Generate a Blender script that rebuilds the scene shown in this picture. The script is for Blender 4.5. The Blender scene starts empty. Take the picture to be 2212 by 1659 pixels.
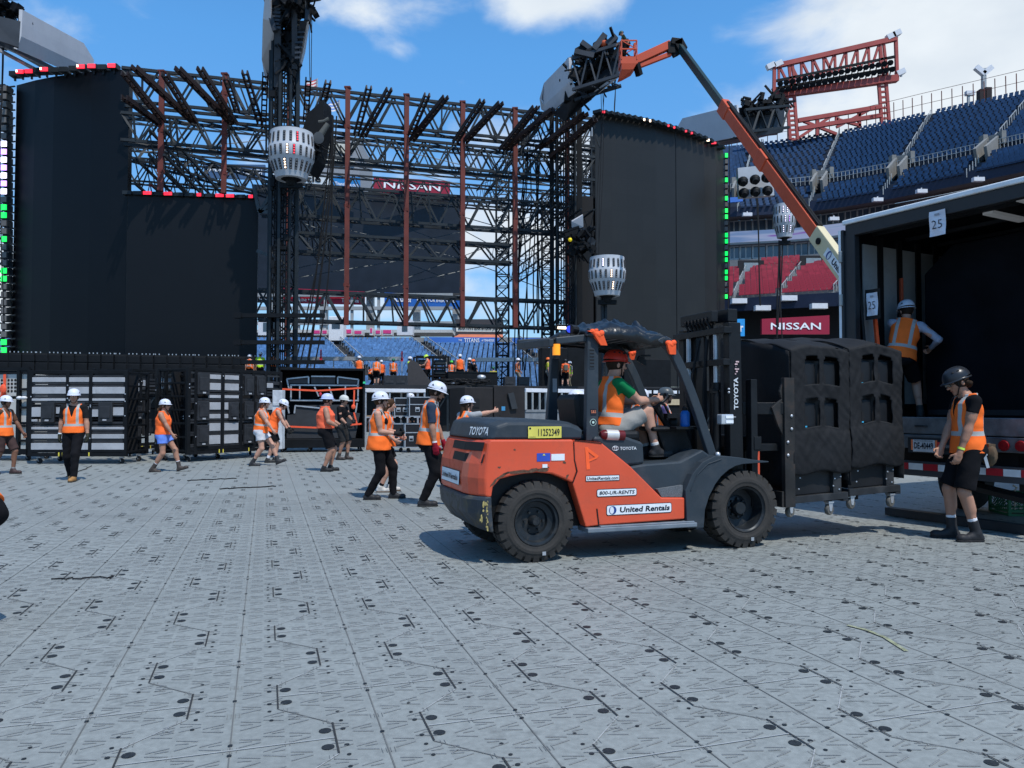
import bpy, bmesh, math, random
import numpy as np
from mathutils import Vector, Matrix, noise
random.seed(7)
rad = math.radians
# ------------------------------------------------------------------ camera
CAM_H = 1.45
PITCH = math.atan(58.5/1915.0)
cd = bpy.data.cameras.new("camera"); cam = bpy.data.objects.new("camera", cd)
bpy.context.scene.collection.objects.link(cam)
cam.location = (0, 0, CAM_H); cam.rotation_euler = (math.pi/2+PITCH, 0, 0)
cd.sensor_width = 36.0; cd.lens = 36.0*1915.0/2550.0; cd.clip_end = 3000; cd.clip_start = 0.05
bpy.context.scene.camera = cam
# ------------------------------------------------------------------ sun and sky
SUN_EL = rad(60); SUN_DIR = Vector((0.55*math.cos(SUN_EL), -0.83*math.cos(SUN_EL), math.sin(SUN_EL))).normalized()
sd = bpy.data.lights.new("sun", 'SUN'); sd.energy = 4.4; sd.angle = rad(0.5); sd.color = (1.0, 0.955, 0.89)
sun = bpy.data.objects.new("sun", sd); bpy.context.scene.collection.objects.link(sun)
sun.rotation_euler = SUN_DIR.to_track_quat('Z', 'Y').to_euler(); sun.location = (20, -15, 40)
w = bpy.data.worlds.new("World"); bpy.context.scene.world = w; w.use_nodes = True
nt = w.node_tree; nt.nodes.clear(); N = nt.nodes.new; L = nt.links.new
sky = N('ShaderNodeTexSky'); sky.sky_type = 'NISHITA'; sky.sun_disc = False
sky.sun_elevation = SUN_EL; sky.sun_rotation = math.atan2(SUN_DIR.x, SUN_DIR.y)
sky.air_density = 1.0; sky.dust_density = 0.4; sky.ozone_density = 2.5; sky.altitude = 0
tint = N('ShaderNodeMix'); tint.data_type = 'RGBA'; tint.blend_type = 'MULTIPLY'; tint.inputs[0].default_value = 1.0
L(sky.outputs[0], tint.inputs[6]); tint.inputs[7].default_value = (0.98, 1.95, 2.42, 1)
tc = N('ShaderNodeTexCoord'); sz = N('ShaderNodeSeparateXYZ'); L(tc.outputs['Generated'], sz.inputs[0]); hz = N('ShaderNodeMapRange'); hz.inputs[1].default_value = 0.0; hz.inputs[2].default_value = 0.42; L(sz.outputs[2], hz.inputs[0])
tm = N('ShaderNodeMix'); tm.data_type = 'RGBA'; L(hz.outputs[0], tm.inputs[0]); tm.inputs[6].default_value = (1.0, 1.12, 1.35, 1); tm.inputs[7].default_value = (1.02, 2.0, 2.5, 1); L(tm.outputs[2], tint.inputs[7]); mp = N('ShaderNodeMapping'); mp.inputs[3].default_value = (1.0, 1.0, 1.9)
L(tc.outputs['Generated'], mp.inputs[0])
nz = N('ShaderNodeTexNoise'); nz.inputs['Scale'].default_value = 5.5; nz.inputs['Detail'].default_value = 9; nz.inputs['Roughness'].default_value = 0.55
nz.inputs['Distortion'].default_value = 0.25
L(mp.outputs[0], nz.inputs['Vector'])
def pixdir(x, y):
    # direction in the sky seen at a place of the photograph (2211 px wide)
    d = Vector(((x-1105.5)/1660.4, 1.0, -(y-829.5)/1660.4))
    c, s = math.cos(PITCH), math.sin(PITCH)
    return Vector((d.x, d.y*c-d.z*s, d.y*s+d.z*c)).normalized()
acc = None
# cloud banks: centre direction, angular size (deg) wide, high, strength
for (x, y, sx, sy, st) in [(830, -15, 5.2, 2.0, .47), (1190, -25, 5.0, 2.0, .47), (830, 90, 2.6, 1.6, .20), (2230, 120, 15, 8.5, .72), (1830, 130, 4.5, 3.2, .26), (700, 330, 9, 3.2, .24), (1060, 500, 9.0, 3.2, .50), (1000, 650, 12, 2.4, .40), (1750, 240, 5, 2.5, .22), (1150, 340, 8, 4.0, .34), (10, 560, 4, 8, .40), (900, 280, 7, 2.8, .26),
                          (3600, -200, 30, 14, .55), (-1600, 100, 30, 12, .55)]:
    d = pixdir(x, y)
    sb = N('ShaderNodeVectorMath'); sb.operation = 'SUBTRACT'; L(tc.outputs['Generated'], sb.inputs[0]); sb.inputs[1].default_value = d
    sc_ = N('ShaderNodeVectorMath'); sc_.operation = 'MULTIPLY'; L(sb.outputs[0], sc_.inputs[0]); sc_.inputs[1].default_value = (1/rad(sx), 1/rad(sx), 1/rad(sy))
    ln = N('ShaderNodeVectorMath'); ln.operation = 'LENGTH'; L(sc_.outputs[0], ln.inputs[0])
    mr = N('ShaderNodeMapRange'); mr.inputs[1].default_value = 0.2; mr.inputs[2].default_value = 1.9; mr.inputs[3].default_value = st; mr.inputs[4].default_value = 0.0
    mr.interpolation_type = 'SMOOTHSTEP'
    L(ln.outputs['Value'], mr.inputs[0])
    if acc is None: acc = mr.outputs[0]
    else:
        m = N('ShaderNodeMath'); m.operation = 'MAXIMUM'; L(acc, m.inputs[0]); L(mr.outputs[0], m.inputs[1]); acc = m.outputs[0]
ad = N('ShaderNodeMath'); ad.operation = 'ADD'; L(nz.outputs['Fac'], ad.inputs[0]); L(acc, ad.inputs[1])
cr = N('ShaderNodeMapRange'); cr.inputs[1].default_value = 0.70; cr.inputs[2].default_value = 1.02; cr.interpolation_type = 'SMOOTHSTEP'
L(ad.outputs[0], cr.inputs[0])
nz2 = N('ShaderNodeTexNoise'); nz2.inputs['Scale'].default_value = 9; nz2.inputs['Detail'].default_value = 5; L(mp.outputs[0], nz2.inputs['Vector'])
cc = N('ShaderNodeMix'); cc.data_type = 'RGBA'; L(nz2.outputs['Fac'], cc.inputs[0])
cc.inputs[6].default_value = (6.6, 7.6, 8.8, 1); cc.inputs[7].default_value = (10.6, 11.2, 11.6, 1)
mx = N('ShaderNodeMix'); mx.data_type = 'RGBA'; L(cr.outputs[0], mx.inputs[0]); L(tint.outputs[2], mx.inputs[6]); L(cc.outputs[2], mx.inputs[7])
bg = N('ShaderNodeBackground'); bg.inputs[1].default_value = 0.092; L(mx.outputs[2], bg.inputs[0])
wo = N('ShaderNodeOutputWorld'); L(bg.outputs[0], wo.inputs[0])
vs = bpy.context.scene.view_settings
bpy.context.scene.display_settings.display_device = 'sRGB'
vs.view_transform = 'Standard'; vs.look = 'None'; vs.exposure = 0.0; vs.gamma = 1.0; vs.use_curve_mapping = False
C = bpy.context.scene.collection
try:
    bpy.context.scene.cycles.max_bounces = 6; bpy.context.scene.cycles.use_denoising = True
except Exception: pass
# ------------------------------------------------------------------ helpers
def P(x, y, Y):
    """point at forward distance Y seen at photo place (x, y), 2211 px wide"""
    d = pixdir(x, y); t = Y/d.y
    return Vector((d.x*t, Y, CAM_H+d.z*t))
def G(x, y, z=0.0):
    d = pixdir(x, y); t = (z-CAM_H)/d.z
    return Vector((d.x*t, d.y*t, z))
def tag(o, label=None, cat=None, group=None, kind=None):
    if label: o['label'] = label
    if cat: o['category'] = cat
    if group: o['group'] = group
    if kind: o['kind'] = kind
    return o
def thing(name, label, cat, loc=(0, 0, 0), rz=0.0, group=None):
    o = bpy.data.objects.new(name, None); o.empty_display_size = 0.2; C.objects.link(o)
    o.location = loc; o.rotation_euler = (0, 0, rz)
    return tag(o, label, cat, group)
def nrm(v): return Vector(v).normalized()
class MB:
    def __init__(s): s.v = []; s.f = []; s.m = []
    def add(s, vs, fs, mi=0):
        b = len(s.v); s.v.extend([tuple(p) for p in vs]); s.f.extend([tuple(i+b for i in f) for f in fs]); s.m.extend([mi]*len(fs))
    def quad(s, a, b, c, d, mi=0): s.add([a, b, c, d], [(0, 1, 2, 3)], mi)
    def box(s, c, sz, mi=0, R=None):
        x, y, z = sz[0]/2, sz[1]/2, sz[2]/2
        vs = [Vector((i*x, j*y, k*z)) for k in (-1, 1) for j in (-1, 1) for i in (-1, 1)]
        if R is not None: vs = [R @ q for q in vs]
        c = Vector(c); s.add([q+c for q in vs], [(0, 2, 3, 1), (4, 5, 7, 6), (0, 1, 5, 4), (2, 6, 7, 3), (0, 4, 6, 2), (1, 3, 7, 5)], mi)
    def bb(s, x0, x1, y0, y1, z0, z1, mi=0): s.box(((x0+x1)/2, (y0+y1)/2, (z0+z1)/2), (abs(x1-x0), abs(y1-y0), abs(z1-z0)), mi)
    def bar(s, a, b, w, h=None, mi=0, up=(0, 0, 1)):
        a = Vector(a); b = Vector(b); h = w if h is None else h
        d = b-a
        if d.length < 1e-6: return
        d.normalize(); u = Vector(up)
        if abs(d.dot(u)) > 0.98: u = Vector((1, 0, 0)) if abs(d.x) < .9 else Vector((0, 1, 0))
        x = d.cross(u).normalized()*(w/2); y = x.cross(d).normalized()*(h/2)
        s.add([a-x-y, a+x-y, a+x+y, a-x+y, b-x-y, b+x-y, b+x+y, b-x+y], [(0, 1, 2, 3), (7, 6, 5, 4), (0, 4, 5, 1), (1, 5, 6, 2), (2, 6, 7, 3), (3, 7, 4, 0)], mi)
    def tri(s, a, b, w, mi=0):
        a = Vector(a); b = Vector(b); d = b-a
        if d.length < 1e-6: return
        d.normalize(); u = Vector((0, 0, 1)) if abs(d.z) < .95 else Vector((1, 0, 0))
        x = d.cross(u).normalized()*(w/2); y = x.cross(d).normalized()*(w/2)
        s.add([a-x-y, a+x-y, a+y*1.2, b-x-y, b+x-y, b+y*1.2], [(0, 3, 4, 1), (1, 4, 5, 2), (2, 5, 3, 0)], mi)
    def tube(s, pts, r, n=8, mi=0, caps=True):
        pts = [Vector(p) for p in pts]; rs = r if isinstance(r, (list, tuple)) else [r]*len(pts)
        ref = None; b = len(s.v)
        for i, p in enumerate(pts):
            d = (pts[min(i+1, len(pts)-1)]-pts[max(i-1, 0)]).normalized()
            if ref is None: ref = Vector((0, 0, 1)) if abs(d.z) < .9 else Vector((1, 0, 0))
            x = (ref-d*ref.dot(d)); x = x.normalized() if x.length > 1e-5 else Vector((1, 0, 0)); ref = x; y = d.cross(x)
            for k in range(n):
                a = 2*math.pi*k/n; s.v.append(tuple(p+(x*math.cos(a)+y*math.sin(a))*rs[i]))
        for i in range(len(pts)-1):
            for k in range(n):
                s.f.append((b+i*n+k, b+i*n+(k+1) % n, b+(i+1)*n+(k+1) % n, b+(i+1)*n+k)); s.m.append(mi)
        if caps:
            s.f.append(tuple(b+k for k in reversed(range(n)))); s.m.append(mi)
            s.f.append(tuple(b+(len(pts)-1)*n+k for k in range(n))); s.m.append(mi)
    def lathe(s, prof, M=None, n=24, mi=0, mis=None):
        M = M or Matrix(); b = len(s.v); m = len(prof)
        for k in range(n):
            a = 2*math.pi*k/n
            for (r, z) in prof: s.v.append(tuple(M @ Vector((r*math.cos(a), r*math.sin(a), z))))
        for k in range(n):
            for i in range(m-1):
                s.f.append((b+k*m+i, b+((k+1) % n)*m+i, b+((k+1) % n)*m+i+1, b+k*m+i+1)); s.m.append(mis[i] if mis else mi)
    def prism(s, poly, fn, d0, d1, mi=0):
        """poly: 2-D outline; fn(p, d) -> 3-D point; extruded d0..d1"""
        n = len(poly); vs = [fn(p, d0) for p in poly]+[fn(p, d1) for p in poly]
        fs = [tuple(range(n)), tuple(reversed(range(n, 2*n)))]+[(i, i+n, (i+1) % n+n, (i+1) % n) for i in range(n)]
        s.add(vs, fs, mi)
    def loft(s, rings, mi=0, caps=True):
        n = len(rings[0]); b = len(s.v)
        for r in rings: s.v.extend([tuple(p) for p in r])
        for j in range(len(rings)-1):
            for i in range(n):
                s.f.append((b+j*n+i, b+j*n+(i+1) % n, b+(j+1)*n+(i+1) % n, b+(j+1)*n+i)); s.m.append(mi)
        if caps:
            s.f.append(tuple(b+i for i in reversed(range(n)))); s.m.append(mi)
            s.f.append(tuple(b+(len(rings)-1)*n+i for i in range(n))); s.m.append(mi)
    def disc(s, c, ax, r, n=10, mi=0, up=(0, 0, 1), ry=None):
        c = Vector(c); ax = nrm(ax); u = Vector(up)
        if abs(ax.dot(u)) > .95: u = Vector((1, 0, 0))
        x = ax.cross(u).normalized(); y = x.cross(ax); ry = ry or r
        s.add([c+x*r*math.cos(2*math.pi*k/n)+y*ry*math.sin(2*math.pi*k/n) for k in range(n)], [tuple(range(n))], mi)
    def cyl(s, a, b, r, n=10, mi=0): s.tube([a, b], r, n, mi)
    def ball(s, c, r, n=10, m=7, mi=0, R=None):
        c = Vector(c); r = Vector(r) if not isinstance(r, (int, float)) else Vector((r, r, r)); b = len(s.v)
        for i in range(m+1):
            th = math.pi*i/m
            for k in range(n):
                a = 2*math.pi*k/n; q = Vector((r.x*math.sin(th)*math.cos(a), r.y*math.sin(th)*math.sin(a), r.z*math.cos(th)))
                if R is not None: q = R @ q
                s.v.append(tuple(c+q))
        for i in range(m):
            for k in range(n):
                s.f.append((b+i*n+k, b+(i+1)*n+k, b+(i+1)*n+(k+1) % n, b+i*n+(k+1) % n)); s.m.append(mi)
    def build(s, name, mats, parent=None, smooth=False, bevel=0.0, normals=True, **kw):
        me = bpy.data.meshes.new(name); me.from_pydata(s.v, [], s.f)
        mats = mats if isinstance(mats, (list, tuple)) else [mats]
        for m in mats: me.materials.append(m)
        if len(mats) > 1: me.polygons.foreach_set('material_index', s.m)
        if smooth: me.polygons.foreach_set('use_smooth', [True]*len(s.f))
        me.validate(clean_customdata=False)
        if normals:
            bm = bmesh.new(); bm.from_mesh(me); bmesh.ops.recalc_face_normals(bm, faces=bm.faces); bm.to_mesh(me); bm.free()
        me.update()
        o = bpy.data.objects.new(name, me); C.objects.link(o)
        if parent is not None: o.parent = parent
        if bevel:
            md = o.modifiers.new('bevel', 'BEVEL'); md.width = bevel; md.segments = 2; md.limit_method = 'ANGLE'; md.angle_limit = rad(35)
        if smooth:
            try:
                md = o.modifiers.new('es', 'EDGE_SPLIT'); md.split_angle = rad(42)
            except Exception: pass
        tag(o, **kw)
        return o
MATS = {}
def mat(name, col, rough=0.6, metal=0.0, var=0.12, scale=6.0, bump=0.0, bscale=40.0, emit=None, es=0.0, spec=0.28, dirt=0.0, dirtcol=(.12, .1, .08), dscale=3.0, coat=0.0):
    if name in MATS: return MATS[name]
    m = bpy.data.materials.new(name); m.use_nodes = True; t = m.node_tree; b = t.nodes['Principled BSDF']; n = t.nodes.new; l = t.links.new
    b.inputs['Roughness'].default_value = rough; b.inputs['Metallic'].default_value = metal; b.inputs['Specular IOR Level'].default_value = spec
    b.inputs['Coat Weight'].default_value = coat
    tcn = n('ShaderNodeTexCoord'); src = None
    nz = n('ShaderNodeTexNoise'); nz.inputs['Scale'].default_value = scale; nz.inputs['Detail'].default_value = 6; l(tcn.outputs['Object'], nz.inputs['Vector'])
    mr = n('ShaderNodeMapRange'); mr.inputs[1].default_value = .3; mr.inputs[2].default_value = .7; mr.inputs[3].default_value = 1-var; mr.inputs[4].default_value = 1+var; l(nz.outputs['Fac'], mr.inputs[0])
    vm = n('ShaderNodeVectorMath'); vm.operation = 'SCALE'; vm.inputs[0].default_value = col[:3]; l(mr.outputs[0], vm.inputs['Scale']); src = vm.outputs[0]
    if dirt > 0:
        n2 = n('ShaderNodeTexNoise'); n2.inputs['Scale'].default_value = dscale; n2.inputs['Detail'].default_value = 9; n2.inputs['Roughness'].default_value = .7; l(tcn.outputs['Object'], n2.inputs['Vector'])
        m2 = n('ShaderNodeMapRange'); m2.inputs[1].default_value = .5; m2.inputs[2].default_value = .72; m2.inputs[3].default_value = 0; m2.inputs[4].default_value = dirt; l(n2.outputs['Fac'], m2.inputs[0])
        mi = n('ShaderNodeMix'); mi.data_type = 'RGBA'; l(m2.outputs[0], mi.inputs[0]); l(src, mi.inputs[6]); mi.inputs[7].default_value = (*dirtcol, 1); src = mi.outputs[2]
        ra = n('ShaderNodeMath'); ra.operation = 'ADD'; l(m2.outputs[0], ra.inputs[0]); ra.inputs[1].default_value = rough; ra.use_clamp = True; l(ra.outputs[0], b.inputs['Roughness'])
    l(src, b.inputs['Base Color'])
    if bump > 0:
        n3 = n('ShaderNodeTexNoise'); n3.inputs['Scale'].default_value = bscale; n3.inputs['Detail'].default_value = 4; l(tcn.outputs['Object'], n3.inputs['Vector'])
        bp = n('ShaderNodeBump'); bp.inputs['Strength'].default_value = bump; bp.inputs['Distance'].default_value = .02; l(n3.outputs['Fac'], bp.inputs['Height']); l(bp.outputs[0], b.inputs['Normal'])
    if emit: b.inputs['Emission Color'].default_value = (*emit, 1); b.inputs['Emission Strength'].default_value = es
    MATS[name] = m; return m
_tc = {}
def text_pts(st, bold=0.0):
    k = (st, bold)
    if k in _tc: return _tc[k]
    cu = bpy.data.curves.new('t', 'FONT'); cu.body = st; cu.size = 1; cu.offset = bold; cu.resolution_u = 2; cu.align_x = 'LEFT'
    ob = bpy.data.objects.new('t', cu); C.objects.link(ob)
    dg = bpy.context.evaluated_depsgraph_get(); dg.update()
    me = bpy.data.meshes.new_from_object(ob.evaluated_get(dg))
    vs = [v.co.copy() for v in me.vertices]; fs = [tuple(p.vertices) for p in me.polygons]
    bpy.data.objects.remove(ob); bpy.data.curves.remove(cu); bpy.data.meshes.remove(me)
    x0 = min(v.x for v in vs); x1 = max(v.x for v in vs); y0 = min(v.y for v in vs); y1 = max(v.y for v in vs)
    r = ([((v.x-x0)/(x1-x0), (v.y-y0)/(y1-y0)) for v in vs], fs, (x1-x0)/(y1-y0)); _tc[k] = r; return r
def text(st, org, xd, ud, W, H, m, parent, name='lettering', bold=0.0, lift=0.003, slant=0.0):
    """flat lettering standing a little off the surface; org = lower left, xd reading direction, ud up"""
    vs, fs, _ = text_pts(st, bold); xd = nrm(xd); ud = nrm(ud); nn = xd.cross(ud); org = Vector(org)
    mb = MB(); mb.add([org+xd*(a*W+slant*b*H)+ud*(b*H)+nn*lift for a, b in vs], fs)
    return mb.build(name, m, parent, normals=False)
def lerp(a, b, t): return a+(b-a)*t
def truss(mb, A, B, w, h, bay, c=0.1, b=0.06, up=(0, 0, 1), flat=False, jit=0.0):
    """box girder between A and B: A, B are the middle of the TOP face; w wide, h deep"""
    A = Vector(A); B = Vector(B); d = (B-A); Ln = d.length; d.normalize(); up = Vector(up)
    s = d.cross(up).normalized()*(w/2); dn = -up*h; n = max(1, round(Ln/bay))
    for q in ((s, Vector((0, 0, 0))), (-s, Vector((0, 0, 0))), (s, dn), (-s, dn)):
        mb.bar(A+q[0]+q[1], B+q[0]+q[1], c, c)
    for i in range(n):
        p0 = A.lerp(B, i/n); p1 = A.lerp(B, (i+1)/n); pm = (p0+p1)/2
        for q in (s, -s):
            mb.tri(p0+q, pm+q+dn, b); mb.tri(pm+q+dn, p1+q, b)
        mb.tri(p0+s, p1-s, b*.7)
        if not flat: mb.tri(p0+s+dn, p1-s+dn, b*.7)
def tower(mb, base, top, w, bay, c=.09, b=.05):
    """square lattice mast"""
    base = Vector(base); top = Vector(top); n = max(1, round((top-base).length/bay)); o = [Vector((i*w/2, j*w/2, 0)) for i, j in ((-1, -1), (1, -1), (1, 1), (-1, 1))]
    for q in o: mb.bar(base+q, top+q, c)
    for i in range(n):
        p0 = base.lerp(top, i/n); p1 = base.lerp(top, (i+1)/n)
        for k in range(4):
            a, bb_ = o[k], o[(k+1) % 4]
            if (i+k) % 2: a, bb_ = bb_, a
            mb.tri(p0+a, p1+bb_, b); mb.tri(p1+a, p1+bb_, b)
# shared materials
M_black = mat('black painted steel', (.005, .006, .0075), .6, .0, .3, 3, .05, spec=.16)
M_truss = mat('dark grey truss steel', (.013, .018, .022), .55, .1, .3, 1.5)
M_truss2 = mat('grey weathered truss steel', (.05, .06, .066), .5, .3, .3, 1.5)
M_red = mat('red oxide steel', (.115, .024, .017), .6, 0, .25, 1.2)
M_redb = mat('dark oxide steel beams', (.016, .009, .009), .6, 0, .3, 1.2)
M_alu = mat('bare aluminium', (.45, .46, .48), .4, .6, .15, 8)
M_white = mat('white painted metal', (.62, .63, .66), .5, 0, .06, 5, dirt=.25, dirtcol=(.3, .29, .28))
M_rubber = mat('black rubber', (.018, .018, .019), .8, 0, .25, 9, .1)
M_cable = mat('black cable rubber', (.008, .008, .009), .7)
M_letw = mat('white sign lettering', (.75, .76, .78), .6)
def xof(p):
    c, s = math.cos(PITCH), math.sin(PITCH); z = p[2]-CAM_H; return 1105.5+1660.4*p[0]/(p[1]*c+z*s)
def slide(Np, d, x):
    """slide point Np along d until it stands under photo column x"""
    c, s = math.cos(PITCH), math.sin(PITCH); k = (x-1105.5)/1660.4; f = lambda v: v[0]-k*(v[1]*c+v[2]*s)
    q = Vector((Np[0], Np[1], Np[2]-CAM_H)); return Np+d*(-f(q)/f(d))
def rel(o): M = Matrix.Translation(-Vector(o.location)); return lambda v: M @ Vector(v)
# ------------------------------------------------------------------ ground and stadium floor panels
mb = MB(); mb.quad((-900, -300, -.03), (900, -300, -.03), (900, 1500, -.03), (-900, 1500, -.03))
mb.build('ground', mat('distant concrete ground', (.16, .16, .155), .9, 0, .2, .05), None, kind='structure')
FE1 = Vector((-math.sin(rad(17.763)), math.cos(rad(17.763)), 0)); FE2 = Vector((FE1.y, -FE1.x, 0)); FO = Vector((.0309, 3.6785, 0))
PU, PV = 1.148, .641
def F(u, v, z=0.0): q = FO+FE1*u+FE2*v; return (q.x, q.y, z)
mf = bpy.data.materials.new('grey plastic floor panels'); mf.use_nodes = True; t = mf.node_tree; b = t.nodes['Principled BSDF']; n = t.nodes.new; l = t.links.new
geo = n('ShaderNodeNewGeometry')
def fnoise(sc, det, ro=.55):
    a = n('ShaderNodeTexNoise'); a.inputs['Scale'].default_value = sc; a.inputs['Detail'].default_value = det; a.inputs['Roughness'].default_value = ro; l(geo.outputs['Position'], a.inputs['Vector']); return a
n1 = fnoise(1.3, 8, .65); n2 = fnoise(.28, 6, .6); n3 = fnoise(26, 4); n5 = fnoise(4.5, 9, .75)
def mrange(src, a, b_, c, d):
    q = n('ShaderNodeMapRange'); q.inputs[1].default_value = a; q.inputs[2].default_value = b_; q.inputs[3].default_value = c; q.inputs[4].default_value = d; l(src, q.inputs[0]); return q.outputs[0]
def mul(a, b_):
    q = n('ShaderNodeMath'); q.operation = 'MULTIPLY'; l(a, q.inputs[0]); l(b_, q.inputs[1]); return q.outputs[0]
v = mul(mul(mrange(n1.outputs['Fac'], .3, .7, .90, 1.08), mrange(n2.outputs['Fac'], .3, .7, .90, 1.08)), mrange(n3.outputs['Fac'], .3, .7, .86, 1.14))
# scuffs and dirt: dark patches with their own shape
st = mul(mrange(n5.outputs['Fac'], .54, .68, 0, 1), mrange(n2.outputs['Fac'], .47, .60, 0, 1))
stv = mrange(st, 0, 1, 1, .50); v = mul(v, stv)
for rot_, sc_, th_ in ((.31, (.35, 5.0, 1), .60), (-.9, (.5, 7.0, 1), .63), (1.25, (.3, 6.0, 1), .62)):
    mq = n('ShaderNodeMapping'); mq.inputs[2].default_value = (0, 0, rot_); mq.inputs[3].default_value = sc_; l(geo.outputs['Position'], mq.inputs[0]); nq = n('ShaderNodeTexNoise'); nq.inputs['Scale'].default_value = 1.1; nq.inputs['Detail'].default_value = 7; nq.inputs['Roughness'].default_value = .65; l(mq.outputs[0], nq.inputs['Vector']); v = mul(v, mrange(nq.outputs['Fac'], th_, th_+.10, 1, .80))
cs = n('ShaderNodeVectorMath'); cs.operation = 'SCALE'; cs.inputs[0].default_value = (.222, .238, .228); l(v, cs.inputs['Scale'])
l(cs.outputs[0], b.inputs['Base Color']); b.inputs['Roughness'].default_value = .55; b.inputs['Specular IOR Level'].default_value = .35
vo = n('ShaderNodeTexVoronoi'); vo.inputs['Scale'].default_value = 14; vo.feature = 'DISTANCE_TO_EDGE'; l(geo.outputs['Position'], vo.inputs['Vector'])
bp = n('ShaderNodeBump'); bp.inputs['Strength'].default_value = .12; bp.inputs['Distance'].default_value = .01; l(n3.outputs['Fac'], bp.inputs['Height']); l(bp.outputs[0], b.inputs['Normal'])
M_gap = mat('dark panel gap', (.028, .030, .032), .9); M_hole = mat('dark lock disc', (.020, .023, .025), .5, 0, .3, 60); M_seam = mat('shallow panel seam', (.115, .12, .118), .8)
M_lseam = mat('light panel edge', (.31, .32, .315), .5); M_ribshade = mat('painted rib shade', (.140, .146, .144), .6); M_riblight = mat('painted rib highlight', (.275, .285, .28), .5)  # flat strips: rib shade and crest highlight are put into the colours
mb = MB(); a = [F(-14, -30), F(-14, 32), F(52, 32), F(52, -55)]; mb.add(a, [(0, 1, 2, 3)])
rnd = random.Random(3)
def strip(u0, v0, u1, v1, wd, mi, z=.003):
    du, dv = u1-u0, v1-v0; L_ = math.hypot(du, dv); a, c = -dv/L_*wd/2, du/L_*wd/2
    mb.add([F(u0+a, v0+c, z), F(u1+a, v1+c, z), F(u1-a, v1-c, z), F(u0-a, v0-c, z)], [(0, 1, 2, 3)], mi)
def dsc(u, v, r, mi, n_=10, z=.0035): mb.add([F(u+r*math.cos(6.2832*k/n_), v+r*math.sin(6.2832*k/n_), z) for k in range(n_)], [tuple(range(n_))], mi)
for k in range(-40, 30):
    v0 = PV*k; off = (k % 2)*PU/2
    for j in range(-4, 36):
        c = off+j*PU; q = F(c, v0)
        if q[1] < .6 or q[1] > 38 or abs(q[0])/max(q[1]+1.5, .1) > .95: continue
        near = q[1] < 13; mid = q[1] < 22
        strip(c-PU/2, v0, c+PU/2, v0, .006, 3)
        strip(c, v0-.44, c, v0+.437, .007, 4, .0045)
        # right hand boundary of this panel end and the two slopes
        strip(c-.165, v0+.437, c+.165, v0+.437, .009, 1, .0052)
        strip(c+.165, v0+.437, c+PU/2-.165, v0+.201, .006, 3)
        strip(c-.165, v0+.437, c-PU/2+.165, v0+.201, .006, 4)
        strip(c-.165, v0-.44, c+.165, v0-.44, .008, 1, .0052)
        for du in (-.087, .087):
            dsc(c+du, v0+.398, .028, 2, 12 if near else 8); dsc(c+du, v0-.400, .028, 2, 12 if near else 8)
            if near:
                dsc(c+du, v0+.477, .012, 2, 8); dsc(c+du, v0-.479, .012, 2, 8)
                dsc(c+du*2.1, v0+.477, .010, 2, 8); dsc(c+du*2.1, v0-.479, .010, 2, 8)
        if near:
            for du in (-.05, .05, PU/2): dsc(c+du, v0, .011, 2, 8, .0055)
            for (du, dv) in ((.28, .17), (-.28, .17), (.28, -.17), (-.28, -.17)): dsc(c+du, v0+dv, .010, 2, 8)
        if q[1] < 12.5:
            # rib relief painted flat: little fans of dark and light strokes with a lozenge at the base, in every triangle of the panel
            w1, w2 = (.0032, .0026) if q[1] < 6 else (.004, .003)
            for iu in range(-3, 3):
                for sg in (-1, 1):
                    for (v1, v2, flip) in ((.035, .125, 0), (.225, .135, 1), (.245, .335, 0), (.395, .345, 1)):
                        u0 = c+(iu+.5)*PU/6+(.03 if flip else -.03); 
                        if v2 > .33 and abs(u0-c) > .30: continue
                        if v2 < .30 and abs(v1) > .24 and abs(u0-c) > .47: continue
                        if v1 > .34 and abs(abs(u0-c)-.087) < .05: continue
                        h_ = .046+rnd.uniform(-.006, .006)
                        for k3, (a0, a1) in enumerate(((h_, h_*.35), (-h_, -h_*.35), (.012, .006))):
                            x0, y0, x1, y1 = u0+a0, v0+sg*v1, u0+a1, v0+sg*v2
                            if k3 == 2: y1 = v0+sg*lerp(v1, v2, .6)
                            strip(x0, y0, x1, y1, w1, 5, .0034); strip(x0-.0036, y0, x1-.0036, y1, w2, 6, .0034)
                if iu % 2 == 0:
                    for sg in (-1, 1):
                        for vv in (.018, .235):
                            u0 = c+iu*PU/6; s2 = sg*vv+v0
                            for t_ in (-.009, .009): strip(u0-.024, s2+t_, u0+.024, s2+t_, .0026, 5, .0034)
fl = mb.build('floor', [mf, M_gap, M_hole, M_seam, M_lseam, M_ribshade, M_riblight], None, normals=False, kind='structure')
# taped line scuff of dull yellow on the floor, and dark rubber drag marks
mb = MB(); p = [G(1830, 1352), G(1870, 1362), G(1910, 1378), G(1957, 1408)]
for i in range(3):
    a, b_ = p[i], p[i+1]; d = (b_-a).normalized(); s_ = Vector((-d.y, d.x, 0))*.014
    mb.quad(*[tuple(Vector((q.x, q.y, .007))) for q in (a-s_, b_-s_, b_+s_, a+s_)])
tag(mb.build('floor_tape', mat('worn yellow tape', (.24, .25, .15), .7, 0, .4, 25, dirt=1.0, dirtcol=(.2, .22, .24), dscale=12), None, normals=False), 'worn strip of yellowish tape stuck across the grey floor panels', 'tape')
def crack(x0, y0, x1, y1, wd, label, name='cable'):
    a = G(x0, y0); b_ = G(x1, y1); mb = MB(); pts = [a.lerp(b_, i/12)+Vector((rnd.uniform(-.03, .03), rnd.uniform(-.06, .06), .011)) for i in range(13)]
    mb.tube(pts, wd, 6); tag(mb.build(name, M_cable, None, smooth=True), label, 'cable')
crack(118, 1253, 250, 1249, .006, 'black cable offcut lying on the empty grey floor at lower left')
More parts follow.
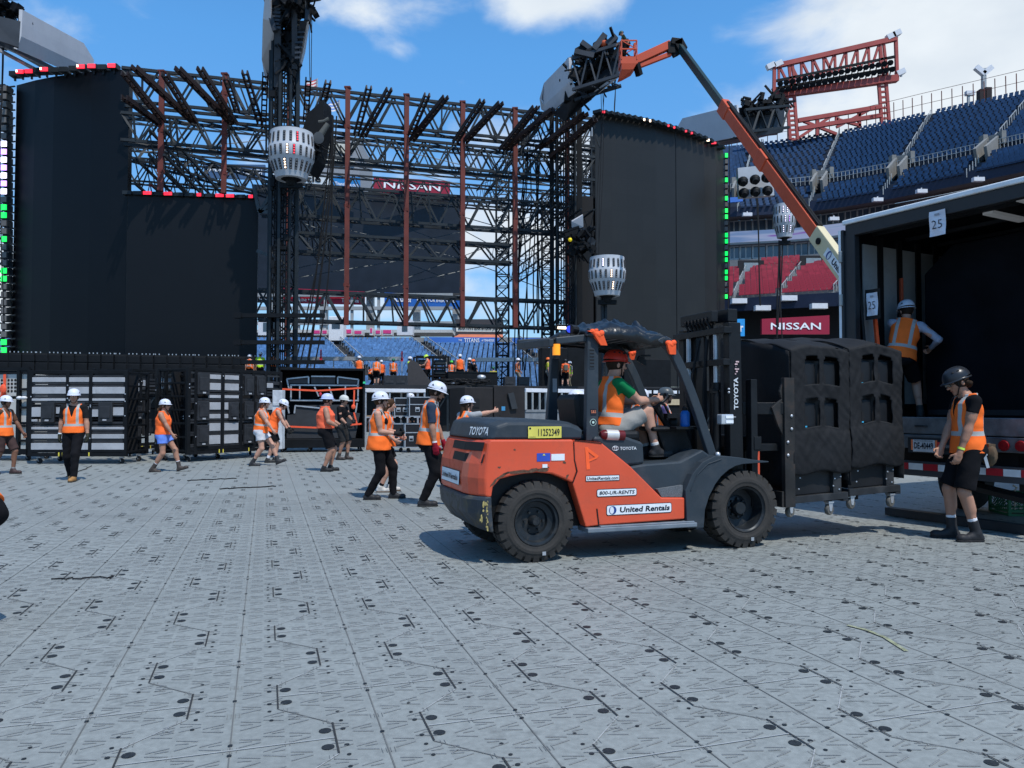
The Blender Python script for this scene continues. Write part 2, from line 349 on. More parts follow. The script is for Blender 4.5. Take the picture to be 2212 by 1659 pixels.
crack(144, 1031, 199, 1006, .009, 'short dark cable on the floor behind the tan boots')
crack(405, 1039, 512, 1034, .010, 'black cable on the floor right of the dark ankle boots of the blue shorts walker')
crack(478, 1057, 595, 1051, .010, 'longer black cable on the floor below the white shorts walker')
# ------------------------------------------------------------------ the stadium bowl
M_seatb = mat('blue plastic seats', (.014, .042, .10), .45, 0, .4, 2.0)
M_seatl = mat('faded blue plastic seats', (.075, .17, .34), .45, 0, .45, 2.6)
M_seatr = mat('red plastic seats', (.27, .022, .038), .5, 0, .3, 1.5)
M_conc = mat('stadium concrete', (.24, .24, .235), .85, 0, .2, .6, dirt=.4, dirtcol=(.12, .12, .12), dscale=.5)
M_concd = mat('dark concourse interior', (.02, .021, .024), .9)
M_navy = mat('navy fascia', (.012, .018, .04), .5)
M_soff = mat('brown soffit', (.10, .075, .065), .8, 0, .2, .3)
M_glass = mat('tinted suite glass', (.05, .075, .10), .12, 0, .35, .12, spec=.8)
M_rail = mat('galvanised railing', (.34, .35, .345), .5, .3, .2, 3)
def seat_mb(mb, p, right, fwd, w=.46):
    """one stadium seat: back and bench, p = floor point under the seat, fwd = way it faces"""
    up = Vector((0, 0, 1)); a = right*(w/2)
    b0 = p+up*.42; t = p+up*.86-fwd*.10
    mb.add([b0-a, b0+a, t+a, t-a, b0-a-fwd*.06, b0+a-fwd*.06, t+a-fwd*.06, t-a-fwd*.06], [(0, 1, 2, 3), (7, 6, 5, 4), (3, 2, 6, 7), (0, 3, 7, 4), (1, 5, 6, 2)])
    s1 = p+up*.42+fwd*.40; s0 = p+up*.40
    mb.add([s0-a, s0+a, s1+a, s1-a, s1-a-up*.07, s1+a-up*.07], [(0, 1, 2, 3), (3, 2, 5, 4)])
def fill_seats(parent, spots, m):
    """nearest 100 seats are parts of their own, all the rest one part"""
    spots.sort(key=lambda q: q[0].length)
    proto = {}
    for p, r, f in spots[:100]:
        mb = MB(); seat_mb(mb, Vector((0, 0, 0)), r, f); o = mb.build('seat', m, parent, normals=False); o.location = p
    mb = MB()
    for p, r, f in spots[100:]: seat_mb(mb, p, r, f)
    if mb.v: tag(mb.build('seats', m, parent, normals=False), kind='stuff')
def interp(xs, ys, x):
    if x <= xs[0]: return ys[0]+(ys[1]-ys[0])*(x-xs[0])/(xs[1]-xs[0])
    for i in range(len(xs)-1):
        if x <= xs[i+1]: return ys[i]+(ys[i+1]-ys[i])*(x-xs[i])/(xs[i+1]-xs[i])
    return ys[-1]+(ys[-1]-ys[-2])*(x-xs[-1])/(xs[-1]-xs[-2])
def up_deck():
    """curved upper deck: front edge height 25.6 m, rim 44 m"""
    fx = [1500, 1574, 1745, 1905, 2085, 2240, 2400]; fy = [466, 458, 446, 421, 384, 350, 305]
    rx = [1520, 1605, 1812, 2012, 2240, 2440, 2640]; ry = [326, 319, 289, 246, 196, 150, 95]
    def ED(xx, yy, z):
        d = pixdir(xx, yy); k = (z-CAM_H)/d.z; return Vector((d.x*k, d.y*k, z))
    Fp = [ED(a, b, 25.6) for a, b in zip(fx, fy)]; Rp = [ED(a, b, 44.0) for a, b in zip(rx, ry)]
    # resample finely
    def samp(Ls, t):
        q = t*(len(Ls)-1); i = min(int(q), len(Ls)-2); f = q-i
        p0, p1 = Ls[max(i-1, 0)], Ls[i]; p2, p3 = Ls[i+1], Ls[min(i+2, len(Ls)-1)]
        return 0.5*((2*p1)+(p2-p0)*f+(2*p0-5*p1+4*p2-p3)*f*f+(3*p1-p0-3*p2+p3)*f**3)
    return lambda s, r: samp(Fp, s).lerp(samp(Rp, s), r), Fp
UD, UDF = up_deck()
def s_of(x):  # deck parameter of a front-edge photo x
    fx = [1500, 1574, 1745, 1905, 2085, 2240, 2400]; return interp(fx, [i/6 for i in range(7)], x)
stand = thing('upper_stand', 'curved upper deck of dark blue seats below the red floodlight frame', 'grandstand', tuple(P(1900, 420, 90)))
inv = Matrix.Translation(-Vector(stand.location))
def loc(v): return inv @ Vector(v)
NR = 30; NS = 120
aisles = [s_of(1597), s_of(1747), s_of(1907), s_of(2087), s_of(2250)]
vomi = [s_of(1590), s_of(1752), s_of(1912), s_of(2092), s_of(2262)]
mb = MB()
rows = []
for i in range(NR+1):
    rows.append([UD(j/NS, i/NR) for j in range(NS+1)])
for i in range(NR):
    for j in range(NS):
        s = (j+.5)/NS
        if 4 <= i <= 7 and any(abs(s-vv) < .011 for vv in vomi): continue
        a, b_, c, d = rows[i][j], rows[i][j+1], rows[i+1][j+1], rows[i+1][j]
        mb.quad(loc(a), loc(b_), loc((c.x, c.y, b_.z)), loc((d.x, d.y, a.z)))
        mb.quad(loc((d.x, d.y, a.z)), loc((c.x, c.y, b_.z)), loc(c), loc(d))
mb.build('terrace', mat('shaded blue grey steps', (.035, .045, .065), .9), stand, normals=False)  # shade between the seat rows put into the step colour
spots = []
for i in range(NR):
    if i in (6, 7): continue
    Ln = sum((rows[i][j+1]-rows[i][j]).length for j in range(NS)); n = int(Ln/.56)
    for k in range(n):
        s = (k+.5)/n
        if any(abs(s-a) < .0075 for a in aisles): continue
        if i < 9 and any(abs(s-vv) < .016 for vv in vomi): continue
        p = UD(s, (i+.15)/NR); q = UD(min(s+.002, 1), (i+.15)/NR); p.z = rows[i][0].z+.02
        r = (q-p); r.z = 0; r.normalize(); f = Vector((r.y, -r.x, 0))
        if f.dot(p) > 0: f = -f
        spots.append((loc(p), r, f, p.length))
# shown ones only (rest of the bowl lies outside the photograph)
spots = [q for q in spots if q[3] > 0]
allsp = sorted(spots, key=lambda q: q[3]); vis = [(a, b_, c) for a, b_, c, d in allsp]
for p, r, f in vis[:100]:
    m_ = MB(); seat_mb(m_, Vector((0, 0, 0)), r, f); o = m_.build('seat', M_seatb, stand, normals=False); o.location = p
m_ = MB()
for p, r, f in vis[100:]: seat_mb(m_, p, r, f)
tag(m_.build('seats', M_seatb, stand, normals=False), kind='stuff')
# aisle rails, entrances with pale walls, walkway rail, fascia
for a in aisles:
    m_ = MB(); pr = None
    for i in range(9, NR):
        p = UD(a, i/NR)+Vector((0, 0, .95)); m_.bar(p-Vector((0, 0, .9)), p, .07)
        if pr is not None and i % 4: m_.bar(pr, p, .09)
        pr = p
    for i in range(0, 5):
        p = UD(a, i/NR); m_.bar(p, p+Vector((0, 0, .95)), .07)
    m_.v = [tuple(loc(q)) for q in m_.v]; m_.build('stair_railing', M_rail, stand, normals=False)
M_pale = mat('pale painted entrance wall', (.19, .19, .18), .8, 0, .15, 1)
for vv in vomi:
    m_ = MB(); m2 = MB()
    for sg in (-1, 1):
        s = vv+sg*.011; a = UD(s, 4/NR); b_ = UD(s, 9.5/NR); m_.bar(a+Vector((0, 0, .7)), b_+Vector((0, 0, .2)), .3, 1.9)
        a2 = UD(vv+sg*.018, 8.2/NR); m_.bar(a2+Vector((0, 0, .2)), a2+Vector((0, 0, 1.7)), .9, .5)
    a = UD(vv-.011, 8.4/NR); b_ = UD(vv+.011, 8.4/NR); m_.bar(a+Vector((0, 0, 1.0)), b_+Vector((0, 0, 1.0)), .3, .9)
    m2.add([UD(vv-.011, 4/NR), UD(vv+.011, 4/NR), UD(vv+.011, 8/NR), UD(vv-.011, 8/NR), UD(vv-.011, 4/NR)-Vector((0, 0, 2.5)), UD(vv+.011, 4/NR)-Vector((0, 0, 2.5)), UD(vv+.011, 8/NR)-Vector((0, 0, 3)), UD(vv-.011, 8/NR)-Vector((0, 0, 3))],
           [(4, 5, 6, 7), (3, 2, 6, 7), (0, 3, 7, 4), (1, 2, 6, 5)])
    for m3, nm, mm in ((m_, 'entrance_wall', M_pale), (m2, 'entrance_opening', M_concd)):
        m3.v = [tuple(loc(q)) for q in m3.v]; m3.build(nm, mm, stand, normals=False)
m_ = MB()
for j in range(NS):
    a = UD(j/NS, 7.7/NR); b_ = UD((j+1)/NS, 7.7/NR)
    m_.bar(a+Vector((0, 0, .55)), b_+Vector((0, 0, .55)), .06, .05); m_.bar(a+Vector((0, 0, 1.1)), b_+Vector((0, 0, 1.1)), .07, .06); m_.bar(a, a+Vector((0, 0, 1.1)), .06)
m_.v = [tuple(loc(q)) for q in m_.v]; m_.build('walkway_railing', M_rail, stand, normals=False)
def band(name, m, z0, z1, out0, out1, parent=stand, n=60, s0=0.0, s1=1.0, thick=.3):
    """vertical band following the front edge, z0..z1, moved outward (away from the pitch) by out"""
    mb = MB()
    for j in range(n):
        qs = []
        for t_ in (j/n, (j+1)/n):
            s = lerp(s0, s1, t_); p = UD(s, 0); q = UD(min(s+.003, 1.0), 0)-UD(max(s-.003, 0), 0); q.z = 0; q.normalize(); f = Vector((q.y, -q.x, 0))
            if f.dot(p) < 0: f = -f
            qs.append((Vector((p.x, p.y, z0))+f*out0, Vector((p.x, p.y, z1))+f*out1, f))
        (a0, a1, f0), (b0, b1, f1) = qs
        mb.quad(a0, b0, b1, a1); mb.quad(a0+f0*thick, b0+f1*thick, b1+f1*thick, a1+f0*thick); mb.quad(a1, b1, b1+f1*thick, a1+f0*thick); mb.quad(a0, b0, b0+f1*thick, a0+f0*thick)
    mb.v = [tuple((Matrix.Translation(-Vector(parent.location))) @ Vector(q)) for q in mb.v]
    return mb.build(name, m, parent, normals=False)
band('fascia', M_navy, 25.0, 26.2, 0, 0)
band('soffit', M_soff, 25.05, 25.6, .4, 4.6, thick=.3)
# red rim fence
m_ = MB()
for j in range(0, 61):
    p = UD(j/60, 1.0); m_.bar(p, p+Vector((0, 0, 3.0)), .09)
    if j:
        m_.bar(pp+Vector((0, 0, 1.7)), p+Vector((0, 0, 1.7)), .05); m_.bar(pp+Vector((0, 0, 3.3)), p+Vector((0, 0, 3.3)), .05)
    pp = p
m_.v = [tuple(loc(q)) for q in m_.v]; m_.build('rim_fence', M_red, stand, normals=False)
# small white floodlights under the fascia
for x in (1620, 1700, 1800, 1895, 1990, 2110):
    s = s_of(x); p = UD(s, 0)+Vector((0, 0, -.6 if x % 40 else -2.0)); m_ = MB(); m_.box(loc(p-Vector((p.x, p.y, 0)).normalized()*.5), (1.1, .5, .4)); m_.bar(loc(p), loc(p+Vector((0, 0, .5))), .12)
    m_.build('floodlight', M_white, stand)
# suites level: windows, ribbon board, windows, wall
suite = thing('suite_building', 'grey suite level of tinted windows under the upper deck behind the lift boom', 'building', (36, 100, 0))
def sband(nm, m, z0, z1, o0, o1, **k): return band(nm, m, z0, z1, o0, o1, parent=suite, **k)
def zof(y, out=5.0):  # height of a level seen at photo y near x=1700
    p = P(1700, y, 98); return p.z
sband('wall', mat('suite wall', (.16, .16, .165), .8, 0, .1, .4), -.03, 25.6, 5.0, 5.0)
def windows(z0, z1, out, nwin):
    for j in range(nwin):
        s0 = j/nwin; s1 = (j+.94)/nwin
        p0 = UD(s0, 0); p1 = UD(s1, 0)
        if p0.x/p0.y > .50: continue
        f = Vector((p0.x, p0.y, 0)).normalized(); q0 = Vector((p0.x, p0.y, z0))+f*out; q1 = Vector((p1.x, p1.y, z0))+f*out
        mb = MB(); up = Vector((0, 0, z1-z0)); mb.bar(q0+up*.5, q1+up*.5, .1, z1-z0)
        iv = Matrix.Translation(-Vector(suite.location)); mb.v = [tuple(iv @ Vector(q)) for q in mb.v]
        fr = MB(); fr.bar(q0+up, q1+up, .25, .14); fr.bar(q0, q1, .3, .2); fr.bar(q0, q0+up, .22, .22); fr.bar(q0+up*.0+(q1-q0)*.5, q0+up+(q1-q0)*.5, .16, .16); fr.v = [tuple(iv @ Vector(q)) for q in fr.v]
        o = mb.build('window', M_glass, suite, normals=False); fr.build('window_frame', M_rail, o, normals=False)
windows(24.0, 25.4, 4.4, 36)
windows(20.5, 22.1, 4.4, 36)
sband('floor_edge', mat('pale concrete edge', (.36, .36, .35), .8), 22.15, 22.4, 3.2, 3.2)
# ribbon board: lit display
mr_ = bpy.data.materials.new('lit ribbon display'); mr_.use_nodes = True; t = mr_.node_tree; b = t.nodes['Principled BSDF']; n = t.nodes.new; l = t.links.new
g_ = n('ShaderNodeNewGeometry'); mp_ = n('ShaderNodeMapping'); mp_.inputs[3].default_value = (.05, .05, .55); l(g_.outputs['Position'], mp_.inputs[0])
a_ = n('ShaderNodeTexNoise'); a_.inputs['Scale'].default_value = 1.6; a_.inputs['Detail'].default_value = 3; l(mp_.outputs[0], a_.inputs['Vector'])
cr_ = n('ShaderNodeValToRGB'); e = cr_.color_ramp.elements; e[0].position = .35; e[0].color = (.16, .26, .50, 1); e[1].position = .68; e[1].color = (.08, .40, .62, 1)
for ps, cl in ((.44, (.32, .40, .62, 1)), (.53, (.30, .36, .60, 1)), (.575, (.20, .06, .40, 1)), (.61, (.3, .42, .62, 1))): q = e.new(ps); q.color = cl
l(a_.outputs['Fac'], cr_.inputs[0]); l(cr_.outputs[0], b.inputs['Emission Color']); b.inputs['Emission Strength'].default_value = .75; b.inputs['Base Color'].default_value = (.03, .03, .05, 1)
wn = n('ShaderNodeTexWhiteNoise')
sband('ribbon_display', mr_, 22.45, 23.8, 3.1, 3.1)
# lower bowl with red seats
low = thing('lower_stand', 'lower stand of red seats with grey stairs between the right screen and the trailer', 'grandstand', (36, 88, 0))
lv = Matrix.Translation(-Vector(low.location)); lo = lambda v: lv @ Vector(v)
def LD(x, r):
    """x: photo column at front; r 0 front .. 1 back"""
    f = P(x, interp([1500, 1590, 1830, 2300], [655, 650, 636, 600], x), interp([1500, 1830, 2300], [78, 72, 60], x)); f.z = 12.6-.6
    b_ = P(x+42*(1-(1700-x)/400 if x < 1700 else 1), 1, 1)
    g_ = f+Vector((f.x, f.y, 0)).normalized()*11.0+Vector((1.5, 0, 3.6)); return f.lerp(g_, r)
zf = P(1700, 643, 75).z
def LD(x, r):
    Y = interp([1500, 1830, 2300], [80, 73, 62], x); d = pixdir(x, interp([1500, 1590, 1830, 2300], [652, 648, 634, 604], x)); k = Y/d.y; f = Vector((d.x*k, Y, CAM_H+d.z*k))
    Y2 = Y+12; x2 = x+interp([1500, 1600, 1700, 1900], [12, 30, 55, 70], x); d = pixdir(x2, interp([1500, 1620, 1760, 1900, 2300], [590, 586, 576, 560, 530], x2)); k = Y2/d.y; q = Vector((d.x*k, Y2, CAM_H+d.z*k))
    return f.lerp(q, r)
NR2 = 13; xs = list(range(1500, 2000, 10)); mb = MB()
aisx = [1585, 1683, 1800]
for i in range(NR2):
    for j in range(len(xs)-1):
        a, b_, c, d = LD(xs[j], i/NR2), LD(xs[j+1], i/NR2), LD(xs[j+1], (i+1)/NR2), LD(xs[j], (i+1)/NR2)
        mb.quad(lo(a), lo(b_), lo((c.x, c.y, b_.z)), lo((d.x, d.y, a.z))); mb.quad(lo((d.x, d.y, a.z)), lo((c.x, c.y, b_.z)), lo(c), lo(d))
mb.build('terrace', M_conc, low, normals=False)
sp = []
for i in range(NR2):
    x = 1500.0
    while x < 1990:
        p = LD(x, (i+.15)/NR2); nx = LD(x+1, (i+.15)/NR2); st = .60/(nx-p).length
        if not any(-8 < x-a < 7 for a in aisx):
            r = (nx-p); r.z = 0; r.normalize(); f = Vector((r.y, -r.x, 0)); f = -f if f.dot(p) > 0 else f
            sp.append((lo(p), r, f, p.length))
        x += st
sp.sort(key=lambda q: q[3]); inv_ = [q for q in sp if 1560 < 1105.5+1660*(q[0].x+36)/(q[0].y+88) < 1850]
ids = set(id(q) for q in inv_[:100])
for q in inv_[:100]:
    m_ = MB(); seat_mb(m_, Vector((0, 0, 0)), q[1], q[2], .54); o = m_.build('seat', M_seatr, low, normals=False); o.location = q[0]
m_ = MB()
for q in sp:
    if id(q) not in ids: seat_mb(m_, q[0], q[1], q[2], .54)
tag(m_.build('seats', M_seatr, low, normals=False), kind='stuff')
for a in aisx:
    m_ = MB(); pr = None
    for i in range(0, NR2+1):
        p = LD(a, i/NR2)+Vector((0, 0, .95)); m_.bar(p-Vector((0, 0, .9)), p, .06)
        if pr is not None and i % 5: m_.bar(pr, p, .08)
        pr = p
    m_.v = [tuple(lo(q)) for q in m_.v]; m_.build('stair_railing', M_rail, low, normals=False)
# back wall with doors, upper block of seats, front fascia
mb = MB(); dr = MB()
for j in range(len(xs)-1):
    a, b_ = LD(xs[j], 1.0), LD(xs[j+1], 1.0); mb.bar(lo(a)+Vector((0, 1.8, .7)), lo(b_)+Vector((0, 1.8, .7)), .3, 2.0)
mb.build('back_wall', mat('grey back wall', (.17, .175, .18), .8), low, normals=False)
for x in (1592, 1700, 1810):
    q = LD(x, .97); m_ = MB(); m_.box(lo(q)+Vector((0, -.3, .2)), (3.0, .2, 2.2)); o = m_.build('doorway', M_concd, low); m_ = MB(); m_.box(lo(q)+Vector((0, -.42, .1)), (1.7, .1, 1.8)); m_.build('door', mat('pale glass door', (.22, .27, .29), .3), o)
for (x0, x1) in ((1622, 1682), (1745, 1900)):
    for i in range(3):
        m_ = MB(); xx = x0
        while xx < x1:
            p = LD(xx, .98)+Vector((0, .5*i+.3, .35+.3*i)); nx = LD(xx+1, .98); r = (nx-LD(xx, .98)); r.z = 0; st = .62/r.length; r.normalize(); f = Vector((r.y, -r.x, 0)); seat_mb(m_, lo(p), r, f if f.y < 0 else -f, .54); xx += st
        m_.build('seat_row', M_seatr, low, normals=False)
mb = MB()
for j in range(len(xs)-1):
    a, b_ = LD(xs[j], 0)-Vector((0, .3, .55)), LD(xs[j+1], 0)-Vector((0, .3, .55)); mb.bar(lo(a), lo(b_), .4, 1.3)
mb.build('fascia', M_navy, low, normals=False)
mb = MB()
for j in range(len(xs)-1):
    a, b_ = LD(xs[j], .35), LD(xs[j+1], .35); mb.quad(lo((a.x, a.y, -.03)), lo((b_.x, b_.y, -.03)), lo((b_.x, b_.y, b_.z-1.3)), lo((a.x, a.y, a.z-1.3)))
    a2, b2 = LD(xs[j], 0), LD(xs[j+1], 0); mb.quad(lo((a.x, a.y, a.z-1.4)), lo((b_.x, b_.y, b_.z-1.4)), lo((b2.x, b2.y, b2.z-1.0)), lo((a2.x, a2.y, a2.z-1.0)))
mb.build('field_level_wall', M_concd, low, normals=False)
for x, yy in ((1590, 649), (1696, 643), (1833, 632), (1640, 664), (1760, 660)):
    p = LD(x, 0); p.z = P(x, yy+4, p.y).z; m_ = MB(); m_.box(lo(p)-Vector((0, .8, 0)), (1.5, .7, .5)); m_.bar(lo(p), lo(p)-Vector((0, .8, 0)), .2); m_.build('floodlight', M_white, low)
# --- red floodlight frame on the rim
Yf = 116.0
lt = thing('floodlight_tower', 'red steel floodlight frame with two rows of round lamps on the right stand rim', 'floodlight', tuple(P(1820, 300, Yf)))
lti = Matrix.Translation(-Vector(lt.location)); Q = lambda x, y, dy=0.0: lti @ P(x, y, Yf+dy)
M_redl = mat('red floodlight steel', (.34, .065, .055), .6, 0, .15, .5)
def lbar(name, segs, w_, m=M_redl, parent=None):
    mb = MB()
    for (x0, y0, x1, y1) in segs:
        for dy in (0, 2.2): mb.bar(Q(x0, y0, dy), Q(x1, y1, dy), w_)
    return mb.build(name, m, parent or lt, normals=False)
lbar('top_chord', [(1671, 144, 1934, 84)], .7); lbar('bottom_chord', [(1671, 206, 1937, 170)], 1.0)
lbar('lamp_rail', [(1671, 176, 1936, 122), (1672, 192, 1937, 146)], .35, M_black)
lbar('end_post', [(1672, 144, 1671, 206)], .45); lbar('end_post', [(1934, 82, 1937, 172)], .45)
seg = []
tx = lambda t: (lerp(1671, 1934, t), lerp(144, 84, t)); bx = lambda t: (lerp(1671, 1936, t), lerp(184, 134, t))
for i in range(10):
    t0 = .04+i*.092; x0, y0 = tx(t0); x1, y1 = bx(t0+.0); seg.append((x0, y0, x1, y1))
    x2, y2 = bx(t0+.07 if i < 5 else t0-.07); seg.append((x0, y0, x2, y2))
lbar('lattice', seg, .32)
mb = MB()
for i in range(10):
    t0 = .04+i*.092; x0, y0 = tx(t0); mb.add([Q(x0-5, y0+1), Q(x0+5, y0-.5), Q(x0+2.0, y0+12), Q(x0-2.5, y0+13)], [(0, 1, 2, 3)]); x1, y1 = bx(t0); mb.add([Q(x1-4, y1), Q(x1+4, y1-1), Q(x1, y1-9)], [(0, 1, 2)])
mb.build('gusset', M_redl, lt, normals=False)
for x0, y0, x1, y1 in ((1707, 140, 1714, 302), (1904, 95, 1912, 268)):
    mb = MB()
    for dx in (-8, 8):
        mb.bar(Q(x0+dx, y0+70), Q(x1+dx, y1), .42); mb.bar(Q(x0+dx*.5, y0), Q(x1+dx*.5, y1-100), .35)
    for i in range(10):
        t_ = i/9; mb.bar(Q(lerp(x0, x1, t_)-7, lerp(y0+70, y1, t_)), Q(lerp(x0, x1, t_)+7, lerp(y0+70, y1, t_)-1), .3)
    mb.build('leg', M_redl, lt, normals=False)
lbar('brace_beam', [(1723, 261, 1902, 231), (1723, 279, 1902, 250)], .6)
lbar('cross_brace', [(1726, 297, 1800, 248), (1735, 262, 1806, 290), (1806, 275, 1880, 236), (1806, 258, 1858, 272), (1764, 256, 1764, 293), (1855, 240, 1856, 276), (1806, 246, 1806, 270)], .4)
for row, (y0, y1, n_) in enumerate(((182, 133, 19), (197, 148, 19))):
    for i in range(n_):
        t_ = (i+.5+.3*row)/n_*.97; x = lerp(1676, 1934, t_); y = lerp(y0, y1, t_); m_ = MB(); c = Q(x, y, -.6)
        m_.lathe([(0, -.1), (.25, 0), (.40, .25), (.42, .6), (.0, .62)], Matrix.Translation(c) @ Matrix.Rotation(rad(90), 4, 'X') @ Matrix.Rotation(rad(25), 4, 'X'), 10); m_.bar(c, c+Vector((0, .6, -1.1)), .14)
        m_.build('lamp', M_black, lt, normals=False)
for x, y in ((1664, 146), (1680, 142), (1923, 82), (1935, 76), (1944, 160)):
    m_ = MB(); m_.box(Q(x, y-3), (1.3, .8, .8), 0, Matrix.Rotation(rad(-25), 3, 'Y')); m_.bar(Q(x, y-2), Q(x+2, y+6), .25); m_.build('small_floodlight', M_white, lt)
# mast with twin floodlights, behind the rim
mst = thing('light_mast', 'slim grey mast with two white floodlights above the stand rim', 'lamp post', tuple(P(2124, 225, 108)))
mv = Matrix.Translation(-Vector(mst.location)); q = lambda x, y: mv @ P(x, y, 108)
m_ = MB(); m_.bar(q(2124, 226), q(2124, 150), .5); m_.bar(q(2114, 152), q(2134, 150), .35); m_.build('pole', M_rail, mst)
for sx in (-1, 1): m_ = MB(); m_.box(q(2124+sx*8, 153), (.7, .6, 1.6), 0, Matrix.Rotation(rad(50*sx), 3, 'Y')); m_.build('floodlight', M_white, mst)
m_ = MB(); m_.bar(q(2119, 222), q(2119, 195), .9); m_.bar(q(2131, 221), q(2131, 191), .9); m_.build('bracket', M_redb, mst)
mst = thing('light_mast', 'short post with one small floodlight on the stand rim', 'lamp post', tuple(P(2091, 230, 108)))
mv = Matrix.Translation(-Vector(mst.location)); m_ = MB(); m_.bar(q(2091, 230), q(2091, 203), .3); m_.build('pole', M_rail, mst); m_ = MB(); m_.box(q(2094, 202), (1.2, .6, .6)); m_.build('floodlight', M_white, mst)
# blue banner lying on the upper deck at the right edge
M_bl = mat('blue banner', (.05, .16, .50), .6, 0, .1, .5)
def sign(name, label, pts, m, Y, lines, group=None, cat='sign', depth=.4, lm=M_letw, dy=None):
    """flat sign board; pts: photo corners (top left, top right, bottom right, bottom left); lines: (text, x0, y0, x1, y1 in 0..1 of the board, bold)"""
    Ys = Y if isinstance(Y, (list, tuple)) else (Y, Y, Y, Y)
    tl, tr, br, bl = [P(x, y, yy) for (x, y), yy in zip(pts, Ys)]
    c = bl; o = thing(name, label, cat, tuple(c), 0, group); nn = (tr-tl).cross(tl-bl).normalized(); nn = -nn if nn.y > 0 else nn
    mb = MB(); f = [tl-c, tr-c, br-c, bl-c]; mb.add(f+[p-nn*depth for p in f], [(0, 1, 2, 3), (7, 6, 5, 4), (0, 4, 5, 1), (1, 5, 6, 2), (2, 6, 7, 3), (3, 7, 4, 0)]); mb.build('board', m, o)
    xd = (br-bl); ud = (tl-bl); k = []
    for ln in lines:
        st, x0, y0, x1, y1 = ln[:5]; bd = ln[5] if len(ln) > 5 else .02; mm = ln[6] if len(ln) > 6 else lm
        vs, fs, _ = text_pts(st, bd); mbt = MB(); mbt.add([Vector((0, 0, 0))+xd*lerp(x0, x1, a)+ud*lerp(y0, y1, b_)+nn*.03*max(1, Ys[0]/40) for a, b_ in vs], fs); mbt.build('lettering', mm, o, normals=False)
    return o
sign('banner', 'long blue banner reading THE TITANS across the upper deck at the right edge', [(2100, 340), (2215, 314), (2215, 330), (2100, 356)], M_bl, 88, [('THE', .33, .3, .43, .7), ('TITANS', .46, .2, .86, .85), ('of', .9, .3, .97, .7)], cat='banner')
sign('banner', 'small blue banner on the upper deck just right of the right screen', [(1570, 427), (1604, 425), (1604, 435), (1570, 438)], M_bl, 93, [], cat='banner')
# field level sign behind the carts
M_sr = mat('crimson sign', (.27, .012, .035), .5, 0, .05, 1)
sign('advertising_board', 'crimson NISSAN board in the shade between mast and trailer', [(1645, 689), (1791, 681), (1791, 722), (1645, 722)], M_sr, 52, [('NISSAN', .13, .30, .87, .75, .012)], depth=.3)
sign('advertising_board', 'bright blue board edge beside the forklift mast', [(1586, 689), (1608, 689), (1608, 726), (1586, 726)], mat('sky blue sign', (.03, .28, .62), .5), 52, [('r', .55, .25, .85, .6)], depth=.3)
# ------------------------------------------------------------------ far end: blue bleachers behind the stage
bl = thing('bleachers', 'faded blue bleacher seats rising behind the stage', 'grandstand', (0, 76, 0))
bi = lambda v: Vector(v)-Vector((0, 76, 0))
NB = 24; mb = MB(); X0, X1 = -66.0, 12.0
def br_(i): return 74+.88*i, 3.0+.272*i
for i in range(NB):
    y, z = br_(i); y2, z2 = br_(i+1); mb.quad(bi((X0, y, z)), bi((X1, y, z)), bi((X1, y2, z)), bi((X0, y2, z))); mb.quad(bi((X0, y2, z)), bi((X1, y2, z)), bi((X1, y2, z2)), bi((X0, y2, z2)))
mb.quad(bi((X0, 74, -.03)), bi((X1, 74, -.03)), bi((X1, 74, 3)), bi((X0, 74, 3))); mb.build('terrace', mat('shade darkened stepped concrete', (.06, .062, .066), .9), bl, normals=False)  # concrete darkened to put shade into the gaps between seats
def ax(i, k):  # aisle centre x at row i
    top = [P(716, 725, 92).x, P(905, 728, 92).x, P(1112, 731, 92).x][k]; bot = [P(756, 771, 83).x, P(956, 771, 83).x, P(1160, 768, 83).x][k]; t_ = (i-12)/10; return lerp(bot, top, t_)
sp = []
for i in range(NB):
    y, z = br_(i)
    for j in range(int((X1-X0)/.58)):
        x = X0+.29+j*.58
        if any(abs(x-ax(i, k)) < .75 for k in range(3)): continue
        if i > 20 and x > P(935, 1, 92).x: continue
        sp.append((bi((x, y+.5, z)), Vector((1, 0, 0)), Vector((0, -1, 0))))
def px_(q): return 1105.5+1660*q[0].x/(q[0].y+76)
vs_ = sorted([q for q in sp if 690 < px_(q) < 1200], key=lambda q: q[0].y)[160:260]; ids = set(id(q) for q in vs_)
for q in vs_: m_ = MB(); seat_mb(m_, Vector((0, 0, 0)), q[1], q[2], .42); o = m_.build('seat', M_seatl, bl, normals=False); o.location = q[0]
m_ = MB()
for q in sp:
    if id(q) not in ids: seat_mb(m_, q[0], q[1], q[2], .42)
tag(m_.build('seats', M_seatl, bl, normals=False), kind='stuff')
for k in range(3):
    for s_ in (-.9, .9):
        pr = None; m_ = MB()
        for i in range(8, NB):
            y, z = br_(i); p = bi((ax(i, k)+s_, y, z+.95)); m_.bar(p-Vector((0, 0, .95)), p, .05)
            if pr is not None: m_.bar(pr, p, .07)
            pr = p
        m_.build('stair_railing', M_rail, bl, normals=False)
m_ = MB()
y, z = br_(NB); m_.bar(bi((X0, y, z+.3)), bi((X1, y, z+.3)), .3, .6); m_.build('top_wall', M_conc, bl)
sign('banner', 'blue THE TITANS OF TENNESSEE banner above the bleachers under the barbecue sign', [(926, 728), (1078, 729), (1078, 742), (926, 741)], M_bl, 94, [('THE', .42, .35, .47, .68), ('TITANS', .50, .15, .72, .85), ('of TENNESSEE', .75, .3, .93, .7)], cat='banner')
sign('banner', 'blue banner above the bleachers right of the lattice mast', [(1106, 730), (1184, 730), (1184, 743), (1106, 742)], M_bl, 94, [('THE', .62, .35, .72, .68), ('TI', .8, .15, .92, .85)], cat='banner')
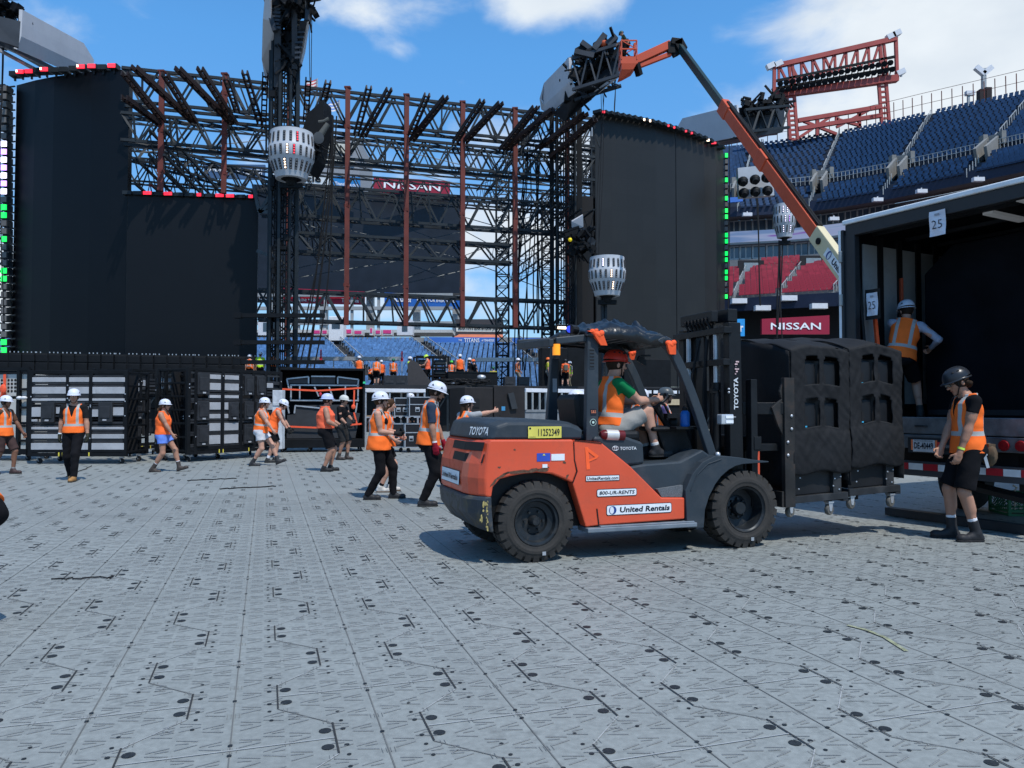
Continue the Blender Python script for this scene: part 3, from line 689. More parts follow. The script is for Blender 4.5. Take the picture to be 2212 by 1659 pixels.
sign('restaurant_sign', "white sign reading MARTIN'S BAR-B-QUE JOINT over an orange roof", [(985, 704), (1082, 705), (1082, 717), (985, 716)], mat('cream sign', (.75, .72, .64), .6), 97, [("MARTIN'S BAR-B-QUE JOIN", .05, .18, .97, .80, .03)], lm=M_black)
rf = thing('food_stall', 'low building with orange metal roof beneath the barbecue sign', 'building', tuple(P(1020, 735, 99))); ri = Matrix.Translation(-Vector(rf.location))
m_ = MB(); a, b_, c, d = [ri @ P(x, y, Y) for x, y, Y in ((1000, 718, 101), (1086, 719, 101), (1086, 729, 98.5), (978, 729, 98.5))]; m_.quad(a, b_, c, d); m_.quad(a+Vector((0, 3, -.5)), b_+Vector((0, 3, -.5)), c-Vector((0, 0, .2)), d-Vector((0, 0, .2))); m_.build('roof', mat('orange metal roof', (.50, .16, .09), .6, 0, .1, 1), rf)
m_ = MB(); m_.bar(ri @ P(985, 733, 101.5), ri @ P(1086, 733, 101.5), 3, 5); m_.build('wall', mat('dark stall wall', (.05, .05, .055), .8), rf)
# concourse building beyond the bleachers
cb = thing('concourse_building', 'dark grey concourse building with stalls above the bleachers', 'building', (-20, 100, 0)); ci = lambda v: Vector(v)-Vector((-20, 100, 0))
m_ = MB(); m_.bb(-46, -.5, 4, 12, 0, 11.6); m_.build('wall', mat('mottled concourse wall', (.14, .14, .135), .8, 0, .4, .3), cb)
m_ = MB()
for i in range(14):
    x = -45+i*3.6; m_.bb(x, x+.35, 3.4, 3.8, 9, 17)
for z in (12.6, 14.6, 16.4): m_.bb(-46, 12, 3.2, 3.7, z, z+.45)
m_.build('steel_frame', mat('pale steel frame', (.30, .31, .31), .7, 0, .15, .4), cb)
m_ = MB(); m_.bb(-46, 12, 3, 9, 11.5, 11.9); m_.build('walkway_slab', mat('pale slab', (.5, .5, .48), .8), cb)
M_pink = mat('pink stall panel', (.62, .05, .20), .5, 0, .15, 1)
for x0, x1, y0, y1 in ((676, 692, 713, 724), (695, 707, 713, 724), (710, 720, 716, 724), (744, 760, 711, 724), (764, 782, 714, 724), (798, 805, 708, 724), (810, 822, 713, 724), (826, 846, 712, 724)):
    a = P(x0, y1, 96); b_ = P(x1, y0, 96); o = thing('vendor_stall', 'pink fronted vendor booth %s' % {676: 'left of the white booth, first from the left', 695: 'left of the white booth, second from the left', 710: 'touching the left side of the white booth', 744: 'first to the right of the white booth', 764: 'second to the right of the white booth', 798: 'narrow one in the middle of the stall row', 810: 'just right of the narrow pink booth', 826: 'at the right end of the pink stall row'}[x0], 'stall', tuple(a), 0, 'pink vendor booths above the bleachers')
    m_ = MB(); W_ = b_.x-a.x; H_ = b_.z-a.z; m_.bb(0, W_, 0, 1.6, 0, H_); m_.build('body', mat('white stall', (.6, .58, .58), .6), o); m_ = MB(); m_.bb(.08, W_-.08, -.06, 0, H_*.3, H_*.92); m_.build('front_panel', M_pink, o)
a = P(727, 736, 94); o = thing('ticket_booth', 'tall white booth standing at the top of the bleacher stairs', 'booth', tuple(a)); m_ = MB(); m_.bb(-1.0, .8, 0, 1.8, 0, 3.0); m_.build('body', mat('white booth', (.68, .68, .68), .6), o, bevel=.05); m_ = MB(); m_.bb(-.6, .4, -.05, 0, 1.5, 2.2); m_.build('window', M_glass, o)
for x, lab in ((574, 'left'), (595, 'middle'), (874, 'right'), (1186//1, 'x')):
    if lab == 'x': continue
    a = P(x, 724, 98); o = thing('dormer', {'left': 'white gabled dormer front left of the stage mast', 'middle': 'white gabled dormer front behind the stage mast', 'right': 'white gabled dormer front above the right bleacher stairs'}[lab], 'dormer', tuple(a))
    m_ = MB(); m_.prism([(-1, 0), (1, 0), (1, 1.9), (0, 2.8), (-1, 1.9)], lambda p, d: Vector((p[0], d, p[1])), 0, 1.5); m_.build('gable', M_white, o); m_ = MB(); m_.bb(-.35, .35, -.05, 0, .5, 1.6); m_.build('window', M_glass, o)
# scoreboard with its signs
M_scr = mat('unlit scoreboard face', (.010, .013, .020), .4, 0, .25, .6)
sb = thing('scoreboard', 'huge unlit black scoreboard behind the stage trusses', 'scoreboard', tuple(P(800, 640, 106))); si = Matrix.Translation(-Vector(sb.location))
m_ = MB(); a, b_, c, d = [si @ P(x, y, Y) for x, y, Y in ((545, 398, 104), (997, 428, 108), (997, 633, 108), (545, 640, 104))]; k = Vector((0, 2.5, 0)); m_.add([a, b_, c, d, a+k, b_+k, c+k, d+k], [(0, 1, 2, 3), (7, 6, 5, 4), (0, 4, 5, 1), (1, 5, 6, 2), (2, 6, 7, 3), (3, 7, 4, 0)]); m_.build('display', M_scr, sb)
for x in (600, 700, 800, 900, 985):
    m_ = MB(); m_.bar(si @ P(x, 640, 108), Vector(((si @ P(x, 640, 108)).x, (si @ P(x, 640, 108)).y, -sb.location.z+11)), 1.0); m_.build('support_column', M_rail, sb)
sign('advertising_sign', 'crimson NISSAN sign on top of the scoreboard', [(807, 381), (972, 392), (971, 425), (806, 415)], M_sr, [103, 106, 106, 103], [('NISSAN', .13, .30, .87, .76, .012)])
sign('advertising_sign', 'white and blue bank sign on top of the scoreboard behind the round lamp cluster', [(590, 375), (716, 380), (716, 402), (590, 399)], mat('white sign face', (.6, .62, .62), .6), 103.5, [('Pinnacle', .1, .3, .82, .92, .03, M_black)])
sign('advertising_sign', 'blue sign reading TitansBank.com beside the white bank sign', [(716.3, 380), (777, 383), (777, 407), (716.3, 402)], mat('blue sign face', (.02, .20, .48), .6), 103.5, [('TitansBank.com', .12, .12, .97, .45, .02)])
sign('advertising_sign', 'crimson insurance sign under the scoreboard', [(612, 622), (787, 630), (787, 658), (612, 654)], M_sr, 104, [('FARM BUREAU', .04, .55, .46, .85), ('INSURANCE', .52, .55, .93, .85, .03), ('Home \u2022 Life', .15, .12, .42, .38), ('Tennessee', .72, .12, .93, .38)])
sign('advertising_sign', 'blue grocery sign under the scoreboard', [(830, 632), (998, 640), (998, 667), (830, 662)], mat('blue grocery sign', (.02, .12, .42), .6), 106, [('Kroger', .12, .2, .36, .85, .03), ('FRESH FOR EVERYONE', .42, .42, .9, .70, .02)])
sign('advertising_sign', 'dark OCI sign at the left end of the scoreboard', [(553, 630), (590, 631), (590, 654), (553, 653)], mat('dark sign face', (.02, .02, .025), .6), 104, [('OCI', .15, .25, .75, .6, .02)])
# hospitality block left behind truss with health sign, grey building with NISSAN
sign('advertising_sign', 'navy VANDERBILT HEALTH sign seen through the roof trusses', [(440, 354), (572, 356), (570, 388), (440, 384)], mat('navy sign', (.05, .10, .19), .6), 118, [('VANDERBILT', .05, .45, .5, .8, .02), ('V', .54, .3, .62, .9, .02), ('HEALTH', .66, .3, .97, .7, .02)])
gb = thing('video_board', 'grey NISSAN board building seen behind the cluster at the centre', 'building', tuple(P(710, 395, 125))); gi = Matrix.Translation(-Vector(gb.location)); q = lambda x, y, Y=125: gi @ P(x, y, Y)
m_ = MB(); k = Vector((0, 12, 0)); f = [q(655, 297), q(776, 302), q(776, 400), q(655, 400)]; m_.add(f+[p+k for p in f], [(0, 1, 2, 3), (7, 6, 5, 4), (0, 4, 5, 1), (1, 5, 6, 2), (2, 6, 7, 3), (3, 7, 4, 0)]); m_.build('wall', mat('grey cladding', (.26, .27, .29), .7), gb)
m_ = MB(); f = [q(670, 304, 124.8), q(762, 308, 124.8), q(762, 331, 124.8), q(670, 330, 124.8)]; m_.quad(*f); f = [q(670, 342, 124.8), q(766, 345, 124.8), q(766, 358, 124.8), q(670, 356, 124.8)]; m_.quad(*f); m_.build('panel', mat('pale panel', (.55, .53, .46), .6), gb, normals=False)
vs, fs, _ = text_pts('NISSAN', .01); m_ = MB(); a = q(668, 329, 124.4); xd = q(750, 333, 124.4)-a; ud = q(668, 310, 124.4)-a; m_.add([a+xd*u+ud*v_ for u, v_ in vs], fs); m_.build('lettering', M_black, gb, normals=False)
# flags
for x, y0, y1, lab, col in ((684, 170, 290, 'red and white striped flag on a pole behind the stage roof', (.55, .12, .12)), (732, 216, 270, 'small blue flag on a thin pole seen through the roof truss', (.12, .25, .6))):
    a = P(x, y1, 135); o = thing('flag', lab, 'flag', tuple(a)); h_ = P(x, y0, 135).z-a.z; m_ = MB(); m_.cyl((0, 0, 0), (0, 0, h_), .12, 6); m_.build('flagpole', M_rail, o)
    m_ = MB(); nn_ = 8
    for st_ in range(6):
        for i in range(nn_):
            f = lambda i_, j_: Vector((-i_*.30, .35*math.sin(i_*.9), h_-.1-j_*.28-.05*i_*i_*.35+.12*math.sin(i_*1.3)))
            m_.quad(f(i, st_), f(i+1, st_), f(i+1, st_+1), f(i, st_+1), st_ % 2)
    m_.build('cloth', [mat('flag a%d' % x, col, .8), mat('flag white', (.75, .72, .70), .8)], o, normals=False)
# ------------------------------------------------------------------ the concert stage
WA = rad(74.3); WD = Vector((math.sin(WA), math.cos(WA), 0)); WN = Vector((WD.y, -WD.x, 0))  # along the back wall / towards the camera
if WN.y > 0: WN = -WN
W0 = P(750, 880, 50)
def WX(x, off=0.0, z=0.0):
    """point of the stage wall line (moved off metres towards the camera) under photo column x"""
    d = pixdir(x, 880); o = W0+WN*off; t = (o.x*WN.x+o.y*WN.y)/(d.x*WN.x+d.y*WN.y); return Vector((d.x*t, d.y*t, z))
DZ = 2.77
st = thing('stage', 'long black stage deck across the field carrying crew and screens', 'stage', tuple(WX(600, 6)))

r_ = rel(st); a, b_, c, d = WX(-60, 6), WX(1600, 6), WX(1600, -14), WX(-60, -14)
M_deck = mat('black stage deck', (.018, .018, .02), .6, 0, .3, 1)
m_ = MB(); up = Vector((0, 0, DZ)); lo_ = Vector((0, 0, DZ-.22)); m_.add([r_(p+lo_) for p in (a, b_, c, d)]+[r_(p+up) for p in (a, b_, c, d)], [(0, 1, 2, 3), (7, 6, 5, 4), (0, 4, 5, 1), (1, 5, 6, 2), (2, 6, 7, 3), (3, 7, 4, 0)]); m_.build('deck', M_deck, st)
m_ = MB()
for k in range(-6, 30):
    p = a+(b_-a)*((k+6)/36); m_.bar(r_(p-WN*.4), r_(p-WN*.4+Vector((0, 0, DZ-.2))), .12)
    if k < 29: p2 = a+(b_-a)*((k+7)/36); m_.bar(r_(p-WN*.4+Vector((0, 0, .3))), r_(p2-WN*.4+Vector((0, 0, DZ-.5))), .06)
m_.build('scaffold_legs', M_truss, st)
m_ = MB(); m_.quad(r_(a-WN*1.2), r_(b_-WN*1.2), r_(b_-WN*1.2+lo_), r_(a-WN*1.2+lo_)); m_.quad(r_(a-WN*1.3), r_(b_-WN*1.3), r_(b_-WN*1.3+lo_), r_(a-WN*1.3+lo_)); m_.build('skirt', M_cable, st)
# ---- LED screens
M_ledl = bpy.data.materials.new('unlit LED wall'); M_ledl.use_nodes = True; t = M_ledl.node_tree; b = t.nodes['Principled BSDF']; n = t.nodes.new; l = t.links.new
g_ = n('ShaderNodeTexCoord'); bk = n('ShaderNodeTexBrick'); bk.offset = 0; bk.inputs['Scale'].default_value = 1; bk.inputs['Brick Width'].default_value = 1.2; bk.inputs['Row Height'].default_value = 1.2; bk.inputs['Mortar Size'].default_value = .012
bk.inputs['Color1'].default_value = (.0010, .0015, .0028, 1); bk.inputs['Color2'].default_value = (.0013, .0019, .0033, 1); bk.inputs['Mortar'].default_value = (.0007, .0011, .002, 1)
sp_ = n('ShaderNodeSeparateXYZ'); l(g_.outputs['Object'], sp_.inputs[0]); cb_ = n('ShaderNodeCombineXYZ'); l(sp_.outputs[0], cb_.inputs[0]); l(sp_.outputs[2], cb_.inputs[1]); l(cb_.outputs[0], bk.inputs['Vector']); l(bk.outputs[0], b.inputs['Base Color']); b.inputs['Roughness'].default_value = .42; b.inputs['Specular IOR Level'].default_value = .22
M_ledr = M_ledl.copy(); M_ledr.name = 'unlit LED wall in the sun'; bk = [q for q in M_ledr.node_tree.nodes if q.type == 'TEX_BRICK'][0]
bk.inputs['Color1'].default_value = (.0165, .0165, .016, 1); bk.inputs['Color2'].default_value = (.0185, .0185, .018, 1); bk.inputs['Mortar'].default_value = (.0145, .0145, .014, 1)  # lighter copy: faint sunlight on the right screen put into the colours
def glow(name, col, s): return mat(name, (.05, .05, .05), .5, emit=col, es=s)
GL = {'g': glow('green lit lamp', (.0, 1.0, .12), 1.6), 'w': glow('white lit lamp', (.75, .72, 1.0), 4.0), 'v': glow('violet lit lamp', (.55, .30, 1.0), 3.0), 'r': glow('red lit lamp', (1.0, .02, .05), 1.7), 'o': glow('warm white lamp', (1.0, .75, .55), 5.0), 'k': M_black}
M_lampoff = mat('unlit lamp face', (.12, .115, .11), .5, 0, .2, 1)
def curved(name, label, pts, z0, ztop, m, thick=.45, seams=()):
    """pts: plan points of the front face, ztop: top height for each"""
    o = thing(name, label, 'video screen', tuple(pts[0])); r = rel(o); mb = MB(); nP = len(pts); vs = []
    for i, p in enumerate(pts):
        q = (pts[min(i+1, nP-1)]-pts[max(i-1, 0)]); q.z = 0; q.normalize(); nb = Vector((-q.y, q.x, 0))
        if nb.y < 0: nb = -nb
        for pp, zz in ((p, z0), (p, ztop[i]), (p+nb*thick, ztop[i]), (p+nb*thick, z0)): vs.append(r(Vector((pp.x, pp.y, zz))))
    fs = []
    for i in range(nP-1):
        for k in range(4): fs.append((i*4+k, (i+1)*4+k, (i+1)*4+(k+1) % 4, i*4+(k+1) % 4))
    fs += [(0, 1, 2, 3), ((nP-1)*4+3, (nP-1)*4+2, (nP-1)*4+1, (nP-1)*4)]
    mb.add(vs, fs); mb.build('led_panel', m, o)
    return o
# tall left screen
def plan(cols, Ys): return [Vector((P(x, 880, Y).x, Y, 0)) for x, Y in zip(cols, Ys)]
cols = [22, 63, 104, 145, 186, 227, 268]; Ys = [48.8, 48.1, 47.6, 47.3, 47.0, 46.85, 46.8]
tl = plan(cols, Ys); ZT = P(268, 150, 46.8).z
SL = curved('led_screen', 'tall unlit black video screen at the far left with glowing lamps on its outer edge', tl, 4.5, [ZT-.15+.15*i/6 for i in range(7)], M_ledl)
r = rel(SL)
seq = 'kkkkkgkkgkwvwvwwkgkgkkgkkkgkkgkgggkkkkkkggg'
for i in range(34):
    y = 195+i*(757-195)/33; p = P(15.5, y, 48.6); cdn = {7: 'w', 8: 'v', 9: 'w', 10: 'v', 11: 'w', 12: 'v', 13: 'w', 15: 'g', 16: 'g', 19: 'g', 23: 'g', 24: 'g', 32: 'g', 33: 'g'}.get(i, 'n')
    mb = MB(); mb.box(r(p), (.40, .55, .40)); mb.bar(r(p+Vector((.1, 0, .2))), r(p+Vector((.5, 0, .25))), .08); o = mb.build('edge_light', M_truss, SL)
    mb = MB(); mb.box(r(p+Vector((-.02, -.30, 0))), (.34, .06, .34)); mb.build('lamp_face', M_lampoff if cdn == 'n' else GL[cdn], o)
for i, (x, y, cdn) in enumerate([(33, 160, 'k'), (50, 157, 'r'), (69, 156, 'r'), (86, 153, 'k'), (102, 152, 'r'), (122, 152, 'k'), (141, 151, 'k'), (162, 149, 'k'), (181, 146, 'r'), (204, 145, 'r'), (224, 146, 'k'), (247, 144, 'r')]):
    Yq = interp(cols, Ys, x); p = P(x, y+2, Yq); mb = MB(); mb.box(r(p), (.52, .5, .30)); mb.bar(r(p), r(p-Vector((0, 0, .4))), .1); o = mb.build('edge_light', M_truss, SL)
    if cdn != 'k': mb = MB(); mb.box(r(p+Vector((-.04, -.28, 0))), (.46, .06, .24)); mb.build('lamp_face', GL['r'], o)
    if i in (1, 4, 8): mb = MB(); mb.box(r(p+Vector((-.22, -.30, .02))), (.10, .06, .14)); mb.build('lamp_face', GL['o'], o)
# lower left screen
cols2 = [268.6, 340, 410, 480, 553]; pl = [WX(x, 0) for x in cols2]
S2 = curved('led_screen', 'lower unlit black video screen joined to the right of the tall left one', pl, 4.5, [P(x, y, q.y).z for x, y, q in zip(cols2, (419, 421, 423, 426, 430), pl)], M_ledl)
r = rel(S2)
for i in range(13):
    x = 278+i*22.2; y = 418+i*.75; q = WX(x, 0); p = P(x, y, q.y); cdn = {2: 'r', 4: 'r', 7: 'r', 9: 'r', 10: 'r', 12: 'r'}.get(i, 'k'); mb = MB(); mb.box(r(p), (.55, .5, .22)); o = mb.build('edge_light', M_truss, S2)
    if cdn == 'r': mb = MB(); mb.box(r(p+Vector((0, -.28, 0))), (.48 if i < 5 or i in (9, 10) else .25, .06, .19)); mb.build('lamp_face', GL['r'], o)
# right screen
cols3 = [1285, 1330, 1372, 1415, 1458, 1490, 1520, 1545, 1562]; tops = [245, 252, 260, 269, 282, 292, 303, 315, 326]
ZR = P(1285, 245, 54.1).z; pr_ = []
for x, y in zip(cols3, tops):
    d = pixdir(x, y); k = (ZR-CAM_H)/d.z; pr_.append(Vector((d.x*k, d.y*k, 0)))
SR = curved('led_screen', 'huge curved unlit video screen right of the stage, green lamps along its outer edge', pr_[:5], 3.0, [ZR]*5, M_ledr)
r = rel(SR)
mb = MB(); vs = []
q0 = pr_[4:]
for i, p in enumerate(q0):
    vs += [r(Vector((p.x+.05*(i == 0), p.y, 3.0))), r(Vector((p.x+.05*(i == 0), p.y, ZR))), r(Vector((p.x-.1, p.y+.45, ZR))), r(Vector((p.x-.1, p.y+.45, 3.0)))]
fs = [(i*4+k, (i+1)*4+k, (i+1)*4+(k+1) % 4, i*4+(k+1) % 4) for i in range(len(q0)-1) for k in range(4)]+[(0, 1, 2, 3), ((len(q0)-1)*4+3, (len(q0)-1)*4+2, (len(q0)-1)*4+1, (len(q0)-1)*4)]
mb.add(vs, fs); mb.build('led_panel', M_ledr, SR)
for i in range(22):
    t_ = i/21; x = lerp(1292, 1556, t_); Yq = interp(cols3, [p.y for p in pr_], x); y = interp(cols3, tops, x)-3; p = P(x, y, Yq-.5); mb = MB(); mb.box(r(p), (.62, .55, .22), 0, Matrix.Rotation(rad(-35), 3, 'Z')); mb.bar(r(p), r(p+Vector((0, .7, -.1))), .1)
    o = mb.build('edge_light', M_truss, SR); cdn = {1: 'r', 8: 'o', 9: 'o', 12: 'r', 13: 'r', 15: 'r', 16: 'r', 19: 'o', 20: 'r'}.get(i)
    if cdn: mb = MB(); mb.box(r(p+Vector((-.15, -.32, -.03))), (.40 if cdn == 'r' else .2, .06, .15)); mb.build('lamp_face', GL[cdn], o)
for i in range(24):
    y = 338+i*13.2; p = P(1567, y, 62.5); mb = MB(); mb.box(r(p), (.28, .5, .42)); o = mb.build('edge_light', M_truss, SR); cdn = {0: 'g', 4: 'g', 7: 'g', 9: 'g', 10: 'g', 11: 'n', 13: 'g', 14: 'g', 16: 'g', 17: 'g', 19: 'g', 20: 'g', 23: 'g'}.get(i, 'n')
    mb = MB(); mb.box(r(p+Vector((-.02, -.28, 0))), (.22, .05, .34)); mb.build('lamp_face', M_lampoff if cdn == 'n' else GL[cdn], o)
# rigging lines hanging in front of the right screen, from the canopy
# ---- stage roof frame
fr = thing('roof_structure', 'dark lattice stage roof frame with red oxide columns', 'stage frame', tuple(WX(800, 0))); r = rel(fr)
def zc(y): return P(750, y, 50).z
ZG = [(22.0, 20.0), (19.25, 17.6), (15.7, 13.7), (12.6, 11.4), (8.86, 6.99)]
ext = [(255, 1282), (255, 1282), (560, 1225), (640, 1100), (555, 1225)]
rq = random.Random(5)
for k, ((za, zb), (xa, xb)) in enumerate(zip(ZG, ext)):
    for off in (0, -9):
        if off and k > 1: continue
        n_ = max(1, int((WX(xb, off)-WX(xa, off)).length/9)); A = WX(xa, off, za); B = WX(xb, off, za)
        for j in range(n_):
            mb = MB(); truss(mb, r(A.lerp(B, j/n_)), r(A.lerp(B, (j+1)/n_)), .9, za-zb, 2.1 if off == 0 else 1.7, .17 if off == 0 else .12, .11 if off == 0 else .08)
            if off == 0 and k != 3:
                for _ in range(7):
                    t_ = rq.random(); p_ = A.lerp(B, (j+t_)/n_)+WN*.5; mb.bar(r(p_), r(p_+WD*rq.choice((-1, .9, .2, 0))*.8-Vector((0, 0, za-zb))), .10)
            mb.build('roof_truss', M_truss, fr, normals=False)
# red columns
for x, y0, y1 in ((350, 155, 413), (486, 161, 418), (751, 190, 702), (878, 206, 704), (999, 221, 706), (1112, 235, 708)):
    q = WX(x, .9); a = P(x, y0, q.y); b_ = P(x, y1, q.y); b_.x = a.x; mb = MB(); mb.bar(r(a), r(b_), .30, .34, 0, WN); mb.box(r(a), (.4, .4, .1))
    for i in range(3): mb.box(r(a.lerp(b_, (i+.5)/3)), (.33, .37, .2))
    mb.build('red_column', M_red, fr)
for x, y0, y1 in ((624, 150, 770), (1224, 250, 700)):
    q = WX(x, 1.5); a = P(x, y0, q.y); b_ = P(x, y1, q.y); b_.x = a.x; mb = MB(); mb.bar(r(a), r(b_), .24, .26, 0, WN); mb.build('red_column', M_red, fr)
# outrigger beams reaching forward from the top girder
OB = [((289, 144), (418, 264)), ((268, 158), (352, 260)), ((268, 210), (345, 268)), ((383, 147), (500, 266)), ((431, 147), (508, 268)), ((355, 160), (420, 262)), ((528, 155), (562, 267)), ((573, 160), (569, 268)), ((488, 168), (512, 240)), ((666, 171), (660, 260)), ((709, 177), (686, 257)), ((797, 188), (769, 291)), ((841, 192), (784, 294)), ((923, 204), (885, 294)), ((963, 209), (888, 304)), ((1042, 217), (982, 308)), ((1082, 222), (1002, 308)), ((1156, 231), (1082, 324)), ((1194, 237), (1090, 324)), ((1266, 245), (1160, 322)), ((1285, 258), (1190, 340))]
for (a, b_) in OB:
    q = WX(b_[0], .9); p1 = P(b_[0], b_[1], q.y); p0 = P(a[0], a[1], WX(a[0], 4.5).y)
    mb = MB(); d = (p0-p1).normalized(); sd_ = WD*.14
    for s_ in (-1, 1):
        mb.bar(r(p1+sd_*s_), r(p0+sd_*s_), .08, .28)
    for i in range(9): mb.bar(r(p1.lerp(p0, (i+.5)/9)-sd_), r(p1.lerp(p0, (i+.5)/9)+sd_), .14, .06)
    mb.build('outrigger_beam', M_redb, fr, normals=False)
# side frames going back, right end
for x, zz in ((1180, 21.0), (1215, 16.0), (1270, 14.5)):
    A = WX(x, 4, zz); B = A-WN*18+Vector((0, 0, -.6)); mb = MB(); truss(mb, r(A), r(B), .9, 1.4, 1.8, .10, .05); mb.build('side_truss', M_truss, fr, normals=False)
for x, zz in ((300, 16.4), (330, 18.2), (600, 16.0)):
    A = WX(x, 1, zz); B = A-WN*14+Vector((3.5, 0, -1.6)); mb = MB(); truss(mb, r(A), r(B), .9, 1.5, 1.6, .14, .08); mb.build('side_truss', M_truss, fr, normals=False)
# sloping ridge seen from the lower left screen
mb = MB(); A = P(270, 300, 52); B = P(620, 400, 60); truss(mb, r(A), r(B), .8, 1.3, 1.5, .15, .09); mb.build('side_truss', M_truss, fr, normals=False)
# thin bracing rods and cables
mb = MB()
for (x0, y0, x1, y1) in ((650, 470, 1000, 560), (640, 580, 1000, 500), (650, 480, 960, 600), (640, 600, 880, 560), (700, 425, 1000, 540), (1005, 470, 1110, 500), (1005, 500, 1210, 610), (880, 600, 1215, 470), (750, 640, 1110, 560), (660, 320, 1000, 400), (760, 300, 1180, 400), (300, 330, 600, 300), (1000, 560, 1215, 640)):
    q0 = WX(x0, -3); q1 = WX(x1, -4); mb.tri(r(P(x0, y0, q0.y)), r(P(x1, y1, q1.y)), .05)
mb.build('bracing_rods', M_truss2, fr, normals=False)
# trapezoid end piece at the left of the lower girder
mb = MB(); Yq = WX(600, 2).y
for s_ in ((600, 400, 560, 458), (560, 458, 600, 460), (600, 400, 600, 560), (560, 458, 548, 400), (555, 542, 600, 560), (620, 410, 560, 462)): mb.bar(r(P(s_[0], s_[1], Yq)), r(P(s_[2], s_[3], Yq)), .2)
mb.build('end_bracket', M_truss2, fr, normals=False)
# ---- lattice masts
def mast(label, x, y0, y1, Y, w_, zb=None, name='lattice_mast'):
    a = P(x, y0, Y); b_ = P(x, y1, Y); b_.x = a.x; zb = b_.z if zb is None else zb; o = thing(name, label, 'mast', (a.x, a.y, zb)); mb = MB(); tower(mb, (0, 0, 0), (0, 0, a.z-zb), w_, w_*.9, .13, .07); mb.build('lattice', M_truss, o, normals=False); return o
T1 = mast('tall lattice mast left of centre carrying the upper round lamp cluster', 617, -150, 800, 43.5, 1.05, DZ)
mb = MB()
for i in range(9): x = -.45+.11*i; mb.tube([(x, -.6, 0), (x+.05*math.sin(i), -.62, 12), (x, -.6, 26)], .035, 5)
for i in range(26): mb.box((random.uniform(-.5, .5), -.55, random.uniform(1, 24)), (random.uniform(.1, .35), .3, random.uniform(.15, .5)))
mb.build('cable_loom', M_black, T1, normals=False)
mb = MB(); mb.bar((.0, -.75, 0), (.0, -.75, 27), .14); mb.bar((.85, -.2, 0), (.85, -.2, 24), .17); mb.bar((-.8, 0, 0), (-.8, 0, 24), .14); mb.build('guide_rail', M_truss, T1, normals=False)
for z in (1.2, 2.3, 3.8): mb = MB(); mb.bar((-2.4, -.8, z), (2.6, -.8, z), .24, .22); mb.bar((-2.2, -.8, z-.15), (-2.2, -.8, z+.15), .4); mb.build('cross_arm', M_black, T1, normals=False)
T2 = mast('slim lattice mast standing before the bleachers, two red columns right of the scoreboard', 1085, 375, 832, 58, .95, DZ)
mast('lattice mast directly behind the rightmost red column of the frame', 1181, 420, 832, 60, .8, DZ)
T3 = mast('thick lattice mast beside the right video screen under the white canopy', 1221, 235, 832, 53, 1.25, DZ)
mb = MB()
for i in range(7): mb.tube([(-.6+.2*i, -.75, 0), (-.55+.18*i, -.8, 9), (-.6+.2*i, -.7, 20)], .05, 5)
mb.bar((.95, 0, 0), (.95, 0, 20), .35); mb.bar((-.95, .2, 0), (-.95, .2, 20), .3); mb.build('cable_loom', M_black, T3, normals=False)
mast('lattice mast just left of the right video screen in the rear', 1262, 300, 832, 64, 1.1, DZ)
mast('lattice mast at the extreme left edge beyond the tall screen', -8, 195, 800, 52, 1.0, DZ)
mb = MB(); q = WX(5, -3); truss(mb, P(-40, 195, 52), P(20, 190, 52), .8, 2.4, 2, .15, .1); truss(mb, P(-40, 255, 52), P(20, 252, 52), .8, .6, 2, .12, .1); tag(mb.build('roof_truss', M_truss, None, normals=False), 'short roof truss poking out left of the tall left screen', 'truss')
# hanging cable bundles
def hang(label, x, y0, y1, Y, n_=4, wob=.25, r0=.05, sag=None, group=None):
    a = P(x, y0, Y); b_ = P(x, y1, Y); mb = MB()
    for i in range(n_):
        o_ = Vector((random.uniform(-.2, .2), random.uniform(-.2, .2), 0)); e_ = Vector((random.uniform(-wob, wob)*2, 0, 0)); pts = []
        for k in range(9): t_ = k/8; pts.append(a.lerp(b_, t_)+o_*(1-t_)+e_*t_+Vector((math.sin(t_*5+i)*wob*.4, 0, 0))+(Vector((sag*t_*t_, 0, 0)) if sag else Vector()))
        mb.tube(pts, r0, 5)
    tag(mb.build('hanging_cables', M_cable, None, normals=False), label, 'cables', group)
hang('cable bundle hanging in a long slant right of the tall centre mast', 716, 250, 800, 47, 5, .3, .045, sag=-1.6)
hang('cable bundle hanging between the slim mast and the rightmost red column', 1140, 320, 800, 54, 5, .5, .045)
hang('cable bundle hanging just right of the rightmost red column', 1160, 330, 720, 55, 4, .3, .05)
hang('cable pair hanging left of the tall left screen', 5, 60, 700, 45, 3, .3, .03)
hang('pair of steel wires hanging right of the top centre fairing', 671, 8, 178, 44, 2, .02, .022)
hang('thin wires hanging down across the left third of the right screen', 1298, 175, 690, 49, 3, .35, .022)
hang('thin wires hanging from the canopy to the top of the right screen', 1325, 180, 248, 50, 2, .05, .03)
hang('cable bundle hanging in front of the upper stand between lamp panel and right screen edge', 1577, 310, 720, 60, 2, .15, .03)
hang('cable hanging below the white lamp panel before the red seats', 1637, 428, 660, 58, 2, .1, .05)
hang('cable hanging below the small round lamp cluster', 1683, 520, 740, 52, 3, .12, .05)
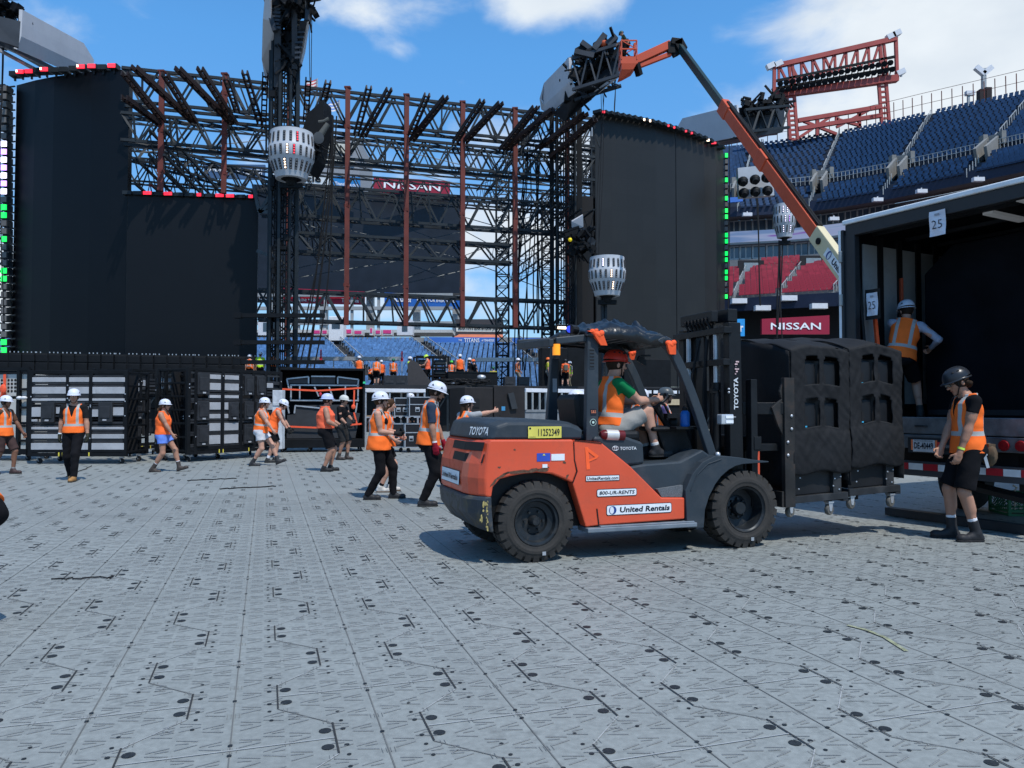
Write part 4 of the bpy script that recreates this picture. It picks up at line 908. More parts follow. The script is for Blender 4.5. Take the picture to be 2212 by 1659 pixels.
# ---- clad PA canopies
M_clad = mat('pale grey canopy cladding', (.46, .47, .50), .55, 0, .05, .6, dirt=.15, dirtcol=(.3, .31, .33))
M_clad2 = mat('dark canopy frame', (.03, .036, .045), .5, .2, .3, 1)
def hull(parent, name, m, pts, faces, th=.18):
    vs = [P(*p) for p in pts]; rr = rel(parent); mb = MB(); mb.add([rr(v) for v in vs], faces); o = mb.build(name, m, parent); md = o.modifiers.new('th', 'SOLIDIFY'); md.thickness = th; md.offset = 0; return o
def hull3(parent, name, m, vs, faces, th=.18):
    rr = rel(parent); mb = MB(); mb.add([rr(v) for v in vs], faces); o = mb.build(name, m, parent); md = o.modifiers.new('th', 'SOLIDIFY'); md.thickness = th; md.offset = 0; return o
def clutter(parent, name, A, B, w_, n_, seed, m=M_black, ln=1.0):
    rr = rel(parent); q = random.Random(seed); mb = MB(); d = (B-A)
    for i in range(n_):
        c = A+d*q.random()+Vector((q.uniform(-w_, w_), q.uniform(-w_, w_), q.uniform(-w_, w_))); e = Vector((q.uniform(-1, 1), q.uniform(-1, 1), q.uniform(-1, 1))).normalized()*q.uniform(.3, 1.3)*ln
        if q.random() < .65: mb.bar(rr(c-e), rr(c+e), q.uniform(.06, .18))
        else: mb.box(rr(c), (q.uniform(.2, .7), q.uniform(.2, .7), q.uniform(.2, .6)), 0, Matrix.Rotation(q.uniform(0, 3), 3, 'Y'))
    return mb.build(name, m, parent, normals=False)
c1 = thing('canopy', 'white clad canopy arm at the top left corner above the tall screen', 'canopy', tuple(P(120, 110, 44)))
N_ = [P(x, y, 44) for x, y in [(45, 21), (44, 50), (42.5, 78), (33, 106)]]; d_ = P(178, 93.5, 53)-N_[0]; F_ = [slide(n_, d_, x) for n_, x in zip(N_, [178, 200, 199, 199])]
hull3(c1, 'cladding', M_clad, N_+F_, [(i, i+4, i+5, i+1) for i in range(3)])
hull(c1, 'keel', M_clad2, [(-25, 78, 43), (95, 146, 51), (118, 150, 51.5), (33, 106, 44.5), (-25, 85, 44)], [(0, 1, 2, 3, 4)], .25)
hull(c1, 'keel_edge', M_clad, [(-25, 100, 42.5), (82, 158, 50.5), (88, 152, 50.5), (-25, 92, 42.6)], [(0, 1, 2, 3)], .1)
rr = rel(c1); mb = MB(); truss(mb, rr(P(-60, 10, 44)), rr(P(30, 45, 46)), 1.4, 1.6, 1.2, .16, .1); mb.build('arm_truss', M_clad2, c1, normals=False)
hull(c1, 'far_side', M_clad2, [(-30, 30, 42), (44, 48, 43), (40, 104, 43), (-30, 80, 42)], [(0, 1, 2, 3)], .2)
clutter(c1, 'speaker_rig', P(-25, 0, 43.5), P(28, 55, 45), .8, 60, 1)
c2 = thing('canopy', 'white clad canopy arm beside the lift basket on top of the thick mast', 'canopy', tuple(P(1230, 220, 50)))
N_ = [P(x, y, 47) for x, y in [(1231, 124.7), (1233.5, 174.8), (1243, 198.7)]]; d_ = P(1177, 180, 52)-N_[0]; F_ = [slide(n_, d_, x) for n_, x in zip(N_, [1177, 1169, 1186])]
hull3(c2, 'cladding', M_clad, N_+F_+[P(1167.5, 214, 52.5)], [(i, i+3, i+4, i+1) for i in range(2)]+[(3, 4, 6), (4, 5, 6)])
hull(c2, 'keel', M_clad2, [(1243, 198.7, 47.5), (1196, 244, 50.5), (1222, 262, 50), (1332, 167, 46), (1330, 120, 46.5)], [(0, 1, 2, 3, 4)], .3)
hull(c2, 'keel_edge', M_clad, [(1333, 160, 45.8), (1230, 240, 49.8), (1233, 248, 49.8), (1334, 168, 45.8)], [(0, 1, 2, 3)], .12)
hull(c2, 'far_side', M_clad2, [(1344, 96, 46), (1340, 128, 46), (1332, 167, 46), (1318, 163, 46.4), (1322, 116, 46.4)], [(0, 1, 2, 3, 4)], .25)
rr = rel(c2); mb = MB(); truss(mb, rr(P(1238, 140, 47)), rr(P(1340, 108, 46.5)), 1.6, 1.9, 1.1, .18, .1); mb.bar(rr(P(1255, 92, 47)), rr(P(1290, 118, 47)), .3); mb.bar(rr(P(1282, 108, 46)), rr(P(1306, 76, 46)), .35); mb.bar(rr(P(1310, 98, 46)), rr(P(1330, 80, 46)), .35); mb.bar(rr(P(1240, 112, 46)), rr(P(1282, 122, 46)), .3)
mb.build('arm_truss', M_clad2, c2, normals=False); clutter(c2, 'speaker_rig', P(1250, 150, 47.5), P(1325, 118, 46.8), .75, 85, 2); clutter(c2, 'speaker_rig', P(1236, 205, 49), P(1300, 165, 47.5), .5, 40, 12)
m_ = MB(); m_.ball(rr(P(1303, 94, 46)), .22); m_.build('orange_bag', mat('orange rigging bag', (.45, .08, .03), .7), c2, smooth=True)
c3 = thing('canopy', 'white clad canopy at the top centre around the tall mast', 'canopy', tuple(P(610, 80, 43)))
hull(c3, 'cladding', M_clad, [(578, -60, 41), (569, 40, 42), (567, 127, 44), (574, 167, 46), (584, 188, 46), (586, 180, 45.5), (593, 68, 42.5), (586, 45, 42), (584, -60, 41)], [(0, 1, 7, 8), (1, 2, 6, 7), (2, 3, 5, 6), (3, 4, 5)])
hull(c3, 'inner_side', M_clad2, [(593, 68, 42.3), (586, 184, 45.5), (602, 184, 45.5), (608, 70, 42.5)], [(0, 1, 2, 3)])
hull(c3, 'inner_side', M_clad2, [(664, 43, 42), (650, 114, 44), (630, 205, 46), (624, 170, 46), (640, 90, 44), (650, 50, 42)], [(0, 1, 2, 3, 4, 5)])
hull(c3, 'cladding', M_clad, [(666, 40, 42.5), (656, 112, 44.5), (634, 196, 46.5), (630, 205, 46), (650, 114, 44), (664, 43, 42)], [(0, 1, 4, 5), (1, 2, 3, 4)])
rr = rel(c3); mb = MB()
for i in range(12): y = 5+i*11; mb.bar(rr(P(637, y, 42.5)), rr(P(663-max(0, y-45)*.2, y-1, 42.5)), .12)
for i in range(9): y = i*8-4; mb.bar(rr(P(578+i*1.6, y, 42)), rr(P(606, y+1, 42)), .12)
mb.bar(rr(P(664, 0, 42)), rr(P(664, 45, 42)), .22); mb.bar(rr(P(575, 0, 42)), rr(P(594, 68, 42)), .25); mb.bar(rr(P(636, -5, 42)), rr(P(636, 150, 43)), .3); mb.bar(rr(P(600, -5, 42)), rr(P(598, 190, 43)), .35); mb.bar(rr(P(606, -5, 43)), rr(P(606, 220, 44)), .22); mb.bar(rr(P(628, -5, 43)), rr(P(628, 220, 44)), .3)
mb.build('ladder_frame', M_clad2, c3, normals=False); clutter(c3, 'speaker_rig', P(600, -5, 42), P(662, 15, 42), .5, 50, 3); clutter(c3, 'speaker_rig', P(618, 0, 43), P(618, 150, 43), .35, 60, 4, ln=.6)
c4 = thing('canopy', 'white clad canopy arm between the right screen and the red floodlight frame', 'canopy', tuple(P(1560, 270, 66)))
N_ = [P(x, y, 62) for x, y in [(1592, 227), (1596, 258), (1602, 294)]]; d_ = P(1475, 256, 68)-N_[0]; F_ = [slide(n_, d_, x) for n_, x in zip(N_, [1475, 1456, 1530])]
hull3(c4, 'cladding', M_clad, N_+F_, [(i, i+3, i+4, i+1) for i in range(2)])
hull(c4, 'keel', M_clad2, [(1533, 306, 66), (1604, 294, 62), (1690, 282, 62), (1600, 304, 66), (1545, 314, 67)], [(0, 1, 2, 3, 4)], .3)
hull(c4, 'far_side', M_clad2, [(1594, 234, 63), (1692, 231, 65), (1689, 284, 65), (1604, 300, 63)], [(0, 1, 2, 3)], .3)
rr = rel(c4); mb = MB(); truss(mb, rr(P(1596, 245, 62)), rr(P(1690, 236, 63.5)), 1.5, 1.8, 1.5, .2, .14); mb.build('arm_truss', M_truss, c4, normals=False); clutter(c4, 'speaker_rig', P(1600, 232, 62.5), P(1700, 214, 63.5), .5, 60, 6)
# ---- round lamp clusters
M_pod = mat('white lamp cluster shell', (.38, .40, .43), .45, 0, .05, 2)
M_strip = mat('dark lamp strip', (.02, .02, .022), .3); M_lens = mat('small lamp lens', (.13, .12, .115), .25, .2)
def pod(label, x, y0, y1, Y, rw, prof, lit, ncol=22, seed=1):
    top = P(x, y0, Y); bot = P(x, y1, Y); H = top.z-bot.z; o = thing('lamp_cluster', label, 'stage light', tuple(bot)); q = random.Random(seed)
    pr = [(p[0]*rw, p[1]*H) for p in prof]; mb = MB(); mb.lathe([(.0, 0), (pr[0][0]*.92, 0)]+pr+[(pr[-1][0]*.9, H*1.0), (0, H*.99)], None, 32); mb.build('shell', M_pod, o, smooth=True)
    for ring in range(3):
        z0 = H*(.12+.29*ring); z1 = H*(.33+.29*ring)
        for c in range(ncol):
            a = 2*math.pi*(c+.5*(ring % 2))/ncol+.1
            if math.sin(a) > .25: continue
            def rr_(z): return interp([p[1] for p in pr], [p[0] for p in pr], z)+.03
            mb = MB(); ml = MB(); ca, sa = math.cos(a), math.sin(a); t_ = Vector((-sa, ca, 0))*(.068*rw/1.25); nn = Vector((ca, sa, 0))
            p0 = nn*rr_(z0)+Vector((0, 0, z0)); p1 = nn*rr_(z1)+Vector((0, 0, z1)); mb.quad(p0-t_, p0+t_, p1+t_, p1-t_)
            k = (ring, c); litc = lit.get(k); ob = mb.build('lamp_strip', M_strip, o, normals=False)
            for i in range(4):
                pc = p0.lerp(p1, (i+.5)/4)+nn*.02; ml.disc(pc, nn, rw*.036, 8)
            ml.build('lens', GL[litc] if litc else M_lens, ob, normals=False)
    mb = MB(); mb.lathe([(0, -.35), (.2*rw, -.35), (.25*rw, -.1), (.45*rw, 0)], None, 12); mb.bar((-.5*rw, 0, -.35), (.5*rw, 0, -.35), .25); mb.build('bracket', M_black, o)
    return o
PR = [(.70, .0), (.78, .08), (.97, .45), (1.0, .50), (1.02, .72), (.97, .80), (.93, 1.0)]
PR = [(.66, .0), (.72, .10), (.95, .40), (.98, .42), (1.0, .66), (.97, .68), (.92, 1.0)]
pod('large round white lamp cluster on the tall centre mast', 629, 289, 388, 42, 1.25, PR, {(1, 16): 'o', (0, 16): 'o', (1, 17): 'r', (2, 18): 'r'}, seed=1)
pod('round white lamp cluster hanging above the forklift cab before the right screen', 1311, 557, 640, 44, 1.07, PR, {(1, 16): 'o', (2, 15): 'w', (0, 17): 'o'}, seed=2)
pod('small round white lamp cluster with bright lamps right of the lift boom', 1694, 443, 514, 52, .74, PR, {(2, 12): 'w', (1, 12): 'w', (0, 12): 'w', (2, 13): 'w', (1, 13): 'v', (0, 14): 'w'}, ncol=18, seed=3)
o = mast('thin black support mast under the lamp cluster above the forklift cab', 1304, 640, 832, 44.4, .2, DZ)
# white lamp panel with six moving heads
o = thing('stage_light', 'white square panel with six black moving head lamps before the upper stand', 'stage light', tuple(P(1631, 420, 60))); rr = rel(o)
mb = MB(); f = [P(1593, 363, 60), P(1667, 355, 60), P(1672, 422, 60), P(1597, 427, 60)]; k = Vector((0, .5, 0)); f = [rr(p) for p in f]; mb.add(f+[p+k for p in f], [(0, 1, 2, 3), (7, 6, 5, 4), (0, 4, 5, 1), (1, 5, 6, 2), (2, 6, 7, 3), (3, 7, 4, 0)]); mb.build('panel', M_pod, o)
for (x, y) in ((1604, 392), (1630, 388), (1655, 384), (1606, 417), (1631, 414), (1657, 412)):
    p = rr(P(x, y, 59.3)); mb = MB(); mb.ball(p, (.42, .42, .38)); mb.tube([p, p+Vector((-.1, -.5, -.35))], [.3, .22], 10); mb.build('moving_head', M_black, o, smooth=True); 
hang('pair of lines holding up the white square lamp panel', 1648, 300, 360, 60, 2, .1, .03)
# spot fixture rig right of the upper lamp cluster
o = thing('speaker_rig', 'black tilted speaker box hanging right of the tall centre mast', 'speaker', tuple(P(672, 320, 44))); rr = rel(o)
mb = MB(); f = [P(650, 290, 44), P(664, 246, 44), P(697, 215, 44), P(700, 262, 44), P(684, 345, 44), P(668, 375, 44)]; k = Vector((.2, 1.2, 0)); f = [rr(p) for p in f]; n_ = len(f); mb.add(f+[p+k for p in f], [tuple(range(n_)), tuple(reversed(range(n_, 2*n_)))]+[(i, i+n_, (i+1) % n_+n_, (i+1) % n_) for i in range(n_)]); mb.build('cabinet', M_black, o)
mb = MB(); mb.tube([rr(P(690, 295, 43.6)), rr(P(708, 268, 43.6))], [.2, .15], 10); mb.tube([rr(P(688, 264, 43.6)), rr(P(700, 262, 43.6)), rr(P(710, 256, 43.6))], .10, 8); mb.build('spotlight', mat('beige lamp body', (.09, .09, .08), .5), o, smooth=True)
mb = MB(); mb.disc(rr(P(688, 298, 43.1)), (-.2, -1, -.3), .33, 14); mb.build('lens', GL['o'] if False else M_lampoff, o, normals=False)
clutter(o, 'cabling', P(665, 320, 43.8), P(690, 330, 43.8), .5, 14, 9, ln=.5)
# loudspeaker rig between mast and right screen
o = thing('speaker_rig', 'torn white speaker cowl with a yellow lamp beside the right screen', 'speaker', tuple(P(1255, 500, 50))); rr = rel(o)
hull(o, 'cowl', M_clad, [(1234, 478, 50), (1258, 464, 50), (1259, 490, 50.3), (1235, 496, 50.3)], [(0, 1, 2, 3)], .2)
hull(o, 'cowl', M_clad2, [(1240, 500, 50.5), (1262, 492, 50.3), (1285, 520, 51), (1276, 560, 51), (1244, 545, 50.5)], [(0, 1, 2, 3, 4)], .2)
clutter(o, 'rigging', P(1240, 510, 49.8), P(1265, 540, 49.9), .7, 40, 8, ln=.6)
mb = MB(); mb.ball(rr(P(1231, 518, 49)), .13); mb.build('yellow_lamp', mat('yellow filter', (.7, .55, .02), .4, emit=(.8, .6, 0), es=.3), o, smooth=True)
mb = MB(); a = rr(P(1232, 500, 54)); mb.bb(a.x, a.x+1.6, a.y, a.y+3, a.z-9, a.z+2.5); mb.build('backing', M_cable, o)
# ---- gear along the stage lip under the left screens
names = 0
for i in range(20):
    x = -6+i*28.3; q = WX(x+14, 3.0); q.z = DZ; o = thing('light_unit', 'black floor lighting unit in the long row under the left screens', 'stage light', tuple(q), math.pi/2-WA, 'row of black lighting units under the left screens')
    mb = MB(); mb.bb(-.40, .40, -.4, .4, 0, 1.66); mb.bb(-.3, .3, -.44, -.4, 1.2, 1.6); mb.bb(-.30, .30, -.44, -.4, .15, .55); mb.bb(-.30, .30, -.44, -.4, .65, 1.15); mb.build('cabinet', M_black, o, bevel=.03)
    mb = MB()
    for k in range(2+(i*7) % 3): mb.box((-.28+k*.2, -.3, 1.72), (.05, .05, .07))
    mb.build('clip', M_alu, o)
# flat ramp plate, rack, black case, cable heap on the stage
def onst(x, off): return WX(x, off, DZ)
o = thing('ramp_plate', 'dark grey triangular ramp plate standing on the stage edge', 'ramp', tuple(onst(905, 5.6))); rr = rel(o); Yq = onst(905, 5.6).y
mb = MB(); f = [P(880, 836, Yq), P(880, 786, Yq), P(888, 777, Yq), P(900, 782, Yq), P(936, 834, Yq)]; f = [rr(p) for p in f]; n_ = len(f); k = Vector((0, .3, 0)); mb.add(f+[p+k for p in f], [tuple(range(n_)), tuple(reversed(range(n_, 2*n_)))]+[(i, i+n_, (i+1) % n_+n_, (i+1) % n_) for i in range(n_)]); mb.build('plate', mat('dark grey ply', (.045, .04, .04), .7), o)
o = thing('equipment_rack', 'open black equipment rack frame on the stage behind the yellow helmeted worker', 'rack', tuple(onst(934, 3.6)), math.pi/2-WA)
mb = MB()
for x in (-1.0, 0, 1.0):
    for y in (0, 1.2): mb.bar((x, y, 0), (x, y, 1.9), .1)
for z in (.1, .65, 1.2, 1.85):
    for y in (0, 1.2): mb.bar((-1, y, z), (1, y, z), .1)
mb.build('frame', M_black, o); mb = MB()
for x in (-.5, .5):
    for z in (.35, .9, 1.5): mb.box((x, .5, z), (.7, .8, .32))
mb.build('fixture', M_truss, o, bevel=.05)
o = thing('flight_case', 'long black flight case on the stage edge right of the rack', 'case', tuple(onst(1015, 4.8)), math.pi/2-WA); mb = MB(); mb.bb(-1.45, 1.65, -.4, .5, 0, .85); mb.build('body', M_black, o, bevel=.03); mb = MB()
for z in (.03, .84): mb.bar((-1.45, -.42, z), (1.65, -.42, z), .04)
mb.build('edge_strip', M_truss, o)
o = thing('cable_heap', 'tangled heap of black cable on the stage edge', 'cables', tuple(onst(1000, 5.7))); mb = MB(); rq = random.Random(4)
for i in range(30):
    c = Vector((rq.uniform(-1.2, 1.3), rq.uniform(-.2, .2), rq.uniform(.05, .35))); R_ = rq.uniform(.25, .6); mb.tube([c+Vector((R_*math.cos(a*.7), R_*.4*math.sin(a*.7), .04*math.sin(a*2+i))) for a in range(10)], .04, 5)
mb.build('coils', M_cable, o, normals=False); mb = MB(); mb.ball((1.1, -.1, .5), (.28, .2, .16)); mb.ball((-.6, -.2, .12), (.2, .1, .12)); mb.build('connector', M_alu, o, smooth=True)
# low walkways with railing behind the crew
for x0, x1, y, lab in ((622, 868, 775, 'pale narrow aluminium walkway behind the crew on the left half of the stage'), (1010, 1180, 777, 'pale narrow aluminium walkway behind the crew right of the rack')):
    A = P(x0, y, 57); B = P(x1, y, 57); mb = MB(); mb.bar(A, B, .5, .28)
    for i in range(6): p = A.lerp(B, i/5); mb.bar(p, Vector((p.x, p.y, DZ)), .07)
    tag(mb.build('walkway', M_alu, None), lab, 'walkway')
# hanging red banners
for x, y, lab in ((868, 768, 'small red cloth tag hanging above the stage before the seats'), (693, 765, 'small red cloth tag hanging by the left aisle of the bleachers')):
    a = P(x, y, 52); mb = MB(); mb.box(a, (.10, .05, .6)); mb.box(a-Vector((0, 0, .3)), (.17, .05, .2)); tag(mb.build('red_tag', mat('red cloth tag', (.45, .03, .05), .8), None), lab, 'tag')
# ------------------------------------------------------------------ boom lift
M_or = mat('orange lift paint', (.50, .075, .03), .45, 0, .12, .6, dirt=.3, dirtcol=(.2, .06, .04), dscale=2)
M_cream = mat('cream lift paint', (.56, .48, .30), .45, 0, .08, 1)
BT = P(1466, 100, 40); B3 = P(1842, 612, 28); bd0 = (B3-BT).normalized(); B1 = slide(BT, bd0, 1560); B2 = slide(BT, bd0, 1762)
bd = (B3-BT).normalized(); base = B3+bd*((B3.z-2.4)/-bd.z); bm_ = thing('boom_lift', 'orange and cream telescopic boom lift reaching from behind the trailer to the canopy', 'lift', (base.x, base.y, 0)); rr = rel(bm_)
def boxbeam(nm, A, B, w_, h_, m, **k): mb = MB(); mb.bar(rr(A), rr(B), w_, h_); return mb.build(nm, m, bm_, bevel=.03, **k)
def along(p, d): return p+bd*d
boxbeam('inner_boom', BT, along(B1, .3), .22, .38, mat('dark green black boom', (.012, .03, .03), .4))
b2 = boxbeam('middle_boom', B1, B2, .30, .54, M_or)
sd_ = Vector((bd.y, -bd.x, 0)).normalized()
for p, w2, h2 in ((B1, .38, .66), (B1.lerp(B2, .44), .40, .68)):
    boxbeam('collar', p, along(p, .8), w2, h2, M_or)
boxbeam('outer_boom', B2, base+Vector((0, 0, 0)), .34, .68, M_cream)
mb = MB(); upv = sd_.cross(bd); upv = upv if upv.z > 0 else -upv
for k in (0, .12): mb.tube([rr(along(B1, .5)+upv*(.34+k*.1)+sd_*(.05-k)), rr(B1.lerp(B2, .3)+upv*.36+sd_*(.05-k)), rr(B1.lerp(B2, .6)+upv*(.36)+sd_*(.05-k)), rr(B2+upv*.35+sd_*(.05-k))], .05, 6)
mb.bar(rr(B1.lerp(B2, .03)+upv*.36), rr(B2+upv*.34), .14, .05); mb.build('hose_tray', M_black, bm_, normals=False)
mb = MB(); c = along(B2, .75); side = Vector((-1, -.35, 0)).normalized()
# visible side face of the boom: normal towards camera left
nf = bd.cross(upv).normalized(); nf = nf if nf.dot(-B2) > 0 else -nf
# reading direction runs down the boom
o_ = MB(); hw = .34/2+.01
def facept(d_, u_): return along(B2, d_)+upv*u_+nf*hw
fp = [facept(1.15, -.18), facept(3.9, -.18), facept(3.9, .18), facept(1.15, .18)]
o_.add([rr(p) for p in fp], [(0, 1, 2, 3)]); lab = o_.build('label', mat('white label', (.7, .72, .74), .5), bm_, normals=False)
vs, fs, _ = text_pts('United Rentals', .03); tb = MB(); fl_ = 1 if (bd.cross(upv)).dot(nf) > 0 else -1
tb.add([rr(facept(1.72+u*2.05, -.12+v_*.24)+nf*.012) for u, v_ in vs], fs); tb.build('lettering', mat('dark logo lettering', (.015, .018, .03), .5), bm_, normals=False)
tb = MB(); tb.add([rr(facept(1.42+.13*math.cos(a/20*6.283), .18*math.sin(a/20*6.283))+nf*.01) for a in range(20)], [tuple(range(20))]); tb.add([rr(facept(1.45+.07*math.cos(a/20*6.283), .15*math.sin(a/20*6.283))+nf*.02) for a in range(20)], [tuple(range(20))], 1); tb.build('logo', [mat('logo navy', (.02, .05, .2), .5), mat('logo grey white', (.6, .62, .65), .5)], bm_, normals=False)
tb = MB(); tb.cyl(rr(facept(.55, 0)), rr(facept(.55, 0)+nf*.04), .13, 14); tb.build('pivot_pin', M_black, bm_)
# chassis out of sight behind the trailer
mb = MB(); mb.bb(-1.2, 1.2, -1.6, 1.6, .8, 2.2); mb.bb(-1.2, 1.2, -2.2, 2.4, .5, .9); mb.build('chassis', M_cream, bm_, bevel=.1)
for sx in (-1.25, 1.25):
    for sy in (-1.6, 1.8): mb = MB(); mb.lathe([(0, -.2), (.5, -.2), (.55, -.1), (.55, .1), (.5, .2), (0, .2)], Matrix.Translation((sx, sy, .55)) @ Matrix.Rotation(rad(90), 4, 'Y'), 20); mb.build('wheel', M_rubber, bm_)
# knuckle, jib, basket
def q(x, y, Y=40.0): return rr(P(x, y, Y))
mb = MB(); mb.bar(q(1448, 92), q(1472, 95), .5, .35); mb.bar(q(1448, 92), q(1449, 118), .35, .4); mb.bar(q(1462, 90), q(1474, 112), .5, .5); mb.bar(q(1450, 118), q(1462, 112), .2, .4); mb.build('knuckle', M_black, bm_, bevel=.03)
mb = MB(); mb.bar(q(1448, 97), q(1372, 132), .34, .42); mb.bar(q(1448, 117), q(1368, 148), .22, .22); mb.build('jib', M_or, bm_, bevel=.02)
mb = MB(); mb.bar(q(1444, 106), q(1402, 118), .13); mb.build('cylinder', M_black, bm_)
mb = MB(); c = P(1354, 122, 40); bw, bdp, bh = .40, .45, 1.0; fz = P(1354, 137, 40).z; cx_ = P(1356, 137, 40).x
def bq(x, y, z): return rr(Vector((cx_+x, 40+y, fz+z)))
for x in (-bw, bw):
    for y in (-bdp, 0, bdp): mb.bar(bq(x, y, 0), bq(x, y, bh), .05)
for z in (.55, bh):
    for y in (-bdp, bdp): mb.bar(bq(-bw, y, z), bq(bw, y, z), .06)
    for x in (-bw, bw): mb.bar(bq(x, -bdp, z), bq(x, bdp, z), .06)
mb.bar(bq(-bw, -bdp, bh), bq(bw, -bdp, .55), .04); mb.bar(bq(-bw, bdp, .55), bq(bw, bdp, bh), .04); mb.build('basket_rail', M_or, bm_, normals=False)
mb = MB(); a = bq(-bw-.05, -bdp, -.08); b_ = bq(bw+.05, bdp, .1); mb.bb(a.x, b_.x, a.y, b_.y, a.z-.12, b_.z+.05); 
mb.loft([[bq(-bw, -bdp, -.2), bq(bw, -bdp, -.2), bq(bw, bdp, -.2), bq(-bw, bdp, -.2)], [bq(-bw, -.4, -.5), bq(.2, -.4, -.5), bq(.2, .4, -.5), bq(-bw, .4, -.5)], [bq(-bw-.15, -.2, -.95), bq(-.3, -.2, -.85), bq(-.3, .2, -.85), bq(-bw-.15, .2, -.95)]])
mb.build('platform', M_or, bm_); mb = MB(); mb.box(bq(bw-.1, -.3, .75), (.12, .3, .3)); mb.build('control_box', M_or, bm_, bevel=.02); mb = MB(); mb.bar(bq(bw, -.2, -.1), bq(bw+.18, -.1, -.7), .35, .22); mb.build('rotator', M_black, bm_)
BASKET = Vector((cx_, 40, fz+.02))
# ------------------------------------------------------------------ forklift (local x = ahead, y = to its far side, z up)
FA = rad(19.0); FKO = Vector((.213, 7.2075, 0))
fk = thing('forklift', 'big orange and dark grey forklift carrying covered carts, black plastic tied over its roof', 'forklift', tuple(FKO), FA)
hd_ = Vector((math.cos(FA), math.sin(FA), 0)); hn_ = Vector((-math.sin(FA), math.cos(FA), 0))
def FLC(x, y, w_=0.0, full=False):
    """forklift coordinates (a, z) of a photo place on its lengthwise plane w_ in from the near tyre faces"""
    if not full: X, Y = (1050+x*.40687)/1.15332, (780+y*.40687)/1.15332
    else: X, Y = x, y
    d = pixdir(X, Y); t_ = (w_+FKO.dot(hn_))/(d.dot(hn_)); p = d*t_+Vector((0, 0, CAM_H)); return Vector(((p-FKO).dot(hd_), w_, p.z))
def fork_world(a, w_, z): return FKO+hd_*a+hn_*w_+Vector((0, 0, z))
M_fo = mat('worn orange forklift paint', (.60, .080, .032), .42, 0, .10, 2.5, .03, 60, dirt=.35, dirtcol=(.20, .06, .035), dscale=5, coat=.25)
M_fg = mat('dark slate forklift plastic', (.026, .035, .044), .48, 0, .15, 3, .05, 60, dirt=.3, dirtcol=(.08, .085, .09), dscale=4)
M_fb = mat('scuffed grey bumper paint', (.03, .037, .046), .5, 0, .2, 3, .05, 50, dirt=.85, dirtcol=(.16, .13, .08), dscale=7)
M_fk = mat('greasy black steel', (.006, .0068, .008), .5, .1, .4, 5, .1)
def yz(p, d): return Vector((p[0], d, p[1]))
W = 1.46
# counterweight: sections across the width, rear corners rounded off
def sect(poly, d, shift):
    out = []
    for (a, z) in poly:
        if a < -.30: a = lerp(a, max(a+shift, -.47 if z < 1.15 and z > .6 else a+shift), 1.0); a = min(a, -.10)
        out.append(Vector((a, d, z)))
    return out
cwp = [(-.50, 1.155), (.395, 1.145), (.41, .95), (.428, .84), (.385, .733), (.31, .77), (.177, .823), (.02, .842), (-.118, .832), (-.25, .812), (-.34, .79), (-.42, .72), (-.455, .64), (-.50, .62), (-.605, .64), (-.615, .80), (-.60, .93), (-.54, 1.12)]
def cw(poly): 
    S = [(.0, .13), (.07, .08), (.20, .02), (.34, .0), (W-.34, .0), (W-.2, .02), (W-.07, .08), (W, .13)]
    rings = []
    for d, sh in S:
        ring = []
        for (a, z) in poly:
            k = max(0, min(1, (-.40-a)/.20)); ring.append(Vector((a+sh*k, d, z)))
        rings.append(ring)
    return rings
mb = MB(); mb.loft(cw(cwp)); cwt = mb.build('counterweight', M_fo, fk, bevel=.018)
bpp = [(-.455, .635), (-.45, .52), (-.42, .40), (-.40, .30), (-.48, .31), (-.61, .47), (-.625, .60), (-.61, .635)]
mb = MB(); mb.loft(cw(bpp)); mb.build('rear_bumper', M_fb, fk, bevel=.02)
hp = [(-.53, 1.158), (-.48, 1.30), (-.37, 1.335), (.0, 1.335), (.38, 1.31), (.50, 1.262), (.49, 1.148)]
mb = MB(); R_ = []
for d, sh, zz in ((.02, .12, -.03), (.10, .05, 0), (.3, .0, .012), (W-.3, .0, .012), (W-.10, .05, 0), (W-.02, .12, -.03)):
    R_.append([Vector((a+(sh if a < -.35 else 0), d, z+(zz if z > 1.2 else 0))) for a, z in hp])
mb.loft(R_); mb.build('engine_hood', M_fg, fk, bevel=.02)
# rear grille slots on the chamfered corner
mb = MB()
for z0, z1 in ((1.05, 1.13), (.94, 1.02)):
    p0, p1, p2 = Vector((-.575, .75, z0)), Vector((-.575, .33, z0)), Vector((-.475, .04, z0)); e_ = Vector((-.025, -.012, 0)); u_ = Vector((.02, 0, z1-z0)); mb.add([p0+e_, p1+e_, p2+e_, p2+e_+u_, p1+e_+u_, p0+e_+u_], [(0, 1, 4, 5), (1, 2, 3, 4)])
mb.build('grille', M_cable, fk, normals=False)
